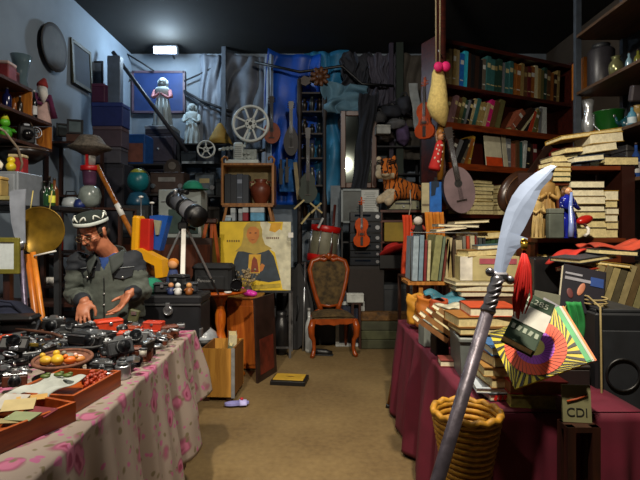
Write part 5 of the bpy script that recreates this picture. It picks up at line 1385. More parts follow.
# ---------------------------------------------------------------- glazed cabinet with pot, projector on top
VD = 5.85
zx = lambda py: CH-(py-HY)/F*VD
vc = thing('display_cabinet', 'open wooden display box with ears holding folders and pot', 'cabinet', (S(247.5-320, VD), VD+.16, zx(205)))
vw, vh = S(53, VD), zx(163)-zx(205)
LW = wood('#7a4a22', '#b0783c', .4, 5)
MB().box((0, 0, .011), (vw, .32, .022)).build('bottom_board', LW, vc); MB().box((0, 0, vh-.013), (vw, .32, .026)).build('top_board', LW, vc)
for s in (-1, 1):
    MB().box((s*(vw/2-.014), 0, vh/2), (.028, .318, vh-.05)).build('side_panel', LW, vc)
    MB().tube([(s*(vw/2-.01), -.12, vh), (s*(vw/2+.0), -.12, vh+.05), (s*(vw/2-.03), -.12, vh+.085), (s*(vw/2-.07), -.12, vh+.07), (s*(vw/2-.065), -.12, vh+.04)], .014, 8).build('scroll_ear', LW, vc)
MB().box((0, .15, vh/2), (vw-.06, .012, vh-.05)).build('back_panel', mat('#c8b88a', .7), vc)
PTC = jar('reddish brown two-handled clay pot inside the display box', (S(259.5-320, VD), VD+.12, zx(205)+.022), .3, .13, '#6a3220', 'pot', True, 'pot', .4)
for i in range(4):
    make_book(.07, .36-.01*(i % 2), .22, ['#1c2026', '#20242c', '#343c48', '#2a303a'][i], ['first black folder from the side in display box', 'second black folder in the display box', 'grey-blue folder in the middle of display box', 'dark folder nearest the clay pot in display box'][i],
        (S(227.5-320, VD)+.073*i, VD+.12, zx(205)+.022), 0, 'folders in the display box', cat='folder', name='folder', band='#8890a0' if i == 2 else None)
lsd = thing('stand', 'dark stand with splayed legs under the display box', 'stand', (S(247.5-320, VD), VD+.16, 0))
zl = zx(221)
MB().box((0, 0, zl/2), (vw*.95, .36, zl), bev=.006).build('body', BLACK, lsd)
MB().box((0, 0, zx(205)-.011), (vw*.96, .32, .02)).build('upper_board', LW, lsd)
for s in (-1, 1):
    for q in (-.13, .13): MB().bar((s*vw*.4, q, zx(205)-.02), (s*vw*.46, q, zl), .03, .03).build('leg', LW, lsd)
MB().box((0, .17, (zl+zx(205))/2-.01), (vw*.8, .01, zx(205)-zl-.03)).build('back_panel', BLACK, lsd)
for px, w_, h_, c, ds in [(228, .1, .07, '#9ab0c0', 'pale blue small carton under the display box'), (232.5, .06, .16, '#a0a8b0', 'white carton with red mark under the display box'), (240, .05, .15, '#888c94', 'narrow grey carton under the display box'),
                          (245, .07, .17, '#8a1c2c', 'dark red carton under the display box'), (257, .17, .17, '#5a9ac0', 'light blue and white carton under the display box')]:
    closed_box('carton', ds, 'box', (S(px-320, VD), VD+.08, zl), 0, (w_, .12, h_), mat(c, .6), mat('#b8c0c4', .6), lidf=.6)
# projector
WP = mat('#c4ccc8', .35, .1, .12, 10)
pj = thing('film_projector', 'white film projector with two spoked reels on display box', 'projector', (S(240-320, VD), VD+.14, zx(163)+.001))
k = S(1, VD)
MB().box((1*k, 0, 2*k), (34*k, .2, 4*k), bev=.008).build('base', WP, pj)
MB().box((-3*k, 0, 13*k), (10*k, .14, 18*k), bev=.02).build('lamp_house', WP, pj)
m = MB(); m.box((9*k, 0, 9*k), (14*k, .12, 12*k), bev=.012)
for i in range(5): m.cyl((4*k+4*k*(i % 3), -.06, 6*k+5*k*(i//3)), (4*k+4*k*(i % 3), -.085, 6*k+5*k*(i//3)), 1.7*k, None, 12)
m.build('film_gate', mat('#9aa29e', .35, .3, .3, 18), pj)
MB().cyl((14*k, 0, 13*k), (24*k, 0, 15*k), 2.4*k, 1.6*k, 12).build('lens', BLACK, pj)
m = MB()
for i in range(6): m.box((-3*k, -.071, (7+2*i)*k), (7*k, .006, .6*k))
m.build('vent', DGREY, pj)
MB().bar((-8*k, 0, 17*k), (-24*k, 0, 15*k), .035, .03, bev=.006).build('reel_arm', WP, pj)
MB().bar((2*k, .03, 18*k), (9*k, .03, 36*k), .035, .03, bev=.006).build('reel_arm', WP, pj)
m = MB()
for i in range(3): m.cyl((-10*k-4*k*i, -.01, 16.5*k-.5*k*i), (-10*k-4*k*i, -.05, 16.5*k-.5*k*i), 2*k, None, 10)
m.build('roller', mat('#9aa29e', .35, .3, .3, 18), pj)
def reel(cx, cz, R_, yy, nsp=8):
    m = MB()
    for q in (-.018, .018):
        ring = [(math.cos(a)*R_*.93, yy+q, math.sin(a)*R_*.93) for a in [i*2*PI/40 for i in range(40)]]
        m.tube(ring, R_*.075, 8, closed=True)
        m.cyl((0, yy+q-.003, 0), (0, yy+q+.003, 0), R_*.3, None, 24)
        for i in range(nsp):
            a = 2*PI*i/nsp+.35
            m.bar((math.cos(a)*R_*.25, yy+q, math.sin(a)*R_*.25), (math.cos(a)*R_*.92, yy+q, math.sin(a)*R_*.92), R_*.085, .006, up=(0, 1, 0))
    r = m.build('film_reel', mat('#d6dcd8', .35, 0, .05), pj, loc=(cx, 0, cz))
    m = MB(); m.cyl((0, yy-.03, 0), (0, yy+.03, 0), R_*.1, None, 14)
    for i in range(5):
        a = 2*PI*i/5; m.cyl((math.cos(a)*R_*.2, yy-.022, math.sin(a)*R_*.2), (math.cos(a)*R_*.2, yy-.0205, math.sin(a)*R_*.2), R_*.04, None, 8)
    m.build('hub', DGREY, r)
reel(9.5*k, 41*k, 19*k, -.03); reel(-36*k, 15*k, 9.2*k, -.03, 5)
# mustard cone lampshade
cs = thing('cone_shade', 'mustard yellow cone lampshade behind the white projector', 'lampshade', (S(220-320, 6.4), 6.4, CH+85/F*6.4))
MB().lathe([(S(13, 6.4), 0), (S(10, 6.4), S(7, 6.4)), (S(3, 6.4), S(20, 6.4)), (S(1, 6.4), S(22, 6.4)), (0, S(22, 6.4))], 24).build('shade', mat('#9a7a30', .8, 0, .2, 8), cs)
MB().cyl((0, 0, S(21, 6.4)), (0, 0, S(27, 6.4)), .008, None, 8).build('stem', BLACK, cs)
shelf_rack('shelf_unit', 'tall dark rack behind the projector and small reel', 'shelf', (S(206-320, 6.4), 6.45, 0), 0, S(52, 6.4), .36, [.5, 1.0, 1.5, 1.9, CH+66/F*6.4, CH+85/F*6.4], mat('#24282e', .5))
tag(MB().box((S(198-320, 6.25), 6.255, CH+67.5/F*6.25), (S(32, 6.25), .03, .03)).build('rail', mat('#a8b4bc', .4)), 'white rail across the dark rack below small reel', 'rail')
RZ = [1.5, 1.9, CH+66/F*6.4]
for i, (px, zi_, w_, h_, c, ds, nm) in enumerate([(188, 1, .2, .2, '#3c4a54', 'grey-blue radio on the rack below the white rail', 'r'), (206, 1, .26, .3, '#2c343c', 'dark metal amplifier on the rack beside grey-blue radio', 'r'),
        (222, 1, .14, .22, '#4a5258', 'grey tin box at the end of rack board', 'b'), (190, 2, .2, .16, '#28323a', 'dark slate box on the rack under the cone shade', 'b'), (207, 2, .22, .12, '#343a44', 'low slate case on the rack under the cone shade', 'b'),
        (192, 0, .22, .24, '#40301e', 'brown box on lower board of rack behind telescope', 'b'), (212, 0, .24, .26, '#2a241e', 'dark brown case on lower rack board behind telescope', 'b')]):
    f = radio if nm == 'r' else None
    if f: radio(ds, (S(px-320, 6.4), 6.42, RZ[zi_]), 0, w_, .2, h_, mat(c, .5), mat('#59646c', .5))
    else: closed_box('box', ds, 'box', (S(px-320, 6.4), 6.42, RZ[zi_]), 0, (w_, .2, h_), mat(c, .6))
# things on the trunk
tz = tzt+.002
TX = lambda px, d: S(px-320, d)
gh = thing('cap', 'green cap with tan peak lying on the black trunk', 'cap', (TX(151, 3.5), 3.5, tz), rad(-60))
MB().lathe([(.085, 0), (.09, .03), (.08, .07), (.04, .1), (0, .105)], 20).build('crown', mat('#0c6e52', .85), gh)
MB().ell((0, -.11, .012), (.07, .06, .01)).build('peak', mat('#8a6434', .8), gh)
for i, (px, d, w_, h_, c, ds, kind) in enumerate([(140, 3.52, .13, .11, '#0e0f12', 'black camera case at the man side of the trunk', 'box'), (163, 3.42, .12, .08, '#16181c', 'black camera case beside green cap on the trunk', 'box'), (180, 3.5, .14, .13, '#121216', 'black pouch in the middle of the trunk lid', 'box'),
        (191, 3.44, .1, .08, '#23262c', 'dark grey pouch near the end of trunk lid', 'box')]):
    b = thing('camera_case', ds, 'case', (TX(px, d), d, tz), RN.uniform(-.4, .4))
    MB().box((0, 0, h_*.45), (w_, .1, h_*.9), bev=.018).build('body', mat(c, .6), b); MB().box((0, -.01, h_*.88), (w_*1.03, .1, h_*.22), bev=.016).build('flap', mat(c, .6), b)
    MB().box((0, -.062, h_*.72), (.022, .008, .022), bev=.003).build('clasp', STEEL, b)
for i, (px, d, ds, c, c2) in enumerate([(171, 3.36, 'small doll with dark blue body on the trunk edge', '#1c2850', '#b07a50'), (189, 3.35, 'small doll with brown body on the trunk edge', '#7a4416', '#c08a50'), (178, 3.345, 'tiny white figurine at the front edge of trunk lid', '#b8b8b8', '#c8c8c4')]):
    b = thing('figurine', ds, 'figurine', (TX(px, d), d, tz), RN.uniform(-.3, .3)); h = .05
    MB().lathe([(0, 0), (.024, 0), (.026, .02), (.015, .05), (0, .052)], 12).build('body', mat(c, .5), b); MB().ell((0, 0, .065), .019).build('head', mat(c2, .5), b)
    m = MB(); m.tube([(-.014, 0, .045), (-.032, -.01, .03)], .006, 6); m.tube([(.014, 0, .045), (.032, -.01, .03)], .006, 6); m.build('arms', mat(c, .5), b)
db = thing('doll', 'orange-haired doll in grey dress behind the trunk lid', 'doll', (TX(173, 3.62), 3.62, tz), 0)
MB().lathe([(0, 0), (.06, 0), (.05, .08), (.03, .15), (0, .16)], 14).build('dress', mat('#22305a', .8), db); MB().ell((0, -.005, .19), .036).build('head', mat('#c08858', .7), db); MB().ell((0, .01, .203), (.042, .038, .036)).build('hair', mat('#b06a18', .9), db)
# ---------------------------------------------------------------- cloths hung on the back wall
def hang(name, label, cat, x0, y0, x1, y1, d, m, seed, amp=.05, fold=6., topx=None, botx=None, f1=3.):
    """cloth between pixel corners at distance d, folds running down"""
    A, B, C_, D = W(x0, y0, d), W(x1, y0, d), W(topx or x0, y1, d), W(botx or x1, y1, d)
    g = wrinkle(seed, amp, f1, fold)
    def fn(u, v):
        p = (A*(1-u)+B*u)*(1-v)+(C_*(1-u)+D*u)*v
        return (p.x+g(v, u)*.4, p.y-abs(g(u, v))-.02, p.z+g(u*.7, v+.3)*.4*(1-v))
    return drape(name, label, cat, fn, 46, 40, m)
GP = mat('#6c7480', .55, 0, .35, 4., .3); GP2 = mat('#565c66', .6, 0, .4, 5., .3); BT = mat('#1450b8', .45, 0, .3, 3., .3); BT2 = mat('#2c78a4', .5, 0, .35, 4., .4)
DB = mat('#30323a', .85, 0, .3, 6., .3); BRN = mat('#4c463e', .85, 0, .35, 4., .3)
hang('plastic_sheet', 'pale grey wrinkled plastic sheet on wall behind the film projector', 'sheet', 200, 56, 226, 150, 6.93, GP, 1, .05, 4)
hang('plastic_sheet', 'darker grey wrinkled sheet between pale sheet and blue tarpaulin', 'sheet', 222, 56, 270, 150, 6.86, GP2, 2, .09, 4, f1=5)
hang('plastic_strip', 'narrow pale strip of plastic along edge of blue tarpaulin', 'sheet', 265, 56, 274, 215, 6.75, mat('#8a98aa', .5, 0, .2, 6), 3, .04, 3, topx=262, botx=272)
hang('tarpaulin', 'bright blue tarpaulin hanging behind the wall guitars', 'tarpaulin', 266, 54, 322, 205, 6.82, BT, 4, .12, 2.6, topx=266, botx=312, f1=7)
hang('tarpaulin', 'teal blue tarpaulin behind the carved rack and mirror', 'tarpaulin', 305, 54, 348, 205, 6.88, BT2, 5, .13, 3, f1=7)
hang('blanket', 'dark grey blanket hung in folds above the mirror', 'blanket', 340, 56, 372, 130, 6.8, DB, 6, .12, 7)
hang('blanket', 'grey purple blanket hung in folds beside the dark beam', 'blanket', 368, 56, 398, 150, 6.74, mat('#4a4854', .85, 0, .3, 6., .3), 7, .1, 8)
hang('sacking', 'brown-grey sacking hung behind the orange cello', 'sacking', 402, 56, 446, 160, 6.7, BRN, 8, .07, 4)
hang('cloth', 'pale blue bundle of cloth hung on top of the mirror', 'cloth', 322, 86, 368, 114, 6.55, mat('#5c8296', .8, 0, .25, 5., .4), 9, .12, 3, f1=7)
hang('cloth', 'dark draped cloth along the right edge of the mirror', 'cloth', 360, 94, 378, 190, 6.36, mat('#1c1f28', .9, 0, .3, 6), 10, .08, 3, topx=352, botx=366)
for i, (xa, xb, c, ds, d) in enumerate([(396, 403, '#16241a', 'dark greenish upright beam against the back wall', 6.6), (389, 393, '#2c2436', 'narrow purplish upright beam beside the dark green one', 6.62), (222, 226, '#4c545e', 'grey upright pipe between the two grey sheets', 6.75)]):
    x = S((xa+xb)/2-320, d); tag(MB().box((x, d, ZC/2), (S(xb-xa, d), .07, ZC-.002)).build('beam', mat(c, .7, 0, .2)), ds, 'beam')
tag(MB().tube([W(255, 62, 6.6), W(300, 72, 6.55), W(342, 66, 6.6), W(362, 84, 6.6), W(394, 86, 6.58)], .02, 7).build('cable', BLACK), 'black hose sagging across the blue and grey cloths', 'hose')
tag(MB().tube([W(378, 108, 6.55), W(392, 104, 6.5), W(404, 113, 6.5), W(420, 116, 6.5)], .022, 7).build('hose', BLACK), 'short black hose above the white carton', 'hose')
# dark pieces heaped above the tiger
for i, (px, py, rx, rz, c, ds) in enumerate([(392, 112, 11, 7, '#22242c', 'black bag heaped high above the plush tiger'), (378, 118, 9, 6, '#3a3a3c', 'grey bag heaped beside black bag above the tiger'), (404, 106, 7, 9, '#2a2c34', 'slate bag heaped at the dark beam'), (385, 137, 9, 6, '#3c342e', 'brown bag behind the head of plush tiger'), (403, 136, 7, 9, '#4a3a5a', 'purple cloth bag hanging behind the plush tiger'), (396, 124, 10, 5, '#58585a', 'pale grey bag lying below the black bag')]):
    d = 6.5; b = thing('bag', ds, 'bag', W(px, py+rz, d), RN.uniform(-.3, .3)); k = S(1, d)
    g = wrinkle(20+i, .02, 5, 6)
    mb = MB(); mb.sheet(lambda u, v: (math.cos(u*2*PI)*rx*k*math.sin(v*PI)**.7+g(u, v), math.sin(u*2*PI)*.12*math.sin(v*PI)**.7, rz*k*(1-math.cos(v*PI))+g(v, u)), 24, 14); mb.build('body', mat(c, .85, 0, .3, 12, .3), b)
    MB().tube([(-.05, -.02, rz*k*1.9), (-.02, -.03, rz*k*2.4), (.03, -.03, rz*k*2.4), (.05, -.02, rz*k*1.9)], .01, 6).build('handle', mat(c, .85), b)
wsx = shelf_rack('shelf_unit', 'dark shelf rack above the tiger holding heaped bags', 'shelf', (S(392-320, 6.6), 6.68, 0), 0, S(58, 6.6), .34, [2.22, CH+86/F*6.5-.02, CH+105/F*6.5-.01], mat('#18181c', .7))
closed_box('carton', 'white carton on the dark rack above the plush tiger', 'box', (S(383-320, 6.3), 6.34, CH+96/F*6.3), .1, (S(14, 6.3), .14, S(9, 6.3)), mat('#9a9c98', .7), mat('#a8aaa4', .7))
tag(MB().sheet(lambda u, v: (S(412-320, 6.5)+(.12*u-.06)+.08*v, 6.42+.03*math.sin(v*9), CH+145/F*6.5-.62*v), 6, 16).build('cloth', mat('#9aa0a0', .85, 0, .2), solid=.01), 'white rag hanging by the dark beam left of cello', 'rag')

# ---------------------------------------------------------------- instruments on the tarpaulin
lute('orange-bodied guitar hanging on edge of the blue tarpaulin', W(272, 144, 6.5), 0, S(47, 6.5), S(17, 6.5), S(21, 6.5), '#8a3c18', 'guitar', round_=True, depth=.08)
lute('dark narrow lute hanging on the blue tarpaulin', W(291, 156, 6.5), rad(5), S(54, 6.5), S(15, 6.5), S(30, 6.5), '#221a18', 'lute', waist=False, depth=.08, name='lute')
lute('dark green electric guitar hanging in front of carved rack', W(308, 203, 6.25), 0, S(75, 6.25), S(20, 6.25), S(30, 6.25), '#16281e', 'guitar', depth=.05, hole=False)
for i, (px, py, ds) in enumerate([(281, 172, 'dark bayonet hanging by the two-handled pot cabinet'), (287, 170, 'second dark bayonet hanging below the narrow lute')]):
    k = thing('knife', ds, 'knife', W(px, py+20, 6.45)); MB().prism([(-.02, .1), (.02, .1), (.026, .3), (-.026, .3)], -.01, .01).build('sheath', BLACK, k); MB().box((0, 0, .37), (.03, .03, .13), bev=.006).build('handle', DKWOOD, k); MB().box((0, 0, .305), (.08, .03, .012)).build('guard', DGREY, k)
tag(MB().box(W(297, 181, 6.4), (.05, .03, .5), (0, -.1, 0)).build('ruler', mat('#8a7c58', .6)), 'pale wooden batten hanging between bayonets and green guitar', 'batten')
hang('cloth', 'bright blue cloth scrap hanging below the narrow lute', 'cloth', 279, 160, 298, 192, 6.6, mat('#1e5a9a', .8, 0, .2), 31, .05, 3)
# carved rack like a tower
RKm = mat('#2a2220', .6, 0, .3)
cr_ = thing('carved_rack', 'tall dark carved rack crowded with small metal things', 'rack', (S(312-320, 6.5), 6.6, 0))
wR, hR = S(25, 6.5), CH+150/F*6.5
for s in (-1, 1):
    for q in (-.12, .12): MB().lathe([(.03, 0), (.03, hR*.5), (.04, hR*.52), (.026, hR*.56), (.026, hR*.85), (.04, hR*.87), (.03, hR), (0, hR*1.01)], 10, 0, Matrix.Translation((s*wR/2, q, 0))).build('post', RKm, cr_)
rzs = [.4, 1.0, 1.6, 2.05, 2.42, 2.75, 3.05, 3.3]
for z in rzs: MB().box((0, 0, z), (wR-.055, .25, .022)).build('shelf_board', RKm, cr_)
m = MB(); pts = [(-wR/2, hR), (-wR*.3, hR+.05), (-wR*.12, hR+.02), (0, hR+.09), (wR*.12, hR+.02), (wR*.3, hR+.05), (wR/2, hR), (wR/2, hR-.06), (wR*.25, hR-.09), (0, hR-.04), (-wR*.25, hR-.09), (-wR/2, hR-.06)]
m.prism(pts, -.14, -.11); m.build('crest', mat('#3a2a20', .5, 0, .4), cr_)
KINDS_ = [('dark metal jug', 'jug'), ('grey pewter vase', 'vase'), ('brass cup', 'cup')]
for zi_, z in enumerate(rzs[2:-1]):
    for j in range(3):
        c, hgt = RN.choice(['#2a2e30', '#4c5258', '#2a2016', '#1c262c', '#3a2818', '#5a5a56']), RN.uniform(.14, .25)
        nm = {'#2a2e30': 'grey', '#4c5258': 'pewter', '#2a2016': 'dark brown', '#1c262c': 'slate blue', '#3a2818': 'copper brown', '#5a5a56': 'light grey'}[c]
        jar('%s jug, %s along on the %s board of carved rack' % (nm, ORD[j+1], ORD[zi_+1]), (cr_.location.x-wR*.3+wR*.3*j, 6.6+RN.uniform(-.03, .03), z+.012), hgt, wR*.125, c, 'jug', j != 1, 'jug', .3, 'jugs on the carved rack', .5)
fp = thing('ornament', 'orange-brown carved ornament at the top of carved rack', 'ornament', W(320, 84, 6.4))
m = MB()
for i in range(9):
    a = i*2*PI/9; m.ell((math.cos(a)*.09, 0, math.sin(a)*.09+.1), (.05, .02, .03), (0, -a, 0), 0, 10, 6)
m.ell((0, 0, .1), (.05, .035, .05)); m.build('rosette', mat('#5a3418', .5, 0, .4), fp)
# dark cupboard low behind drum and sticks
ba = thing('cupboard', 'low dark cupboard behind the red drum and guitar bags', 'cupboard', (S(310-320, 6.4), 6.27, 0))
MB().box((0, 0, .475), (.84, .36, .95), bev=.005).build('body', mat('#141315', .6), ba); 
for s in (-1, 1):
    d_ = MB().box((s*.205, -.188, .475), (.4, .014, .9), bev=.004).build('door', mat('#1a1719', .5), ba); MB().ell((s*.04, -.2, .55), .014).build('knob', STEEL, d_)
# drum
DD = 6.22
dr = thing('drum', 'big drum with bright red hoops tilted behind the carved chair', 'drum', W(321, 264, DD), (0, rad(8), rad(10)))
k = S(1, DD); zz0 = dr.location.z
m = MB(); m.lathe([(13*k, 6*k), (14*k, 12*k), (14*k, 30*k), (13*k, 36*k), (0, 36*k)], 28); m.build('shell', mat('#6c6a58', .5, 0, .25, 6), dr)
MB().lathe([(14.2*k, 2*k), (15*k, 2.5*k), (15*k, 9*k), (14.2*k, 9.5*k), (0, 9.5*k), (0, 2*k)], 28).build('lower_hoop', mat('#b01410', .35), dr)
MB().lathe([(14.2*k, 32*k), (15*k, 32.5*k), (15*k, 38*k), (14.2*k, 38.5*k), (0, 38*k), (0, 32*k)], 28).build('upper_hoop', mat('#b01410', .35), dr)
for i in range(8):
    a = i*PI/4+.3; MB().cyl((math.cos(a)*14.7*k, math.sin(a)*14.7*k, 9*k), (math.cos(a)*14.7*k, math.sin(a)*14.7*k, 33*k), .008, None, 6).build('tension_rod', STEEL, dr)
tag(MB().cyl(W(335, 205, 6.22), W(329, 272, 6.0), .018, None, 8).build('pole', mat('#4a1c14', .4)), 'dark red thin pole standing beside the drum', 'pole')
for i, (a, b_, w_, c, ds) in enumerate([((294, 209), (304, 200), .035, '#b8a878', 'pale wooden batten leaning above the drum'), ((301, 224), (310, 213), .04, '#b0a06c', 'lower pale wooden batten leaning above the drum'), ((310, 203), (322, 213), .03, '#a8986a', 'crossing pale slat above the drum'), ((311, 213), (321, 203), .03, '#a8986a', 'second crossing pale slat above the drum'), ((318, 228), (323, 218), .02, '#a8aaac', 'steel rod leaning on the drum hoop')]):
    tag(MB().bar(W(*a, 6.02-.012*i), W(*b_, 6.05-.012*i), w_, .02).build('batten', mat(c, .6, 0, .2)), ds, 'batten')
# ---------------------------------------------------------------- mirror with brown frame
MD = 6.45
mw, mh = S(36, MD), S(77, MD)
mr = thing('mirror', 'tall mirror in brown wooden frame under the blue cloth bundle', 'mirror', W(358.5, 188, MD))
WD = wood('#3c1e12', '#5c321e', .4)
for s in (-1, 1): MB().box((s*(mw/2-.035), 0, mh/2), (.07, .05, mh), bev=.008).build('frame_side', WD, mr)
for z in (.035, mh-.035): MB().box((0, 0, z), (mw-.142, .05, .07), bev=.008).build('frame_rail', WD, mr)
MB().box((0, .004, mh/2), (mw-.138, .012, mh-.138)).build('mirror_glass', mat('#9aa4a0', .06, 1., .1, 3), mr)
dk = shelf_rack('cabinet', 'black cabinet shelf under the mirror and hi-fi stack', 'cabinet', (S(360-320, 6.3), 6.42, 0), 0, S(38, 6.3), .36, [1.3, CH+41/F*6.3], mat('#141416', .6), sides=True)
tag(MB().box((S(336-320, 6.5), 6.5, CH-.2), (S(11, 6.5), .04, 1.6)).build('panel', mat('#54606a', .5, .2, .15)), 'grey upright panel left of the mirror', 'panel'); 
gp = [o for o in COL.objects if o.name.startswith('panel')][-1]; gp.location.z = 0
# grey framed device, paper poster, violin, hi-fi stack
HD = 6.1
fr = thing('framed_screen', 'grey metal framed panel behind the violin', 'frame', W(352, 222, HD), 0)
pw, ph = S(20, HD), S(32, HD)
MB().box((0, .012, ph/2), (pw-.02, .014, ph-.02)).build('panel', mat('#2c3436', .4, .2, .4, 8), fr)
for s in (-1, 1): MB().box((s*pw/2, 0, ph/2), (.025, .03, ph)).build('frame_side', mat('#6a7276', .5, .3), fr)
for z in (0, ph): MB().box((0, 0, z), (pw-.026, .03, .025)).build('frame_rail', mat('#6a7276', .5, .3), fr)
pp = thing('notice', 'white printed paper notice hanging right of the violin', 'notice', W(370, 221, HD-.02), 0)
w_, h_ = S(17, HD), S(31, HD)
MB().box((0, 0, h_/2), (w_, .006, h_)).build('sheet', mat('#b8bcba', .8, 0, .05), pp)
m = MB(); 
for i in range(14): m.box((RN.uniform(-.01, .01), -.0037, h_*(.9-.058*i)), (w_*RN.uniform(.5, .78), .0012, .006))
m.build('printed_lines', mat('#6a7070', .8), pp)
violin('orange violin hanging in front of the black hi-fi stack', W(361.5, 247, 5.9), 0, S(50, 5.9)/.6, '#b4440c')
bx0 = thing('cabinet', 'black speaker cabinet under the black hi-fi stack', 'cabinet', (S(366-320, 6.0), 6.16, 0))
zb = CH-36/F*6.0
MB().box((0, 0, zb/2), (S(37, 6), .3, zb), bev=.006).build('casing', mat('#120d0c', .5, 0, .3), bx0); MB().box((0, -.152, zb/2), (S(34, 6), .01, zb*.92)).build('grille', mat('#1a110e', .7, 0, .3, 40), bx0)
z = zb
for i, (h_, ds, c) in enumerate([(.105, 'lowest black hi-fi unit in the stack', '#15171a'), (.085, 'second black hi-fi unit from the bottom of the stack', '#0f1114'), (.1, 'third black hi-fi unit up the stack', '#17191d'), (.12, 'fourth black hi-fi unit behind the violin body', '#0f1013'), (.14, 'fifth black hi-fi unit behind the violin', '#141518'), (.13, 'topmost black hi-fi unit under the grey framed panel', '#0f1013')]):
    b = thing('hifi_unit', ds, 'hi-fi', (S(366-320, 6.0), 6.16, z+.001), 0, 'black hi-fi units in the stack'); ww = S(32, 6)
    MB().box((0, 0, h_/2), (ww, .28, h_-.004), bev=.004).build('casing', mat(c, .4), b); MB().box((0, -.143, h_/2), (ww*.97, .008, h_*.8), bev=.002).build('front_panel', mat('#23272e', .3, .3), b)
    MB().box((-.04, -.148, h_*.62), (ww*.5, .004, h_*.2)).build('display', mat('#0a1420', .1), b)
    m = MB(); m.cyl((ww*.36, -.146, h_/2), (ww*.36, -.162, h_/2), h_*.2, None, 14); m.build('knob', STEEL, b)
    z += h_
# ---------------------------------------------------------------- tiger on radio cabinet
TD2 = 6.0
cab = thing('cabinet', 'brown radio cabinet with open compartments under the plush tiger', 'cabinet', (S(403-320, TD2), TD2+.24, 0))
zt = CH+33/F*TD2; cw = S(45, TD2)
zl = [CH-110/F*TD2+.35, CH-38/F*TD2, CH-11/F*TD2, CH+10/F*TD2, CH+20/F*TD2, ]
CBW = wood('#3c1810', '#5a281a', .4, 5, 0)
for s in (-1, 1): MB().box((s*(cw/2-.012), 0, zl[-1]/2), (.024, .44, zl[-1])).build('side_panel', CBW, cab)
for z in zl: MB().box((0, 0, z-.014), (cw-.05, .44, .028)).build('shelf_board', CBW, cab)
MB().box((0, .214, zl[-1]/2), (cw-.05, .01, zl[-1]-.01)).build('back_panel', BLACK, cab)
r1 = radio('silver receiver with dark dial on the cabinet below the tiger', (S(404-320, TD2), TD2+.2, zl[-1]+.001), 0, S(34, TD2), .3, S(10, TD2), mat('#3a3c34', .4), mat('#8c8c74', .35, .3), knobs=3, dial='#14181c')
radio('dark old radio inside the compartment under silver receiver', (S(402-320, TD2), TD2+.2, zl[2]+.001), 0, S(36, TD2), .28, S(13, TD2), mat('#2c2420', .4), mat('#33363a', .4), dial='#3c4044')
tag(MB().box((S(399-320, TD2), TD2-.02, CH-.1*0-(232-230)/F*TD2), (S(30, TD2), .03, S(19, TD2)), bev=.006).build('panel', mat('#8a7420', .7, 0, .2, 6)), 'ochre cloth-covered panel in the radio cabinet', 'panel')
tag(MB().tube([W(410, 190, 5.92), W(411, 205, 5.92), W(409, 215, 5.92), W(409, 228, 5.92)], .006, 6).build('cord', mat('#b8b0a0')), 'pale cord hanging down the front of radio cabinet', 'cord')
rd = thing('hat', 'red felt hat lying on the black keyboard in radio cabinet', 'hat', W(393, 251, 5.95), (rad(-30), rad(-20), 0))
MB().lathe([(0, 0), (.17, 0), (.175, .01), (.11, .02), (.1, .07), (.06, .09), (0, .092)], 28, 0, Matrix.Diagonal((1, .75, 1, 1))).build('felt', mat('#b01a14', .8, 0, .15), rd)
MB().lathe([(.101, .021), (.106, .024), (.104, .04), (.1, .042)], 28, 0, Matrix.Diagonal((1, .75, 1, 1))).build('band', mat('#6a1010', .8), rd)
kb = thing('typewriter', 'black typewriter in radio cabinet under the red hat', 'typewriter', (S(393-320, TD2), TD2+.14, zl[1]+.001 if False else CH-38/F*TD2+.001))
kb.location.z = CH-38/F*TD2+.001
MB().prism([(-.2, 0), (.2, 0), (.2, .1), (.05, .16), (-.2, .16)], -.17, .17, Matrix.Rotation(PI/2, 4, 'Z')).build('casing', BLACK, kb)
m = MB()
for r in range(3):
    for i in range(9): m.cyl((-.12+.03*i+.008*r, -.17-.0+.045*r, .108+.018*r), (-.12+.03*i+.008*r, -.17+.045*r, .122+.018*r), .011, None, 8)
m.build('keys', mat('#4c5054', .4), kb); MB().cyl((-.2, .06, .18), (.2, .06, .18), .025, None, 14).build('roller', DGREY, kb)
closed_box('box', 'dark grey box in the lowest bay of radio cabinet', 'box', (S(400-320, TD2), TD2+.14, zl[0]+.001), 0, (S(32, TD2), .28, .34), mat('#23262a', .5), mat('#2e3236', .5))
# logs and planks at the foot
tag(MB().box((S(384-320, 5.9), 5.9, CH-86/F*5.9), (S(46, 5.9), .12, S(9, 5.9)), bev=.012).build('carved_beam', mat('#5a3c14', .6, 0, .6, 16, .4)), 'carved yellow-brown beam lying on the green planks', 'beam')
z = 0
for i, (h_, c, ds) in enumerate([(.11, '#3a3c28', 'lowest greenish plank stacked under the carved beam'), (.1, '#45482e', 'middle greenish plank stacked under the carved beam'), (.1, '#3c3e2c', 'top greenish plank stacked under the carved beam')]):
    zbm = CH-90.5/F*5.9; hh = zbm/3
    tag(MB().box((S(386-320, 5.9), 5.92, z+hh/2), (S(50, 5.9), .16, hh-.003), bev=.008).build('plank', mat(c, .7, 0, .35, 6)), ds, 'plank'); z += hh
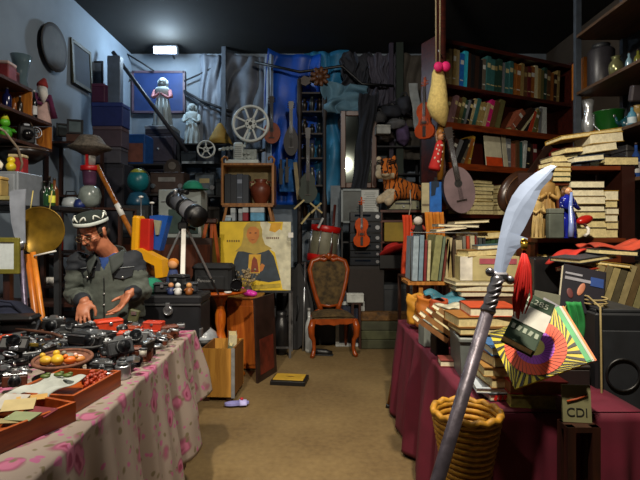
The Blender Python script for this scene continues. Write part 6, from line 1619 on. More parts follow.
# tiger
TG = bpy.data.materials.new('tiger_fur'); TG.use_nodes = True
nt = TG.node_tree; b = nt.nodes['Principled BSDF']; L = nt.links.new
tc = nt.nodes.new('ShaderNodeTexCoord'); wv = nt.nodes.new('ShaderNodeTexWave'); wv.inputs['Scale'].default_value = 6.5; wv.inputs['Distortion'].default_value = 6; wv.inputs['Detail'].default_value = 2; wv.inputs['Detail Scale'].default_value = 1.6
L(tc.outputs['Object'], wv.inputs['Vector']); rp = nt.nodes.new('ShaderNodeValToRGB'); rp.color_ramp.elements[0].position = .12; rp.color_ramp.elements[1].position = .24
rp.color_ramp.elements[0].color = lin('#1c0f08'); rp.color_ramp.elements[1].color = lin('#b8621a'); L(wv.outputs['Fac'], rp.inputs['Fac']); L(rp.outputs['Color'], b.inputs['Base Color']); b.inputs['Roughness'].default_value = .9
tz_ = zl[-1]+S(10, TD2)+.003
tgx = thing('plush_tiger', 'orange striped plush tiger lying on top of the silver receiver', 'plush toy', (S(404-320, TD2), TD2+.2, tz_))
tgx.scale = (1.12, 1.1, 1.22)
k = S(1, TD2)
TV = [(18*k, .02, 8*k), (6*k, .02, 8.5*k), (-6*k, 0, 10*k), (-12*k, -.06, 17*k), (-14*k, -.1, 22*k),
      (-12*k, -.12, 5*k), (-20*k, -.2, 1*k), (-25*k, -.24, -2*k), (-4*k, -.14, 5*k), (-11*k, -.22, 1.5*k), (-17*k, -.27, -4*k), (20*k, -.1, 5*k), (12*k, -.19, 2.6*k), (24*k, .04, 5*k)]
TE = [(0,1),(1,2),(2,3),(3,4),(2,5),(5,6),(6,7),(2,8),(8,9),(9,10),(0,11),(11,12),(0,13)]
TR_ = [.105, .1, .105, .085, .07, .06, .045, .05, .055, .045, .05, .075, .05, .06]
tb1 = bake(skinned('t', TV, TE, TR_))
HT = Matrix.Translation((-15*k, -.14, 25.5*k)) @ Euler((rad(8), 0, rad(-14))).to_matrix().to_4x4()
hb_ = MB(); hb_.ell((0, 0, 0), (.125, .1, .115), None, 0, 20, 14, HT); hb_.ell((0, -.085, -.035), (.06, .05, .045), None, 0, 14, 10, HT)
for s in (-1, 1): hb_.ell((s*.085, .0, .1), (.035, .02, .04), (0, s*.4, 0), 0, 12, 8, HT); hb_.ell((s*.08, -.03, -.05), (.05, .05, .05), None, 0, 12, 8, HT)
tm2 = union([tb1, hb_.mesh('th', [])], 'body', .012, 2); tm2.materials.append(TG)
WF = mat('#b8a88c', .95, 0, .2, 30); tm2.materials.append(WF)
HTi = HT.inverted()
for p in tm2.polygons:
    q = HTi @ p.center
    if (abs(q.x) < .09 and q.y < -.03 and q.z < -.04) or (p.center.x < -21*k) or (p.center.x < -14*k and p.center.z < -1*k): p.material_index = 1
to2 = bpy.data.objects.new('body', tm2); COL.objects.link(to2); to2.parent = tgx
for s in (-1, 1):
    MB().ell((s*.045, -.094, .012), (.014, .008, .012), None, 0, 10, 6, HT).build('eye', GLASSY, tgx)
MB().ell((0, -.133, -.022), (.02, .012, .012), None, 0, 10, 6, HT).build('nose', mat('#3a1a14', .5), tgx)
m = MB()
for s in (-1, 1):
    for i in range(3): m.tube([HT @ Vector((s*.03, -.1+.003*i, .05+.02*i)), HT @ Vector((s*.07, -.08, .06+.018*i)), HT @ Vector((s*.1, -.045, .055+.015*i))], .006, 5)
    m.tube([HT @ Vector((s*.1, -.05, .0)), HT @ Vector((s*.12, -.02, -.03)), HT @ Vector((s*.115, -.02, -.07))], .007, 5)
m.build('face_stripes', mat('#1c0f08', .9), tgx)
tl = MB().tube([(24*k, .04, 5*k), (26*k, -.06, 4*k), (22*k, -.15, 3.2*k), (14*k, -.2, 2.6*k)], [.03, .028, .026, .02], 8).build('tail', TG, tgx)
# ---------------------------------------------------------------- white things behind the chair
frame_pic('framed_picture', 'white framed dark picture standing behind the carved chair', 'picture', (S(350-320, 5.98), 5.975, 0), 0, S(29, 5.98), S(45, 5.98), mat('#a8acac', .5), mat('#23283a', .4, 0, .6, 5), .045)
closed_box('carton', 'white carton lying on floor cabinet behind the carved chair', 'box', (S(355-320, 5.9), 5.9, S(45, 5.98)+.002), 0, (S(17, 5.9), .1, S(9, 5.9)), mat('#b4b8b4', .7), mat('#c0c4c0', .7))
shelf_rack('stool', 'low dark stand behind the white framed picture', 'stand', (S(356-320, 5.9), 5.9, 0), 0, .12, .1, [.2, S(45, 5.98)], DKWOOD)
bt = thing('shoe', 'black shoe lying under the carved chair', 'shoe', (S(322-320, 5.55), 5.56, 0), rad(80))
MB().tube([(0, -.12, .03), (0, -.05, .035), (0, .05, .04), (0, .12, .05)], [.02, .038, .036, .03], 12).build('upper', BLACK, bt); MB().box((0, 0, .008), (.07, .26, .014), bev=.005).build('sole', DGREY, bt)
bottle('small white bottle standing on floor left of the carved chair', (S(309-320, 5.7), 5.72, 0), .52, .05, '#a8acac', cap='#888')
tag(MB().cyl(W(305, 262, 5.9), (S(303-320, 5.75), 5.75, 0), .012, None, 8).build('pole', STEEL), 'thin steel pole leaning left of the carved chair', 'pole')
# ---------------------------------------------------------------- carved chair
CHD = 5.46
CW = mat('#8a3c10', .3, 0, .3, 12)
UP = mat('#4a3a1e', .9, 0, .65, 18)
ch = thing('chair', 'carved orange-brown wooden armless chair with dark floral upholstery', 'chair', (S(331.5-320, CHD+.2), CHD+.22, 0), rad(6))
k = S(1, CHD)
sz = CH-(318-HY)/F*CHD
sw = 22*k
m = MB(); m.sheet(lambda u, v: ((u-.5)*2*sw*(1-.12*v), -.22+.44*v, sz-.0+.06*math.sin(PI*u)**.5*math.sin(PI*min(.98, max(.02, v)))**.5), 20, 16)
m.box((0, 0, sz-.02), (sw*1.86, .43, .04), bev=.012); m.build('seat', UP, ch)
m = MB()
pts = [(-sw, sz-.01), (sw, sz-.01), (sw, sz-.05), (sw*.6, sz-.075), (sw*.25, sz-.07), (0, sz-.085), (-sw*.25, sz-.07), (-sw*.6, sz-.075), (-sw, sz-.05)]
m.prism(pts, -.235, -.205); m.box((-sw*.93, 0, sz-.045), (.03, .42, .06), bev=.006); m.box((sw*.93, 0, sz-.045), (.03, .42, .06), bev=.006); m.box((0, .2, sz-.045), (sw*1.8, .03, .06), bev=.006)
m.build('seat_frame', CW, ch)
for s in (-1, 1):
    MB().tube([(s*sw*.95, -.215, sz-.02), (s*sw*1.04, -.235, sz-.1), (s*sw*1.03, -.235, sz-.2), (s*sw*.93, -.215, sz*.45), (s*sw*.9, -.21, .1), (s*sw*.96, -.225, .035), (s*sw*1.03, -.25, .022)], [.035, .04, .034, .024, .02, .025, .022], 12).build('leg', CW, ch)
    MB().tube([(s*sw*.85, .2, sz-.03), (s*sw*.84, .22, sz*.5), (s*sw*.86, .28, .015)], [.026, .022, .02], 10).build('leg', CW, ch)
# back: frame outline and padded panel
bt_ = CH-(258-HY)/F*(CHD+.4)
def bp(x, z): return (x, .2+.09*(z-sz)/(bt_-sz), z)
OL = [(9, 0), (11, 6), (15, 18), (19, 34), (21, 46), (18, 55), (10, 58), (5, 56), (0, 60)]
zk = (bt_-sz)/60
R1 = [(x*k*.98, sz+.01+z*zk) for x, z in OL]
Lf = [(-x, z) for x, z in R1][::-1][1:]
m = MB(); m.tube([bp(x, z) for x, z in R1]+[bp(x, z) for x, z in Lf], .032, 10); m.build('back_frame', CW, ch)
m = MB(); m.tube([bp(-sw*.85, sz-.03), bp(-sw*.5, sz+.02), bp(-9*k, sz+.05)], .026, 8); m.tube([bp(sw*.85, sz-.03), bp(sw*.5, sz+.02), bp(9*k, sz+.05)], .026, 8); m.tube([bp(-11*k, sz+.09), bp(0, sz+.07), bp(11*k, sz+.09)], .024, 8)
m.build('back_rail', CW, ch)
PO2 = [(x*.9, sz+.02+(z-sz)*.95) for x, z in R1[:-2]+[(R1[-2][0]*.5, R1[-2][1]-.01)]]
PO2 = PO2+[(-x, z) for x, z in PO2][::-1]
def padf(u, v):
    zlo, zhi = sz+.07, bt_-.045; z = zlo+(zhi-zlo)*v
    wx = 0
    for (xa, za), (xb, zb_) in zip(R1[:6], R1[1:7]):
        if za <= z <= zb_ or zb_ <= z <= za: wx = max(wx, xa+(xb-xa)*(z-za)/(zb_-za))
    p = bp((u-.5)*2*wx*.97, z)
    return (p[0], p[1]-.045*(max(0, math.sin(PI*u)*math.sin(PI*v)))**.5, p[2])
MB().sheet(padf, 16, 18).build('backrest', UP, ch, solid=.02)
m = MB()
for s in (-1, 1):
    q = bp(0, bt_); m.tube([(s*.0, q[1]-.02, bt_-.02), (s*.05, q[1]-.03, bt_+.03), (s*.1, q[1]-.02, bt_+.02), (s*.11, q[1]-.02, bt_-.02), (s*.07, q[1]-.03, bt_-.03)], [.02, .02, .018, .014, .01], 8)
m.ell((0, bp(0, bt_)[1]-.03, bt_+.02), (.03, .02, .04)); m.build('crest', CW, ch)
# ---------------------------------------------------------------- tall bookcase, set at an angle
BA = rad(25); BL = 2.06
bo_ = Vector((1.25, 5.0, 0))
BMX = Matrix.Translation(bo_) @ Matrix.Rotation(BA, 4, 'Z')
bc = thing('bookcase', 'tall dark red bookcase crammed with books at an angle to wall', 'bookcase', bo_, BA)
RW = wood('#2c0c08', '#4c1a0e', .35, 5, 0); RWB = mat('#4a150c', .5, 0, .25, 5); ORB = wood('#5a220e', '#8a3c16', .35, 5, 0)
BZ = [.1, .62, 1.12, 1.62, 2.16, 2.585, 2.99, 3.46]
for x in (.02, BL-.02): MB().box((x, .16, 1.75), (.04, .32, 3.5), bev=.004).build('side_panel', RW, bc)
for i, z in enumerate(BZ):
    MB().box((BL/2, .165, z-.02), (BL-.082, .31, .04)).build('shelf_board', RW, bc)
    if i in (4, 5): MB().box((BL/2, -.006, z-.035), (BL-.06, .016, .07), bev=.004).build('front_rail', ORB, bc)
MB().box((BL/2, .314, 1.75), (BL-.082, .012, 3.48)).build('back_panel', RWB, bc)
CN = {'tan': '#8a7444', 'beige': '#9c8a62', 'blue': '#1a62b0', 'cyan': '#2aa0b8', 'dark brown': '#2c1a12', 'black': '#141416', 'teal': '#2c5a58', 'dark green': '#1e3a30', 'grey-brown': '#5c5448', 'orange-brown': '#8a501c',
      'cream': '#b8b08c', 'brown': '#553820', 'mauve': '#7c5c60', 'olive': '#5a5630', 'grey': '#6a6c70', 'magenta': '#b01a60', 'terracotta': '#8a4a34', 'red-orange': '#a8341a', 'white': '#b4b8b4', 'maroon': '#5a1a1e', 'mustard': '#a07c2a', 'red': '#9a1a1c', 'navy': '#1c2440', 'slate blue': '#44546a'}
def place_upright(seq, z, x0, rowname, hmax, lean0=0., hv=.05, d=.2, inner=.04, grp=None, M=BMX, y0=.04, cat='book'):
    x = x0; cnt = {}
    for i, it in enumerate(seq):
        nm, t = it[0], it[1]; a = it[2] if len(it) > 2 else lean0; h = (it[3] if len(it) > 3 else hmax-RN.random()*hv)
        a += RN.uniform(-.02, .02) if a else 0
        dx = t*math.cos(a)+.002
        hh = min(h, (hmax+.03)/max(.5, math.cos(a))) if a else h
        loc = M @ Vector((x+dx/2-(t/2*math.cos(a)-t/2 if a else 0), y0+d/2+RN.uniform(0, .015), z+abs(math.sin(a))*t/2+.0008))
        band = RN.choice([None, None, '#b8a878', '#8a7a4a', '#c0c0b8']) if nm not in ('white', 'cream') else None
        make_book(t, hh, d, CN[nm], '%s spined book, %s from the left on %s' % (nm, ORD[i+1], rowname), loc, (0, a, M.to_euler().z), grp or 'books on '+rowname, band=band, cat=cat)
        x += t/math.cos(a)+.003 if not (len(it) > 4) else it[4]
seq = [('tan', .045), ('beige', .04), ('tan', .045), ('beige', .05), ('blue', .055), ('cyan', .05), ('dark brown', .05), ('black', .045), ('dark brown', .06), ('black', .05), ('grey-brown', .045), ('teal', .055), ('teal', .06), ('dark green', .05), ('dark green', .06), ('grey', .045),
       ('teal', .06), ('teal', .055), ('orange-brown', .05), ('orange-brown', .06), ('tan', .05), ('brown', .055), ('maroon', .05), ('orange-brown', .06), ('cream', .05), ('tan', .045), ('olive', .05), ('dark green', .05), ('brown', .055), ('orange-brown', .06), ('dark brown', .05), ('tan', .04)]
place_upright(seq, BZ[6], .1, 'top bookcase shelf', .4, .05, .06)
seq = [('brown', .035), ('mauve', .04), ('mauve', .04), ('brown', .045), ('olive', .04), ('dark green', .035), ('grey', .03), ('black', .04), ('beige', .035), ('teal', .045), ('tan', .045), ('tan', .04), ('beige', .04), ('magenta', .05), ('brown', .07), ('olive', .08, .3, .34)]
place_upright(seq, BZ[5], .09, 'second bookcase shelf', .33, .3, .05)
seq = [('terracotta', .07, .7, .3), ('dark brown', .06, .75, .36), ('cream', .025, .75, .36), ('black', .06, .6, .32), ('red-orange', .05, .42, .27), ('olive', .05, .32, .28), ('tan', .05, .2, .3), ('grey', .045, .08, .31), ('white', .05, .0, .33), ('white', .045, .0, .33)]
place_upright(seq, BZ[5], 1.03, 'slanted end of second bookcase shelf', .36, .3, .02)
seq = [('black', .05, .35), ('dark brown', .05, .4), ('grey', .04, .45), ('black', .05, .5, .3), ('grey-brown', .04, .5, .3), ('orange-brown', .04, .35, .3), ('mustard', .04, .25, .32)]
place_upright(seq, BZ[4], .09, 'third bookcase shelf', .3, .4, .03)
seq = [('grey', .06, 0, .33), ('terracotta', .07, 0, .28), ('brown', .05, 0, .32), ('teal', .06, 0, .31), ('white', .04, .1, .33), ('black', .05, .1, .31), ('dark brown', .06, .0, .3), ('maroon', .06, 0, .3)]
place_upright(seq, BZ[4], .99, 'right part of third bookcase shelf', .33, 0, .03)
def facing(name, label, cat, x, z, w, h, c, M=BMX, y=.03, tilt=-.12):
    b = thing(name, label, cat, M @ Vector((x, y, z+.001)), (tilt, 0, M.to_euler().z), None)
    MB().box((0, .006, h/2), (w, .012, h)).build('cover', mat(c, .5, 0, .12), b); return b
mg = facing('magazine', 'cream magazine with orange foot standing face out on third shelf', 'magazine', .79, BZ[4], .24, .35, '#bcb69c'); MB().box((0, -.001, .055), (.238, .003, .1)).build('orange_band', mat('#b83c10', .5), mg)
facing('magazine', 'tall narrow cream magazine beside orange-footed one on third shelf', 'magazine', .965, BZ[4], .06, .37, '#b0aa90')
facing('book', 'plain red book standing face out at end of third shelf', 'book', 1.82, BZ[4], .26, .28, '#8a1418')
# flat stacks behind the lute on the fourth shelf
for sx, n, nm in ((.28, 6, 'beside the lute'), (.66, 9, 'under the cream magazine'), (1.05, 7, 'near the blade tip'), (1.55, 7, 'at the far end')):
    z = BZ[3]+.001
    for i in range(n):
        c = RN.choice(['tan', 'cream', 'beige', 'brown', 'grey-brown', 'mustard', 'maroon', 'dark green', 'slate blue']); t = RN.uniform(.03, .06)
        if z+t > BZ[4]-.05: break
        flat_book(RN.uniform(.24, .3), .2, t, CN[c], '%s flat book, %s from the bottom of fourth shelf stack %s' % (c, ORD[i+1], nm), BMX @ Vector((sx, .16, z)), BA+RN.uniform(-.12, .12), 'flat books on fourth bookcase shelf'); z += t+.001
for sx, n, nm in ((.3, 6, 'near the blue folder'), (.75, 6, 'behind the record rack'), (1.2, 6, 'behind the blade')):
    z = BZ[2]+.001
    for i in range(n):
        c = RN.choice(['tan', 'cream', 'mustard', 'brown', 'grey-brown']); t = RN.uniform(.04, .065)
        flat_book(RN.uniform(.28, .36), .22, t, CN[c], '%s flat book, %s up in the fifth shelf stack %s' % (c, ORD[i+1], nm), BMX @ Vector((sx, .16, z)), BA+RN.uniform(-.12, .12), 'flat books on fifth bookcase shelf'); z += t+.001
for sx, n, nm in ((.35, 9, 'left half'), (1.1, 9, 'right half')):
    place_upright([(RN.choice(['brown', 'dark brown', 'maroon', 'olive', 'grey-brown']), .05) for _ in range(n)], BZ[1], sx-.25, '%s of the low dark bookcase shelf' % nm.split()[0], .36)
# lute with mauve face
lu = lute('round mauve-faced lute hanging before the bookcase', W(462, 213, 4.55), (0, rad(-11), 0), S(86, 4.55), S(30, 4.55), S(46, 4.55), '#6a565a', 'lute', depth=.12, waist=False, round_=True, name='lute', neckw=.05)
bjo = thing('mandolin', 'dark brown round-backed mandolin leaning before the fourth shelf', 'mandolin', W(516, 192, 4.5), (0, rad(38), rad(10)))
k = S(1, 4.5)
MB().ell((0, 0, 0), (17*k, .07, 24*k), None, 0, 24, 14).build('bowl_back', mat('#3a2418', .3, 0, .3), bjo)
MB().box((0, 0, 36*k), (.05, .03, 36*k)).build('neck', mat('#2a1810', .4), bjo); MB().box((0, 0, 56*k), (.08, .02, 10*k), bev=.006).build('headstock', mat('#2a1810', .4), bjo)
for i in range(2): MB().tube([(math.cos(a)*(13-5*i)*k, -.066+.012*i, math.sin(a)*(19-7*i)*k) for a in [j*PI/12 for j in range(24)]], .006, 6, closed=True).build('inlay', mat('#5a3a20', .4), bjo)

# ---------------------------------------------------------------- post with hanging things left of the bookcase
px_ = S(442-320, 4.85)
po = thing('post', 'dark red wooden post carrying hanging toys beside the bookcase', 'post', (px_, 4.88, 0))
MB().box((0, 0, ZC/2), (.07, .07, ZC-.002)).build('shaft', RW, po)
for z in (1.6, 2.15, 2.55, 3.2): MB().cyl((0, -.03, z), (-.06, -.14, z+.02), .008, None, 8).build('peg', STEEL, po)
PYD = 4.6
gz_ = thing('plush_toy', 'pale yellow plush goose hanging head down with pink bow', 'plush toy', W(438, 95, PYD), rad(15))
k = S(1, PYD); YP = mat('#c8b06a', .95, 0, .2, 40, .3)
m = MB(); pts = [(0, 0, 28*k), (0, 0, 22*k), (0, -.01, 10*k), (-1*k, -.02, 0), (-2*k, -.02, -10*k), (1*k, -.01, -18*k), (5*k, 0, -26*k), (7*k, 0, -31*k)]
m.tube(pts, [3*k, 6*k, 7.5*k, 9*k, 10.5*k, 9.5*k, 5*k, 1*k], 20); m.ell((-6*k, -.04, -13*k), (4.5*k, 4*k, 5*k)); m.build('body', YP, gz_)
m = MB(); m.ell((-4*k, -.08, 25*k), (5*k, 3.5*k, 5*k)); m.build('bow', mat('#d81a68', .7), gz_); MB().ell((4*k, -.08, 26*k), (5*k, 3.5*k, 5*k)).build('bow', mat('#d81a68', .7), gz_)
for s in (-1, 1): MB().cyl((s*2*k, 0, 27*k), (s*2.5*k, 0, ZC-gz_.location.z-.002), .008, None, 6).build('cord', mat('#8a7a5a', .8), gz_)
violin('orange-brown violin hung sideways left of the yellow plush goose', W(425, 139, 4.8), rad(-30), S(62, 4.8)/.6, '#8a3410', name='violin')
rdz = thing('doll', 'doll in red dress with white dots hanging beside the lute neck', 'doll', W(434, 170, 4.62), (0, rad(12), 0))
k = S(1, 4.62); 
MB().lathe([(0, 0), (5.5*k, 0), (6*k, 2*k), (4.5*k, 16*k), (4*k, 26*k), (2*k, 30*k), (0, 30*k)], 18).build('dress', mat('#b01a14', .8, 0, .1), rdz)
m = MB()
for i in range(14):
    z = RN.uniform(4, 26)*k; a = -PI/2+RN.uniform(-1.2, 1.2); r = (5.9-.075*(z/k))*k
    m.ell((math.cos(a)*r, math.sin(a)*r, z), (.9*k, .4*k, 1.1*k), None, 0, 8, 6)
m.build('white_dots', mat('#c8b8a8', .8), rdz)
MB().ell((0, 0, 34*k), (3.6*k, 3.6*k, 4.2*k)).build('head', mat('#b07a50', .7), rdz); MB().ell((0, .6*k, 35.5*k), (4.2*k, 3.8*k, 3.8*k)).build('hair', mat('#7a4a1c', .9), rdz)
oh = tag(MB().tube([W(443, 123, 4.7), W(440, 135, 4.68), W(441, 150, 4.66), W(440, 180, 4.66)], [.03, .05, .035, .03], 10).build('horn', mat('#8a5a1c', .4, 0, .2)), 'yellow-brown wooden horn hanging behind the red dotted doll', 'horn')
gd = thing('folder', 'bright blue folder with dark cut-outs hanging left of the lute', 'folder', W(435.5, 216, 4.6), rad(8))
MB().box((0, 0, S(17, 4.6)), (S(12, 4.6), .03, S(34, 4.6)), bev=.004).build('cover', mat('#2060b0', .5), gd); MB().prism([(-.05, .19), (-.01, .2), (.0, .27), (.03, .28), (.03, .33), (-.05, .33)], -.018, -.014).build('cut_out', mat('#15263a', .5), gd)
MB().box((0, 0, S(36, 4.6)), (.03, .012, .05)).build('tab', BLACK, gd)
fd = thing('folder', 'beige folder with torn edge hanging beside the blue one', 'folder', W(425.5, 213, 4.64), rad(-6)); MB().box((0, 0, S(15, 4.64)), (S(8, 4.64), .04, S(30, 4.64)), bev=.004).build('cover', mat('#9c9270', .7, 0, .2), fd); MB().box((0, -.022, S(8, 4.64)), (S(7, 4.64), .004, .02)).build('label_strip', mat('#5a4a30'), fd)
tag(MB().sheet(lambda u, v: (W(434, 0, 4.55).x+(u-.5)*.17+.02*v, 4.55+.03*math.sin(u*16), CH+18/F*4.55-.28*v), 16, 10).build('cloth', mat('#b8701a', .85, 0, .2), solid=.008), 'orange ochre cloth hanging below the blue folder', 'cloth')
tyb = thing('plush_toy', 'black and white plush toy hanging above the record rack', 'plush toy', W(418, 236, 4.2), rad(10)); k = S(1, 4.2)
MB().ell((0, 0, 7*k), (5*k, 4*k, 7*k)).build('body', mat('#1a1a1c', .9), tyb); MB().ell((-1*k, -2.5*k, 15*k), (4.5*k, 4*k, 4.5*k)).build('head', mat('#b8b0a8', .9), tyb)
for s in (-1, 1): MB().ell((s*3.5*k-1*k, -2*k, 19*k), (1.6*k, 1.2*k, 1.8*k)).build('ear', mat('#1a1a1c', .9), tyb); MB().tube([(s*4*k, 0, 10*k), (s*7*k, -2*k, 6*k)], [1.8*k, 1.4*k], 8).build('arm', mat('#8a2c1c', .9), tyb)
ort = tag(MB().sheet(lambda u, v: (W(407, 0, 4.9).x+(u-.5)*.09+.012*math.sin(v*5), 4.9+.02*math.sin(u*9+v*3), CH+15/F*4.9-.64*v), 8, 20).build('scarf', mat('#c03a0c', .8, 0, .12), solid=.012), 'long orange-red scarf hanging left of the record rack', 'scarf')
shelf_rack('stand', 'dark stand under the hanging scarf and plush toys', 'stand', (W(421, 0, 4.6).x, 4.62, 0), 0, .36, .5, [.4, CH-46/F*4.6], DKWOOD)

# ---------------------------------------------------------------- grey metal shelf on the right wall side
gs_ = thing('metal_shelf', 'grey steel shelf with wooden boards high beside the bookcase', 'shelf', (2.42, 3.45, 0))
GM = mat('#5c646e', .4, .6, .2); WB = wood('#3c2a1c', '#5a4430', .5, 5, 1)
for sx in (-1, 1):
    for y in (2.75, 4.14): MB().box((sx*.2, y-3.45, 1.75), (.045, .045, 3.5)).build('post', GM, gs_)
SZ = [.6, 1.2, 1.82, 2.2, 2.63, 3.12]
for z in SZ: MB().box((0, 0, z-.012), (.44, 1.42, .024)).build('shelf_board', WB, gs_)
MB().box((.215, 0, 1.9), (.01, 1.34, 3.0)).build('back_panel', mat('#1a1c20', .6), gs_)
def RS(px, x, z): return (x, F*x/(px-320), z)
c_ = thing('canister', 'tall dark grey canister on upper board of steel shelf', 'canister', RS(601, 2.4, SZ[4]+.001)); MB().lathe([(0, 0), (.1, 0), (.105, .02), (.105, .34), (.09, .36), (0, .36)], 28).build('body', mat('#2e2c30', .4), c_); MB().lathe([(0, .36), (.07, .36), (.07, .4), (0, .4)], 20).build('lid', DGREY, c_)
for i, (px, h, ds, c) in enumerate([(581, .33, 'orange book standing at the far end of upper steel shelf', '#9a5a14'), (584, .3, 'brown book beside orange one on upper steel shelf', '#5a3a1c')]):
    p = RS(px, 2.33, SZ[4]+.001); make_book(.06, h, .2, c, ds, (p[0]+.05*i, p[1]+.0, p[2]), 0, 'books on the upper steel shelf')
jar('sparkling cut glass vase on upper board of steel shelf', RS(616, 2.36, SZ[4]+.001), .2, .055, '#8a8a60', 'vase', False, 'vase', .1, None, .6)
bottle('pale blue bottle on upper board of steel shelf', RS(629, 2.36, SZ[4]+.001), .18, .025, '#7a9aa8')
bottle('olive bottle at the near end of upper steel shelf', RS(638, 2.36, SZ[4]+.001), .16, .028, '#6a6a2a')
tr_ = thing('trophy', 'tall bright silver trophy vase on the steel shelf', 'trophy', RS(588, 2.32, SZ[3]+.001))
MB().lathe([(0, 0), (.06, 0), (.06, .03), (.03, .05), (.028, .09), (.05, .12), (.058, .16), (.05, .2), (.035, .24), (.04, .3), (.05, .37), (.045, .37), (.03, .3), (0, .28)], 24).build('cup', mat('#c4c8cc', .25, .55, .1), tr_); MB().lathe([(.0, -.0), (.07, 0), (.07, .02), (0, .02)], 24).build('base', BLACK, tr_)
bk2 = thing('bucket', 'green metal bucket on the steel shelf beside silver trophy', 'bucket', RS(608.5, 2.4, SZ[3]+.001))
MB().lathe([(0, 0), (.08, 0), (.085, .01), (.115, .225), (.12, .23), (.113, .23), (.08, .02), (0, .015)], 28).build('body', mat('#0c4a14', .35, 0, .12), bk2)
MB().tube([(.118, 0, .21), (.135, -.02, .12), (.1, -.1, .02), (0, -.13, -.0+.01), (-.1, -.1, .02), (-.135, -.02, .12), (-.118, 0, .21)], .005, 6).build('handle', STEEL, bk2); MB().ell((-.02, -.113, .17), (.012, .006, .014)).build('emblem', STEEL, bk2)
tpz = thing('teapot', 'dark teal teapot right of the green bucket', 'teapot', RS(627, 2.38, SZ[3]+.001)); MB().ell((0, 0, .06), (.06, .06, .06)).build('body', mat('#16404a', .25), tpz); MB().tube([(-.05, -.01, .05), (-.09, -.02, .08), (-.1, -.02, .12)], [.014, .011, .008], 8).build('spout', mat('#16404a', .25), tpz)
MB().tube([(.05, 0, .09), (.095, 0, .09), (.095, 0, .035), (.05, 0, .03)], .008, 6).build('handle', mat('#16404a', .25), tpz); MB().ell((0, 0, .122), (.02, .02, .012)).build('lid', mat('#16404a', .25), tpz)
bottle('light blue bottle at the near end of steel shelf', RS(632, 2.27, SZ[3]+.001), .15, .03, '#4a7c94', lab='#a8b8c0')
jar('tan patterned jar at the near end of steel shelf', RS(638, 2.36, SZ[3]+.001), .17, .06, '#7a6434', 'jar', False, 'jar')
tag(MB().box((2.4, F*2.4/(639-320)-.02, SZ[3]+.001+.27), (.16, .05, .12), (.2, 0, 0), bev=.01).build('purse', mat('#3a3438', .6)), 'dark purse resting on the tan patterned jar', 'purse')
jar('terracotta pot behind the rim of green bucket', RS(596, 2.52, SZ[3]+.001), .3, .07, '#8a3a18', 'pot', False, 'pot')
for i, (px, c, ds) in enumerate([(580.5, '#6a6476', 'mauve box standing at the far end of steel shelf'), (583, '#8a8478', 'grey box behind the silver trophy on steel shelf')]):
    closed_box('box', ds, 'box', RS(px, 2.36+.08*i, SZ[3]+.001), 0, (.07, .1, .24-.03*i), mat(c, .6), mat(c, .6))
for i, (px, h, c, ds) in enumerate([(592, .2, '#1c2430', 'dark blue box on lower board of steel shelf'), (604, .26, '#2a2c34', 'charcoal box on lower board of steel shelf'), (617, .22, '#202840', 'navy box on lower board of steel shelf'), (630, .28, '#2c2a2a', 'dark box at the near end of lower steel shelf')]):
    closed_box('box', ds, 'box', RS(px, 2.42, SZ[2]+.001), 0, (.18, .2, h), mat(c, .6), mat(c, .5))
bottle('blue and white bottle on lower board of steel shelf', RS(636, 2.28, SZ[2]+.001), .26, .03, '#24407c', lab='#b0b0b0')

# ---------------------------------------------------------------- brown open bookcase at the right
AD = 3.35; ax0, ax1 = S(535-320, AD), S(622-320, AD)
AB = wood('#4a1e0c', '#6e3214', .4, 5, 0)
zA = lambda py: CH-(py-HY)/F*AD
ab = thing('low_bookcase', 'brown open bookcase with flat books and figurines beside steel shelf', 'bookcase', ((ax0+ax1)/2, AD+.16, 0))
aw = ax1-ax0; ztop = zA(166); zmid = zA(238)
MB().box((aw/2+.045, 0, ztop/2), (.09, .32, ztop)).build('end_cabinet', mat('#2a120c', .4, 0, .2), ab)
MB().box((-aw/2+.012, 0, zmid/2), (.024, .32, zmid)).build('side_panel', AB, ab); MB().box((.02, .0, zmid/2), (.02, .3, zmid-.04)).build('divider', AB, ab)
MB().box((-.01, -.03, zmid-.015), (aw, .38, .03)).build('shelf_board', AB, ab); MB().box((.1, .0, ztop-.014), (aw-.22, .32, .028)).build('top_board', AB, ab)
for z in (.1, .6, zA(262)): MB().box((0, .0, z-.012), (aw-.03, .3, .024)).build('shelf_board', AB, ab)
MB().box((0, .15, ztop/2), (aw-.02, .01, ztop-.02)).build('back_panel', mat('#2c1208', .5), ab); MB().box((aw*.28, -.155, (zmid+zA(285))/2), (aw*.42, .012, zmid-zA(285)-.04)).build('front_panel', AB, ab)
def lay(px, zb, wpx, t, c, ds, d=AD, dep=.2, rz=0, grp=None, tilt=(0, 0), pages=PAGES):
    return flat_book(S(wpx, d), dep, t, CN.get(c, c), ds, (S(px-320, d), d+dep/2, zb), rz, grp, pages, tilt)
g_ = 'flat books inside the brown bookcase'
z1 = z2 = zmid+.001
for i, (px, w_, t, c, pg) in enumerate([(590, 34, .07, 'olive', PAGES), (592, 30, .06, 'grey-brown', PAGES), (590, 32, .05, 'dark green', PAGES), (588, 34, .05, 'brown', PAGESW), (590, 32, .055, 'tan', PAGESW), (588, 33, .055, 'navy', PAGESW), (588, 34, .05, 'dark brown', PAGESW)]):
    if z1+t > ztop-.03: break
    lay(px, z1, w_, t, c, '%s flat book, %s from the bottom behind the blue figurine' % (c, ORD[i+1]), AD-.03+.02*(i % 2), .2, 0, g_, pages=pg); z1 += t+.001
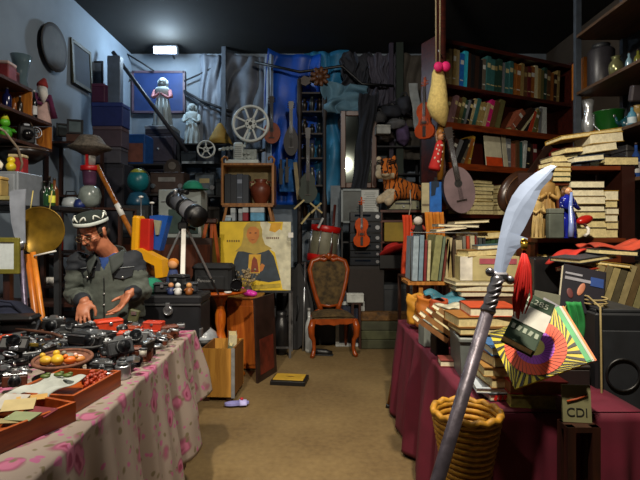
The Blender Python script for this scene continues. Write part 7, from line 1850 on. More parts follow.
for i, (px, w_, t, c, pg) in enumerate([(612, 13, .06, 'brown', PAGES), (613, 12, .05, 'grey-brown', PAGES), (612, 13, .05, 'tan', PAGESW), (613, 13, .045, 'brown', PAGESW), (612, 12, .05, 'dark brown', PAGES), (612, 14, .07, 'mustard', PAGESW)]):
    if z2+t > ztop-.03: break
    lay(px, z2, w_, t, c, '%s small flat book, %s from the bottom beside the end cabinet' % (c, ORD[i+1]), AD-.02, .2, 0, g_, pages=pg); z2 += t+.001
zt2 = ztop+.001
for i, (px, w_, t, c, pg, tl, up) in enumerate([(556, 22, .045, 'olive', PAGES, 0, -.19), (590, 30, .04, 'slate blue', PAGESW, -.1, .03), (602, 32, .055, 'beige', PAGESW, -.14, .1), (607, 34, .07, 'mustard', PAGESW, -.1, .165), (576, 22, .04, 'brown', PAGES, -.1, .1), (622, 34, .06, 'dark brown', PAGES, 0, .012), (566, 26, .05, 'grey-brown', PAGES, -.08, .04)]):
    if i == 0: continue
    lay(px, zt2+up, w_, t, c, '%s flat book with pale page edges, %s in the heap topping the brown bookcase' % (c, ORD[i]), AD-.05+.02*i, .2, RN.uniform(-.1, .1), 'books heaped on top of the brown bookcase', (0, tl), pg)
lay(592, zt2+.215, 62, .03, 'mustard', 'long thin mustard album topmost on the brown bookcase', AD+.02, .24, 0, None, (0, -.14), PAGES)
pl2 = thing('shelf_lip', 'dark wooden batten under books heaped at the bookcase end', 'batten', (S(560-320, AD), AD+.06, zA(178))); pl2.location = (S(558-320, AD), AD+.1, zA(182)); MB().box((0, 0, -.012), (S(40, AD), .2, .022)).build('board', AB, pl2); MB().box((-.1, .06, -.2), (.02, .02, .37)).build('bracket', AB, pl2); MB().box((.08, .06, -.2), (.02, .02, .37)).build('bracket', AB, pl2)
z3 = zA(182)+.001
for i, (c, t) in enumerate([('dark green', .035), ('olive', .035), ('mustard', .03), ('brown', .035)]): lay(560, z3, 22, t, c, '%s small flat book, %s up beside the blade tip' % (c, ORD[i+1]), AD-.02, .16, .05*i, 'small books beside the blade tip'); z3 += t+.001
lay(553, zA(262)+.001, 30, .05, 'mustard', 'mustard flat book in the compartment below the grey box', AD-.02, .2, 0, None)
# figurines on the ledge
fz = zmid+.001
f1 = statue('figurine', 'tall golden tan carved figurine behind the blade tip', (S(549-320, 3.22), 3.26, fz), rad(-15), S(70, 3.22), mat('#8a6a34', .6, 0, .3, 12), cat='figurine', wide=1.15, hair=mat('#6a4a1c', .7), m2=mat('#9a7a40', .6, 0, .3))
f3 = statue('figurine', 'shorter pale tan figurine half hidden by the curved blade', (S(541-320, 3.15), 3.2, fz), rad(10), S(46, 3.15), mat('#a8905a', .6, 0, .3, 12), cat='figurine')
closed_box('box', 'small grey-green box standing beside the blue figurine', 'box', (S(557-320, 3.14), 3.17, fz), 0, (S(15, 3.14), .06, S(30, 3.14)), mat('#4c544c', .6), mat('#5c645c', .6))
bf = statue('figurine', 'blue and white glazed lady figurine holding a red bundle', (S(572-320, 3.14), 3.2, fz), rad(20), S(53, 3.14), mat('#16208a', .15, 0, .5, 8), cat='figurine', wide=1.35, hair=mat('#5a3a18', .5), m2=mat('#10185c', .15), m3=mat('#c0946c', .3))
m = MB(); m.tube([(-.03, -.052, .3), (-.045, -.06, .2), (-.055, -.075, .1), (-.07, -.085, .01)], [.006, .009, .012, .014], 8); m.build('white_panel', mat('#7c90c8', .15, 0, .2), bf)
MB().ell((.04, -.065, .12), (.05, .025, .03), (0, -.4, 0)).build('red_bundle', mat('#a81c14', .3), bf)
MB().tube([(.045, -.06, .09), (.06, -.07, .06), (.045, -.08, .03), (.02, -.085, .02)], .008, 8).build('white_trim', WHITE, bf)
# ---------------------------------------------------------------- book table with maroon cloth
RT = .74
rt = thing('table', 'book table draped with a maroon cloth at the right', 'table', (.95, 2.84, 0))
MB().box((0, 0, RT-.02), (.6, 1.9, .036)).build('tabletop', DKWOOD, rt)
for sx in (-1, 1):
    for sy in (-1, 1): MB().box((sx*.26, sy*.9, (RT-.04)/2), (.05, .05, RT-.041)).build('leg', DKWOOD, rt)
MAR = mat('#5a0c24', .75, 0, .18, 8)
def mc(u, v):
    if v < .25: return (1.26-(1.26-.635)*v/.25, 1.87+1.92*u, RT+.001)
    t = (v-.25)/.75
    y = 1.87+1.92*u
    f = math.sin(y*17+.8*math.sin(y*4))+.5*math.sin(y*31+1)
    return (.63-.012-.05*t-.03*f*min(1, t*2), y+.05*t*(u-.3), RT-.71*t)
def mf(u, v):
    x = .62+.64*u
    return (x, 1.87-.012-.04*v-.02*(math.sin(x*40)+.5*math.sin(x*71))*min(1, v*2), RT+.001-.71*v)
tag(MB().sheet(mc, 150, 40).sheet(mf, 60, 20).build('tablecloth', MAR, solid=.004), 'maroon velvet cloth hanging to the floor from book table', 'tablecloth')
stk = tag(MB().cyl(W(404, 322, 3.86), W(388, 408, 3.92), .014, .014, 12).build('walking_stick', wood('#6a3a14', '#96581e', .4, 5)), 'brown wooden stick leaning against the maroon cloth', 'stick'); stk.location.z = 0
MB().cyl(W(388.8, 404, 3.92), W(388, 408, 3.92), .02, .022, 12).build('rubber_tip', BLACK, stk)
# record rack standing on a riser
RD = 3.55
rz0 = CH-(281-HY)/F*RD
rs = thing('riser', 'wooden riser at the back of the book table', 'stand', (1.02, RD+.14, RT+.003))
MB().box((0, 0, rz0-RT-.02), (.74, .3, .024)).build('board', OAK, rs)
for s in (-1, 1):
    for q in (-1, 1): MB().box((s*.27, q*.11, (rz0-RT-.035)/2), (.03, .03, rz0-RT-.035)).build('leg', OAK, rs)
x = S(412-320, RD); GRP = 'record sleeves and magazines standing in a row'
SEQ = [('pale grey', '#8494a0', .04, .33), ('grey-blue', '#6a8090', .03, .34), ('maroon', '#6a1a20', .018, .3), ('cream', '#b0a884', .02, .3), ('olive', '#7a7a50', .05, .34), ('green-grey', '#5c6a58', .018, .33), ('maroon', '#5a2018', .015, .31), ('cream', '#a89c78', .018, .32), ('tan', '#8a7a50', .03, .32), ('dark brown', '#3a2a1c', .018, .3),
       ('beige', '#a0967a', .045, .3), ('grey', '#6a6a62', .02, .33), ('red-orange', '#a83c20', .02, .33), ('cream', '#aca284', .03, .34), ('red', '#8a2018', .015, .33), ('dark grey', '#383a38', .025, .32), ('black', '#1c1e1e', .02, .32)]
for i, (nm, c, t, h) in enumerate(SEQ):
    a = .04 if i < 4 else (.12 if i < 9 else .05)
    make_book(t, h, .28, c, '%s sleeve, %s from the scarf in the upright row' % (nm, ORD[i+1]), (x+t/2, RD+.14, rz0+abs(math.sin(a))*t/2+.001), (0, a*(1 if i < 8 else -.5), 0), GRP, pages=PAGES, cat='record sleeve', name='record_sleeve')
    x += t+.0075
# wire over the row
tag(MB().tube([(S(410-320, RD), RD-.02, rz0), (S(410-320, RD), RD-.02, rz0+.36), (S(476-320, RD), RD-.02, rz0+.355), (S(476-320, RD), RD-.02, rz0)], .005, 6).build('wire_rack', mat('#5a5a58', .5, .3)), 'thin wire rack edging the upright record sleeves', 'rack')
# papers over the rack
for i, (px, py, w_, c, ds, tl) in enumerate([(448, 231, 30, '#b8a894', 'cream paper roll lying on top of the record row', -.12), (468, 229, 34, '#9a8a64', 'tan magazine lying on top of the record row end', -.05), (455, 234, 40, '#8a8478', 'grey paper lying along the top of record row', .03)]):
    d = RD+.16; flat_book(S(w_, d), .2, .02, c, ds, (S(px-320, d), d, rz0+.375+.024*[0, 2.2, 1][i]), 0, None, PAGESW, (0, tl), 'magazine', 'magazine')
# green row and boxes to the right on the bench
bn2 = thing('chest', 'dark chest behind the white book boxes and sword', 'chest', (1.33, 3.95, 0))
zc2 = CH-(285-HY)/F*3.75
MB().box((0, 0, zc2/2), (.5, .36, zc2), bev=.004).build('body', DKWOOD, bn2); MB().box((0, 0, zc2+.012), (.52, .38, .024), bev=.004).build('lid', DKWOOD, bn2)
zq = zc2+.026
for i in range(9): make_book(.032, .33, .2, ['#1c3a20', '#24482a'][i % 2], 'green spined book, %s in the ribbed row behind the white boxes' % ORD[i+1], (1.125+.035*i, 3.9, zq), 0, 'green books behind the white boxes', band=None)
flat_book(.3, .22, .05, CN['mustard'], 'mustard flat book lying on the ribbed green row', (1.29, 3.88, zq+.335), .1, None, PAGES, (0, -.06))
# white boxed sets
BD = 3.3; zb = CH-(297-HY)/F*BD
sup = thing('book_box', 'plain brown box supporting the white boxed books', 'box', (S(490-320, BD), BD+.14, RT+.003)); MB().box((0, 0, (zb-RT-.005)/2), (S(58, BD), .26, zb-RT-.005), bev=.004).build('body', mat('#4a2c18', .6), sup); MB().box((0, -.132, .12), (.2, .004, .06)).build('paper_label', mat('#8a7c5c', .7), sup)
z = zb+.001
for i, (px, w_, t, c, ds, pg, rz) in enumerate([(492, 64, .035, '#6a3a2c', 'thin brown flat book lowest under the white box', PAGESW, .04), (488, 62, .04, '#8a6a34', 'tan flat book under the white box', PAGESW, -.05), (484, 60, .03, '#a09470', 'cream flat book directly under the white box', PAGESW, .05)]):
    flat_book(S(w_, BD), .26, t, c, ds, (S(px-320, BD), BD+.13, z), rz, 'flat books under the white box', pg); z += t+.001
wb = thing('boxed_book', 'thick white book box with pinkish cover beneath the tan book', 'book', (S(493-320, BD-.02), BD+.12, z), rad(-6)); wt = .17
MB().box((0, 0, wt/2), (S(58, BD), .22, wt), bev=.003).build('box', mat('#b0a474', .6, 0, .15), wb); MB().box((-S(23, BD), -.112, wt/2), (S(12, BD), .006, wt*.97)).build('white_end', mat('#d0ccc0', .6), wb); MB().box((S(8, BD), -.1125, wt*.8), (S(36, BD), .005, wt*.22)).build('pink_band', mat('#a04a58', .6), wb)
flat_book(S(40, BD), .2, .045, '#7a5a2a', 'tan book lying on top of the white book box', (S(487-320, BD), BD+.13, z+wt+.001), .12, None, PAGES, (0, -.05))
flat_book(S(36, BD), .2, .03, '#3a5a6a', 'blue-grey thin book topmost above the white book box', (S(500-320, BD), BD+.15, z+wt+.05), -.1, None, PAGESW, (0, -.06))
closed_box('case', 'black leather case standing right of the white book box', 'case', (S(537-320, 3.2), 3.26, RT+.003) if False else (S(546-320, 3.05), 3.1, 0), 0, (S(30, 3.05), .2, CH-(258-HY)/F*3.05), mat('#121214', .4), mat('#1a1a1c', .4))
# teal paper, yellow bags at the far left of table
tpq = tag(MB().sheet(lambda u, v: ((u-.5)*.24, (v-.5)*.16, .02+.025*math.sin(u*8+v*3)*math.sin(v*4+1)), 16, 12).build('wrapping_paper', mat('#2c6474', .5, 0, .5, 7), loc=(S(444-320, 3.3), 3.32, CH-(300-HY)/F*3.3), rot=(.25, .1, .2), solid=.004), 'crumpled teal and white wrapping paper on the yellow bag', 'paper')
for i, (px, py, d, w_, h_, c, ds) in enumerate([(412, 323, 3.45, 15, 28, '#b8801c', 'yellow ochre paper bag hanging at the table corner'), (422, 326, 3.3, 16, 30, '#b06414', 'orange paper bag beside the yellow ochre one'), (436, 322, 3.2, 16, 22, '#a8441c', 'red-orange patterned bag beside the orange one')]):
    b = thing('paper_bag', ds, 'bag', (S(px-320, d)+.02, d, max(RT+.003, CH-(py-HY)/F*d)), RN.uniform(-.2, .2)); k = S(1, d); g = wrinkle(60+i, .012, 6, 6)
    MB().sheet(lambda u, v: (math.cos(u*2*PI)*w_*.55*k*(1-.08*v)+g(u, v), math.sin(u*2*PI)*.07+g(v, u), h_*k*v*(1+.06*math.sin(u*14))), 30, 10).build('body', mat(c, .7, 0, .25, 9, .3), b, solid=.003); MB().box((0, 0, .004), (w_*.8*k, .09, .006)).build('base', mat(c, .7), b)
z = RT+.1
mgz = CH-(322-HY)/F*2.95
bxm = closed_box('box', 'low tan carton under the heap of magazines', 'box', (S(458-320, 2.95), 3.02, RT+.003), 0, (S(40, 2.95), .2, mgz-RT-.006), mat('#7a5a34', .7), mat('#8a6a40', .7))
z = mgz
for i, (c, w_, rz, ds) in enumerate([('#a8a07c', 38, .1, 'cream magazine at the bottom of the curled heap'), ('#8a9088', 36, -.12, 'grey-green magazine, second in the curled heap'), ('#b8a848', 34, .2, 'yellowish magazine, third in the curled heap'), ('#b0a8a0', 36, -.05, 'pale pink magazine, fourth in the curled heap'), ('#c0bca4', 34, .25, 'white magazine topping the curled heap')]):
    b = thing('magazine', ds, 'magazine', (S(459-320, 2.95), 3.02, z+.004), rz, 'magazines in the curled heap'); w2 = S(w_, 2.95)
    MB().sheet(lambda u, v: ((u-.5)*w2, (v-.5)*.2, .014*math.sin(u*5+i)**2), 12, 4).build('cover', mat(c, .5, 0, .35, 14), b, solid=.006); MB().box((-.02, -.05, .0), (w2*.5, .06, .003)).build('pages', PAGESW, b); z += .019
pw = tag(MB().box((0, 0, 0), (.14, .006, .14), rot=(-.5, .4, 0)).build('leaflet', mat('#b8ac84', .7, 0, .2), loc=(S(446-320, 2.85), 2.86, mgz+.02)), 'cream leaflet leaning on the curled magazine heap', 'leaflet')
# books leaning like steps
GD = 2.62; gz2 = CH-(346-HY)/F*GD
cr2 = thing('crate', 'grey plastic crate with black ribbed side at the table edge', 'crate', (S(480-320, 2.34), 2.4, RT+.003), rad(-6))
cw_, ch_ = S(44, 2.34), .2
m = MB(); m.prism([(-cw_/2, ch_), (cw_/2, ch_), (cw_/2*.9, 0), (-cw_/2*.9, 0)], -.15, .15); m.build('body', mat('#5c6260', .5, 0, .15), cr2)
MB().box((0, 0, ch_-.012), (cw_*1.04, .32, .024), bev=.006).build('rim', mat('#6a706e', .5), cr2)
m = MB()
for i in range(7): m.box((.02, -.158, .03+.022*i), (cw_*.7, .012, .012))
m.build('ribbed_side', BLACK, cr2)
z = RT+.003+ch_+.002
flat_book(S(58, 2.4), .24, .035, '#6a4a28', 'brown flat book lying on the grey crate', (S(486-320, 2.36), 2.42, z), .0, 'books on the grey crate', PAGES); z += .036
flat_book(S(60, 2.4), .22, .05, '#8a5a24', 'tan flat book second on the grey crate', (S(484-320, 2.36), 2.42, z), .06, 'books on the grey crate', PAGES); z += .051
flat_book(S(46, 2.4), .22, .045, '#a83c18', 'orange covered book topmost on the grey crate', (S(492-320, 2.36), 2.42, z), -.06, 'books on the grey crate', PAGESW)
for i in range(4):
    make_book(.026, .19, .16, ['#7a5230', '#8a6238', '#6a4a2c', '#94704a'][i], 'pale edged paperback, %s of four tilted against the grey crate' % ORD[i+1], (S(446-320, 2.58)+.036*i, 2.62, RT+.12+.02*i), (0, -.95, 0), 'paperbacks tilted against the grey crate', PAGESW)
closed_box('box', 'small black box with white label at the cloth edge', 'box', (S(444-320, 2.64), 2.74, RT+.003), .1, (S(14, 2.64), .1, .13), BLACK, BLACK)
closed_box('box', 'pale grey carton at the edge of maroon cloth', 'box', (S(433-320, 2.85), 2.95, RT+.003), .1, (S(17, 2.85), .12, .15), mat('#6a706c', .6), mat('#7c827c', .6))
flat_book(S(18, 2.6), .1, .035, '#7a3a34', 'small dull pink book jutting out over the maroon cloth', (S(448-320, 2.45)+.02, 2.52, RT+.004), -.1, None, PAGESW)
# near stack of books
ND = 1.98; z = RT+.004
for i, (px, w_, t, c, ds, pg, rz) in enumerate([(505, 36, .03, '#16181a', 'black magazine with red strip lowest in the near stack', PAGESW, .1), (500, 40, .02, '#a8b0b8', 'white paper bundle in the near stack', PAGESW, -.12), (512, 44, .045, '#6a4420', 'brown book, third in the near stack', PAGES, .05), (506, 40, .04, '#8a6430', 'tan book, fourth in the near stack', PAGES, -.08), (512, 42, .045, '#4a2c18', 'dark brown book, fifth in the near stack', PAGES, .1), (512, 38, .035, '#2a5a8a', 'blue picture covered book topping the near stack', PAGESW, -.05)]):
    b = flat_book(S(w_, ND), .2, t, c, ds, (S(px-320, ND), ND+.1, z), rz, 'books in the near stack', pg)
    if i == 0:
        m = MB()
        for q in range(6): m.box((-.05+.02*q, -.1012, t/2), (.012, .002, t*.7), (0, .4, 0))
        m.build('red_marks', mat('#c0201a', .5), b)
    z += t+.001
dkb = closed_box('box', 'dark wooden box under the red bound book and radial sleeve', 'box', (S(575-320, 2.08), 2.25, RT+.003), 0, (S(50, 2.08), .2, .1), mat('#1a1210', .6), mat('#201612', .6))
z = RT+.003
flat_book(S(44, 1.91), .2, .05, '#8a8438', 'olive thick paged book under the red bound book', (S(536-320, 1.91), 2.0, z), -.14, None, mat('#8a8040', .8, 0, .3, 60)); z += .052
rbk = flat_book(S(58, 1.91), .2, .05, '#8a1018', 'glossy red bound album lying above olive paged book', (S(540-320, 1.91), 2.01, z), -.03, None, mat('#7a4a20', .7, 0, .3, 60)); z += .057
cd = thing('booklet', 'cream booklet with orange stroke and big dark letters', 'booklet', W(577, 422, 1.8), (-.12, 0, rad(-8))); cw3, ch3 = S(27, 1.8), S(36, 1.8)
MB().box((0, 0, ch3/2), (cw3, .012, ch3)).build('cover', mat('#7c7a58', .6, 0, .15), cd); MB().tube([(-.035, -.0075, .075), (0, -.0075, .085), (.035, -.0075, .1)], .004, 6).build('orange_stroke', mat('#a84a20'), cd)
text('CDI', .045, mat('#1c1c18', .6), cd, (0, -.0068, .035), (PI/2, 0, 0))
shelf_rack('stool', 'narrow dark stool under the cream booklet with big letters', 'stool', (W(577, 422, 1.8).x, 1.79, 0), 0, .12, .08, [.3, W(577, 422, 1.8).z-.001], DKWOOD)
# sloping stack: base box, radial sleeve, green book, navy book
blk = closed_box('record_box', 'dark box of records behind the radial striped sleeve', 'box', (1.43, 2.64, 0), 0, (.34, .28, 1.0), mat('#1c1410', .6, 0, .3), mat('#2a1c14', .6))
RSV = Matrix
fs_ = thing('record_sleeve', 'record sleeve with yellow, orange and purple radial rings', 'record sleeve', W(535, 347, 1.88), (0, 0, 0))
ux = Vector((69, -20, 34)).normalized(); vz = Vector((-10, 50.5, 50)); vz = (vz-ux*vz.dot(ux)).normalized(); ny = vz.cross(ux).normalized()
Tm = Matrix((ux, -ny if ny.y < 0 else ny, vz)).transposed()
fs_.rotation_euler = Tm.to_euler()
sw2, sh2 = S(70, 1.88), S(64, 1.88)
MB().box((0, .006, 0), (sw2, .01, sh2)).build('sleeve', mat('#c8b81c', .5, 0, .08), fs_)
def wedge(r0, r1, n, duty, c, y, clip=True, name='ring', off=.0):
    m = MB()
    for i in range(n):
        a0 = 2*PI*i/n+off; a1 = a0+2*PI/n*duty
        pts = []
        for r, a in ((r0, a0), (r1, a0+.25), (r1, a1+.25), (r0, a1)):
            x, z = math.cos(a)*r, math.sin(a)*r
            pts.append((max(-sw2/2, min(sw2/2, x)), max(-sh2/2, min(sh2/2, z))))
        m.prism(pts, -y-.0006, -y+.0006)
    return m.build(name, mat(c, .5, 0, 0), fs_)
q = S(1, 1.88)
wedge(29*q, 60*q, 40, .42, '#14120c', .0005, name='black_rays')
wedge(19*q, 29*q, 1, 1, '#c03a0c', .001, name='o') if False else None
def disc(r0, r1, c, y, name):
    m = MB(); n = 40
    for i in range(n):
        a0, a1 = 2*PI*i/n, 2*PI*(i+1)/n
        m.prism([(math.cos(a0)*r0, math.sin(a0)*r0), (math.cos(a0)*r1, math.sin(a0)*r1), (math.cos(a1)*r1, math.sin(a1)*r1), (math.cos(a1)*r0, math.sin(a1)*r0)], -y-.0006, -y+.0006)
    m.build(name, mat(c, .5, 0, .05), fs_)
disc(18*q, 29*q, '#d8481a', .001, 'orange_ring'); disc(9*q, 18*q, '#9a3ac0', .0012, 'purple_ring'); disc(.5*q, 9*q, '#c0b860', .0014, 'yellow_centre')
wedge(18*q, 29*q, 40, .1, '#5a1808', .0022, name='orange_ray_lines'); wedge(9*q, 18*q, 30, .1, '#4a1460', .0024, name='purple_ray_lines')
for i, (c, ds) in enumerate([('#1c7a3c', 'green edged record sleeve behind the radial one'), ('#b8bcb0', 'white record sleeve behind the green edged one'), ('#c45a14', 'orange edged record sleeve behind the white one')]):
    o = thing('record_sleeve', ds, 'record sleeve', fs_.location+Tm @ Vector((S(5+2.5*i, 1.88), .02+.014*i, S(2+1*i, 1.88))), fs_.rotation_euler)
    MB().box((0, 0, 0), (sw2, .008, sh2)).build('sleeve', mat(c, .5, 0, .1), o); MB().box((sw2/2-.012, -.0045, 0), (.02, .002, sh2*.96)).build('edge_strip', mat(['#3a9a5c', '#a8aca0', '#d0781c'][i], .5), o)
def tilted_book(label, c0, ux, vz, w_, h_, t, c, pages=PAGESW):
    ux = Vector(ux).normalized(); vz = Vector(vz); vz = (vz-ux*vz.dot(ux)).normalized(); ny = vz.cross(ux)
    Tm = Matrix((ux, ny, vz)).transposed(); b = thing('book', label, 'book', c0, Tm.to_euler())
    m = MB(); m.box((0, 0, 0), (w_, .004, h_)); m.box((0, t-.004, 0), (w_, .004, h_)); m.box((w_/2-.002, t/2-.002, 0), (.004, t, h_)); m.build('cover', mat(c, .5, 0, .1), b)
    MB().box((-.003, t/2-.002, 0), (w_-.008, t-.008, h_-.01)).build('pages', pages, b); return b
gbk = tilted_book('dark green book with white label lying tilted over radial sleeve', W(530, 320, 1.76), (28, -14, -14), (42, 44, 40), S(31, 1.76), S(68, 1.76), .04, '#14301a')
gq = S(1, 1.98)
MB().box((0, -.0035, 3*gq), (29*gq, .003, 22*gq)).build('white_label', mat('#b4b4ac', .6, 0, .15), gbk)
text('L.285', 9*gq, mat('#a8b0a0', .6), gbk, (0, -.0035, 22*gq), (PI/2, 0, 0));
m = MB()
for i in range(5): m.box(((-10+5*i)*gq, -.0032, -15*gq), (3*gq, .0024, 6*gq), (0, .2*(i % 2), 0))
m.build('pale_lettering', mat('#8a9484', .6), gbk)
nb = tilted_book('dark navy book with photo of a hand on cover', W(583, 290, 2.26), (38, -6, -8), (10, 12, 40), S(41, 2.26), S(46, 2.26), .03, '#16141f')
nq = S(1, 2.3)
MB().box((-10*nq, -.0035, 14*nq), (16*nq, .003, 2*nq)).build('title_line', mat('#8a8a94', .6), nb); MB().box((-6*nq, -.0035, 9*nq), (24*nq, .003, 3*nq)).build('title_line', mat('#8a8a94', .6), nb); MB().box((12*nq, -.0035, 10*nq), (12*nq, .003, 9*nq)).build('blue_patch', mat('#1c3c7c', .6), nb)
MB().ell((-2*nq, -.004, 0*nq), (3*nq, .003, 7*nq), (0, .35, 0), 0, 14, 10).build('printed_thumb', mat('#a86a50', .6), nb); MB().ell((-12*nq, -.004, -6*nq), (3*nq, .002, 5*nq), (0, -.3, 0), 0, 12, 8).build('printed_finger', mat('#5a2a2a', .6), nb)
for i, (px, py, c, w_, h_, ds) in enumerate([(553, 306, '#a8a8b4', .1, .03, 'pale lilac folded paper between the green and navy books'), (563, 312, '#b0a860', .11, .03, 'yellowish paper strip at the foot of navy book'), (547, 300, '#6a6c5c', .12, .07, 'grey-green card behind the dark green book')]):
    tag(MB().box((0, 0, 0), (w_, .006, h_)).build('paper', mat(c, .7), loc=W(px, py, 2.12+.05*i), rot=(-.3, [.5, -.6, .2][i], 0)), ds, 'paper')
grn = tag(MB().sheet(lambda u, v: ((u-.5)*.07+.02*math.sin(v*3), .012*math.sin(u*14), -.2*v), 14, 12).build('scarf', mat('#1e7a3a', .8, 0, .6, 14), loc=W(574, 302, 2.15), solid=.005), 'green and yellow striped scarf hanging beside the navy book', 'scarf')
# leaning row of books right of the navy book, heap above
for i in range(8):
    c = ['#8a7c54', '#6a6044', '#94875c', '#4c4634', '#8a7e5a', '#5a4a30', '#7a7450', '#3c3428'][i]
    make_book(.034, .26, .2, c, 'khaki page-edged book, %s along the leaning row by speaker' % ORD[i+1], (S(594-320, 2.5)+.042*i, 2.66, 1.003+.01), (0, .32, 0), 'books in the leaning row by the speaker', PAGES)
hz = 1.23
for i, (px, w_, c, t, rz, tl, ds, up) in enumerate([(600, 40, '#8a2a14', .02, .1, -.16, 'orange-red folder lowest in the heap over the leaning row', 0), (612, 44, '#9a7a34', .02, -.15, .12, 'yellow-orange folder in the heap over the leaning row', .03), (596, 44, '#3a3c40', .025, .2, -.12, 'slate grey folder in the heap over the leaning row', .055), (622, 38, '#23262a', .03, -.1, .06, 'black folder in the heap over the leaning row', .085)]):
    flat_book(S(w_, 2.55), .24, t, c, ds, (S(px-320, 2.55), 2.68, hz+up), rz, 'folders heaped over the leaning row', PAGES, (0, tl), 'folder', 'folder')
tag(MB().sheet(lambda u, v: ((u-.5)*.3, (v-.5)*.24, .03*math.sin(u*6)+.02*math.sin(v*5+u*4)+.1*u), 20, 14).build('cloth', mat('#b02416', .8, 0, .2), loc=(S(590-320, 2.75), 2.85, hz+.03), rot=(0, 0, .1), solid=.008), 'bright red cloth thrown over the heap of folders', 'cloth')
tag(MB().sheet(lambda u, v: ((u-.5)*.34, (v-.5)*.24, .02*math.sin(u*7+1)+.015*math.sin(v*6)), 18, 12).build('cloth', mat('#a83a20', .8, 0, .4, 8), loc=(S(630-320, 2.6), 2.72, hz+.13), rot=(.05, -.1, -.1), solid=.008), 'red and grey striped cloth topmost on the heap of folders', 'cloth')
# speaker with cord
sk = thing('speaker', 'black speaker cabinet with pale cord standing at the right', 'speaker', (S(626-320, 2.12), 2.3, 0), rad(-4)); sw_, sh_ = S(50, 2.12), CH-(314-HY)/F*2.12
MB().box((0, 0, sh_/2), (sw_, .34, sh_), bev=.008).build('cabinet', mat('#14161a', .5, 0, .2), sk); MB().box((0, -.172, sh_*.6), (sw_*.8, .01, sh_*.66), bev=.003).build('grille', mat('#1c1f24', .6), sk)
m = MB(); m.tube([(math.cos(a)*.07, -.18, sh_*.75+math.sin(a)*.07) for a in [i*PI/12 for i in range(24)]], .006, 6, closed=True); m.build('speaker_ring', BLACK, sk)
MB().box((0, 0, sh_+.008), (sw_*.94, .3, .014), bev=.003).build('top_mat', DGREY, sk)
rp_ = tag(MB().tube([(S(606-320, 2.1), 2.14, sh_+.03)]+[(S(612-320, 2.1)+.045*math.cos(a), 2.22+.05*math.sin(a), sh_+.022+.0015*i) for i, a in enumerate([j*.55 for j in range(30)])]+[(S(603-320, 2.1), 2.12, sh_+.03), (S(599-320, 2.1), 2.085, sh_-.1), (S(599.5-320, 2.1), 2.08, .5), (S(599-320, 2.1), 2.08, .02)], .0045, 6).build('rope', mat('#8a7a50', .8)), 'pale rope coiled on the speaker and hanging down its side', 'rope')
# basket under the table edge
wk = thing('basket', 'yellow wicker basket on a stool before the maroon cloth', 'basket', (S(466-320, 1.74), 1.735, .52), rad(10))
WKY = mat('#a8781c', .6, 0, .35, 50)
m = MB()
for i in range(12):
    r = .07+.004*i; m.tube([(math.cos(a)*r, math.sin(a)*r, .02+.022*i) for a in [j*PI/14 for j in range(28)]], .012, 6, closed=True)
m.lathe([(0, 0), (.07, 0), (.118, .26), (.113, .26), (.066, .01), (0, .01)], 28); m.build('woven_body', WKY, wk)
m = MB(); m.tube([(math.cos(a)*.118, math.sin(a)*.118, .275+.005*math.sin(a*14)) for a in [j*PI/28 for j in range(56)]], .012, 8, closed=True); m.build('rim', WKY, wk)
st5 = shelf_rack('stool', 'small dark stool under the yellow wicker basket', 'stool', (S(466-320, 1.74), 1.735, 0), 0, .2, .2, [.15, .519], DKWOOD)
# ---------------------------------------------------------------- long curved pole arm in front of the books
PLD = 1.52
gp_ = thing('polearm', 'tall silver pole arm with broad curved blade and red tassel', 'weapon', (0, 0, 0))
BST = mat('#9fb0d0', .36, .15, .2, 9)
ol = [(493, 273), (496, 256), (499, 238), (503, 220), (506, 210), (512, 196), (520, 185), (527, 179), (535, 173), (544, 168), (551, 165), (556, 166.5), (551, 179), (545, 185), (541, 190), (537, 200), (533, 211), (528, 221), (524, 229), (519, 237), (522, 240), (528, 238.5), (526, 243), (517, 249.5), (512, 257), (508, 266), (505, 275)]
def yv(py): return PLD+.00055*(420-py)
mid_ = (525, 215)
m = MB(); n = len(ol)
out_ = [W(x, y, yv(y)) for x, y in ol]
spine = [(499, 273), (502, 256), (505.5, 238), (511, 221), (514, 212), (521, 200), (527, 192), (532, 187), (538, 181), (545, 174.5), (550, 169), (556, 166.5), (550, 172), (544, 179), (539, 184), (533, 191), (529, 198), (522, 207), (518, 214), (513, 223), (509, 232), (509, 237), (509, 241), (507, 247), (505, 254), (503, 263), (501, 273)]
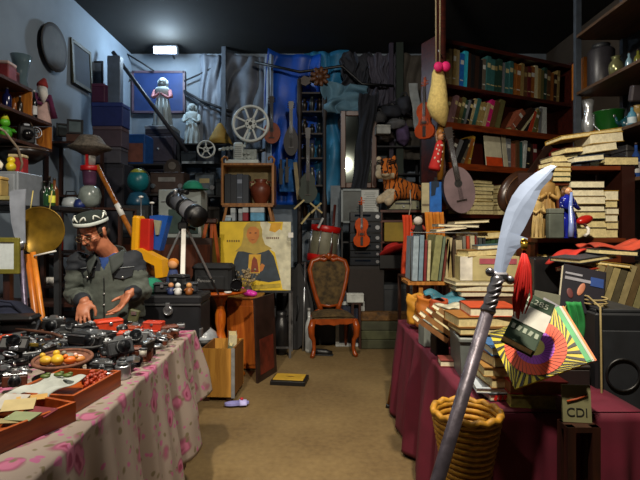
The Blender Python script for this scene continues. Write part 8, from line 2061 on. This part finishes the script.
for sgn in (-1, 1):
    sp_ = [W(x, y, yv(y))+Vector((0, sgn*.006, 0)) for x, y in spine]
    m.add(out_+sp_, [(i, (i+1) % n, (i+1) % n+n, i+n) for i in range(n)])
    m.add(sp_, [tuple(range(n))])
m.build('blade', BST, gp_)
SLV = mat('#8a8a92', .3, .8, .4, 30)
gx = lambda py: 498.5-(py-275)*.297
p_ = lambda py: W(gx(py), py, yv(py))
fo_ = p_(420)+(p_(420)-p_(300))*((p_(420).z)/(p_(300).z-p_(420).z))
m = MB(); m.tube([p_(308), fo_], [.021, .023], 16); m.build('shaft', mat('#544e58', .4, .4, .35, 22, .15), gp_)
m = MB(); m.tube([p_(p) for p in (276, 280, 284, 290, 295, 300, 305, 310, 313)], [.017, .022, .019, .024, .019, .024, .02, .026, .022], 14)
for i in range(5): m.tube([p_(283+6*i)+Vector((.021*math.cos(a), -.021*math.sin(a), .01*math.cos(a))) for a in [j*PI/8-.4 for j in range(9)]], .006, 6)
m.build('socket', SLV, gp_)
gm_ = MB(); g0, g1 = W(490, 272, yv(274)), W(510, 280, yv(276)); gm_.cyl(g0, g1, .009, None, 10); gm_.ell(g0, .015); gm_.ell(g1, .015); gm_.box((g0+g1)/2, (.05, .03, .025), bev=.006); gm_.build('guard', SLV, gp_)
tz0 = W(524, 246, yv(246))
ts = MB(); ts.tube([tz0+Vector((0, 0, .012))+Vector((math.cos(a)*.011, 0, math.sin(a)*.011)) for a in [j*PI/6 for j in range(12)]], .003, 6, closed=True); ts.ell(tz0, (.012, .012, .016)); ts.build('tassel_ring', mat('#b8963a', .3, .8), gp_)
ts = MB()
for i in range(46):
    a = RN.random()*6.28; r = RN.random()**.5*.03; L_ = RN.uniform(.14, .25); 
    ts.tube([tz0-Vector((0, 0, .012)), tz0+Vector((math.cos(a)*r*.6, math.sin(a)*r*.6, -L_*.4)), tz0+Vector((math.cos(a)*r-.006, math.sin(a)*r, -L_*.75)), tz0+Vector((math.cos(a)*r*.6-.016, math.sin(a)*r*.6, -L_))], [.004, .005, .004, .002], 5)
ts.build('tassel', mat('#c01810', .7, 0, .12), gp_)
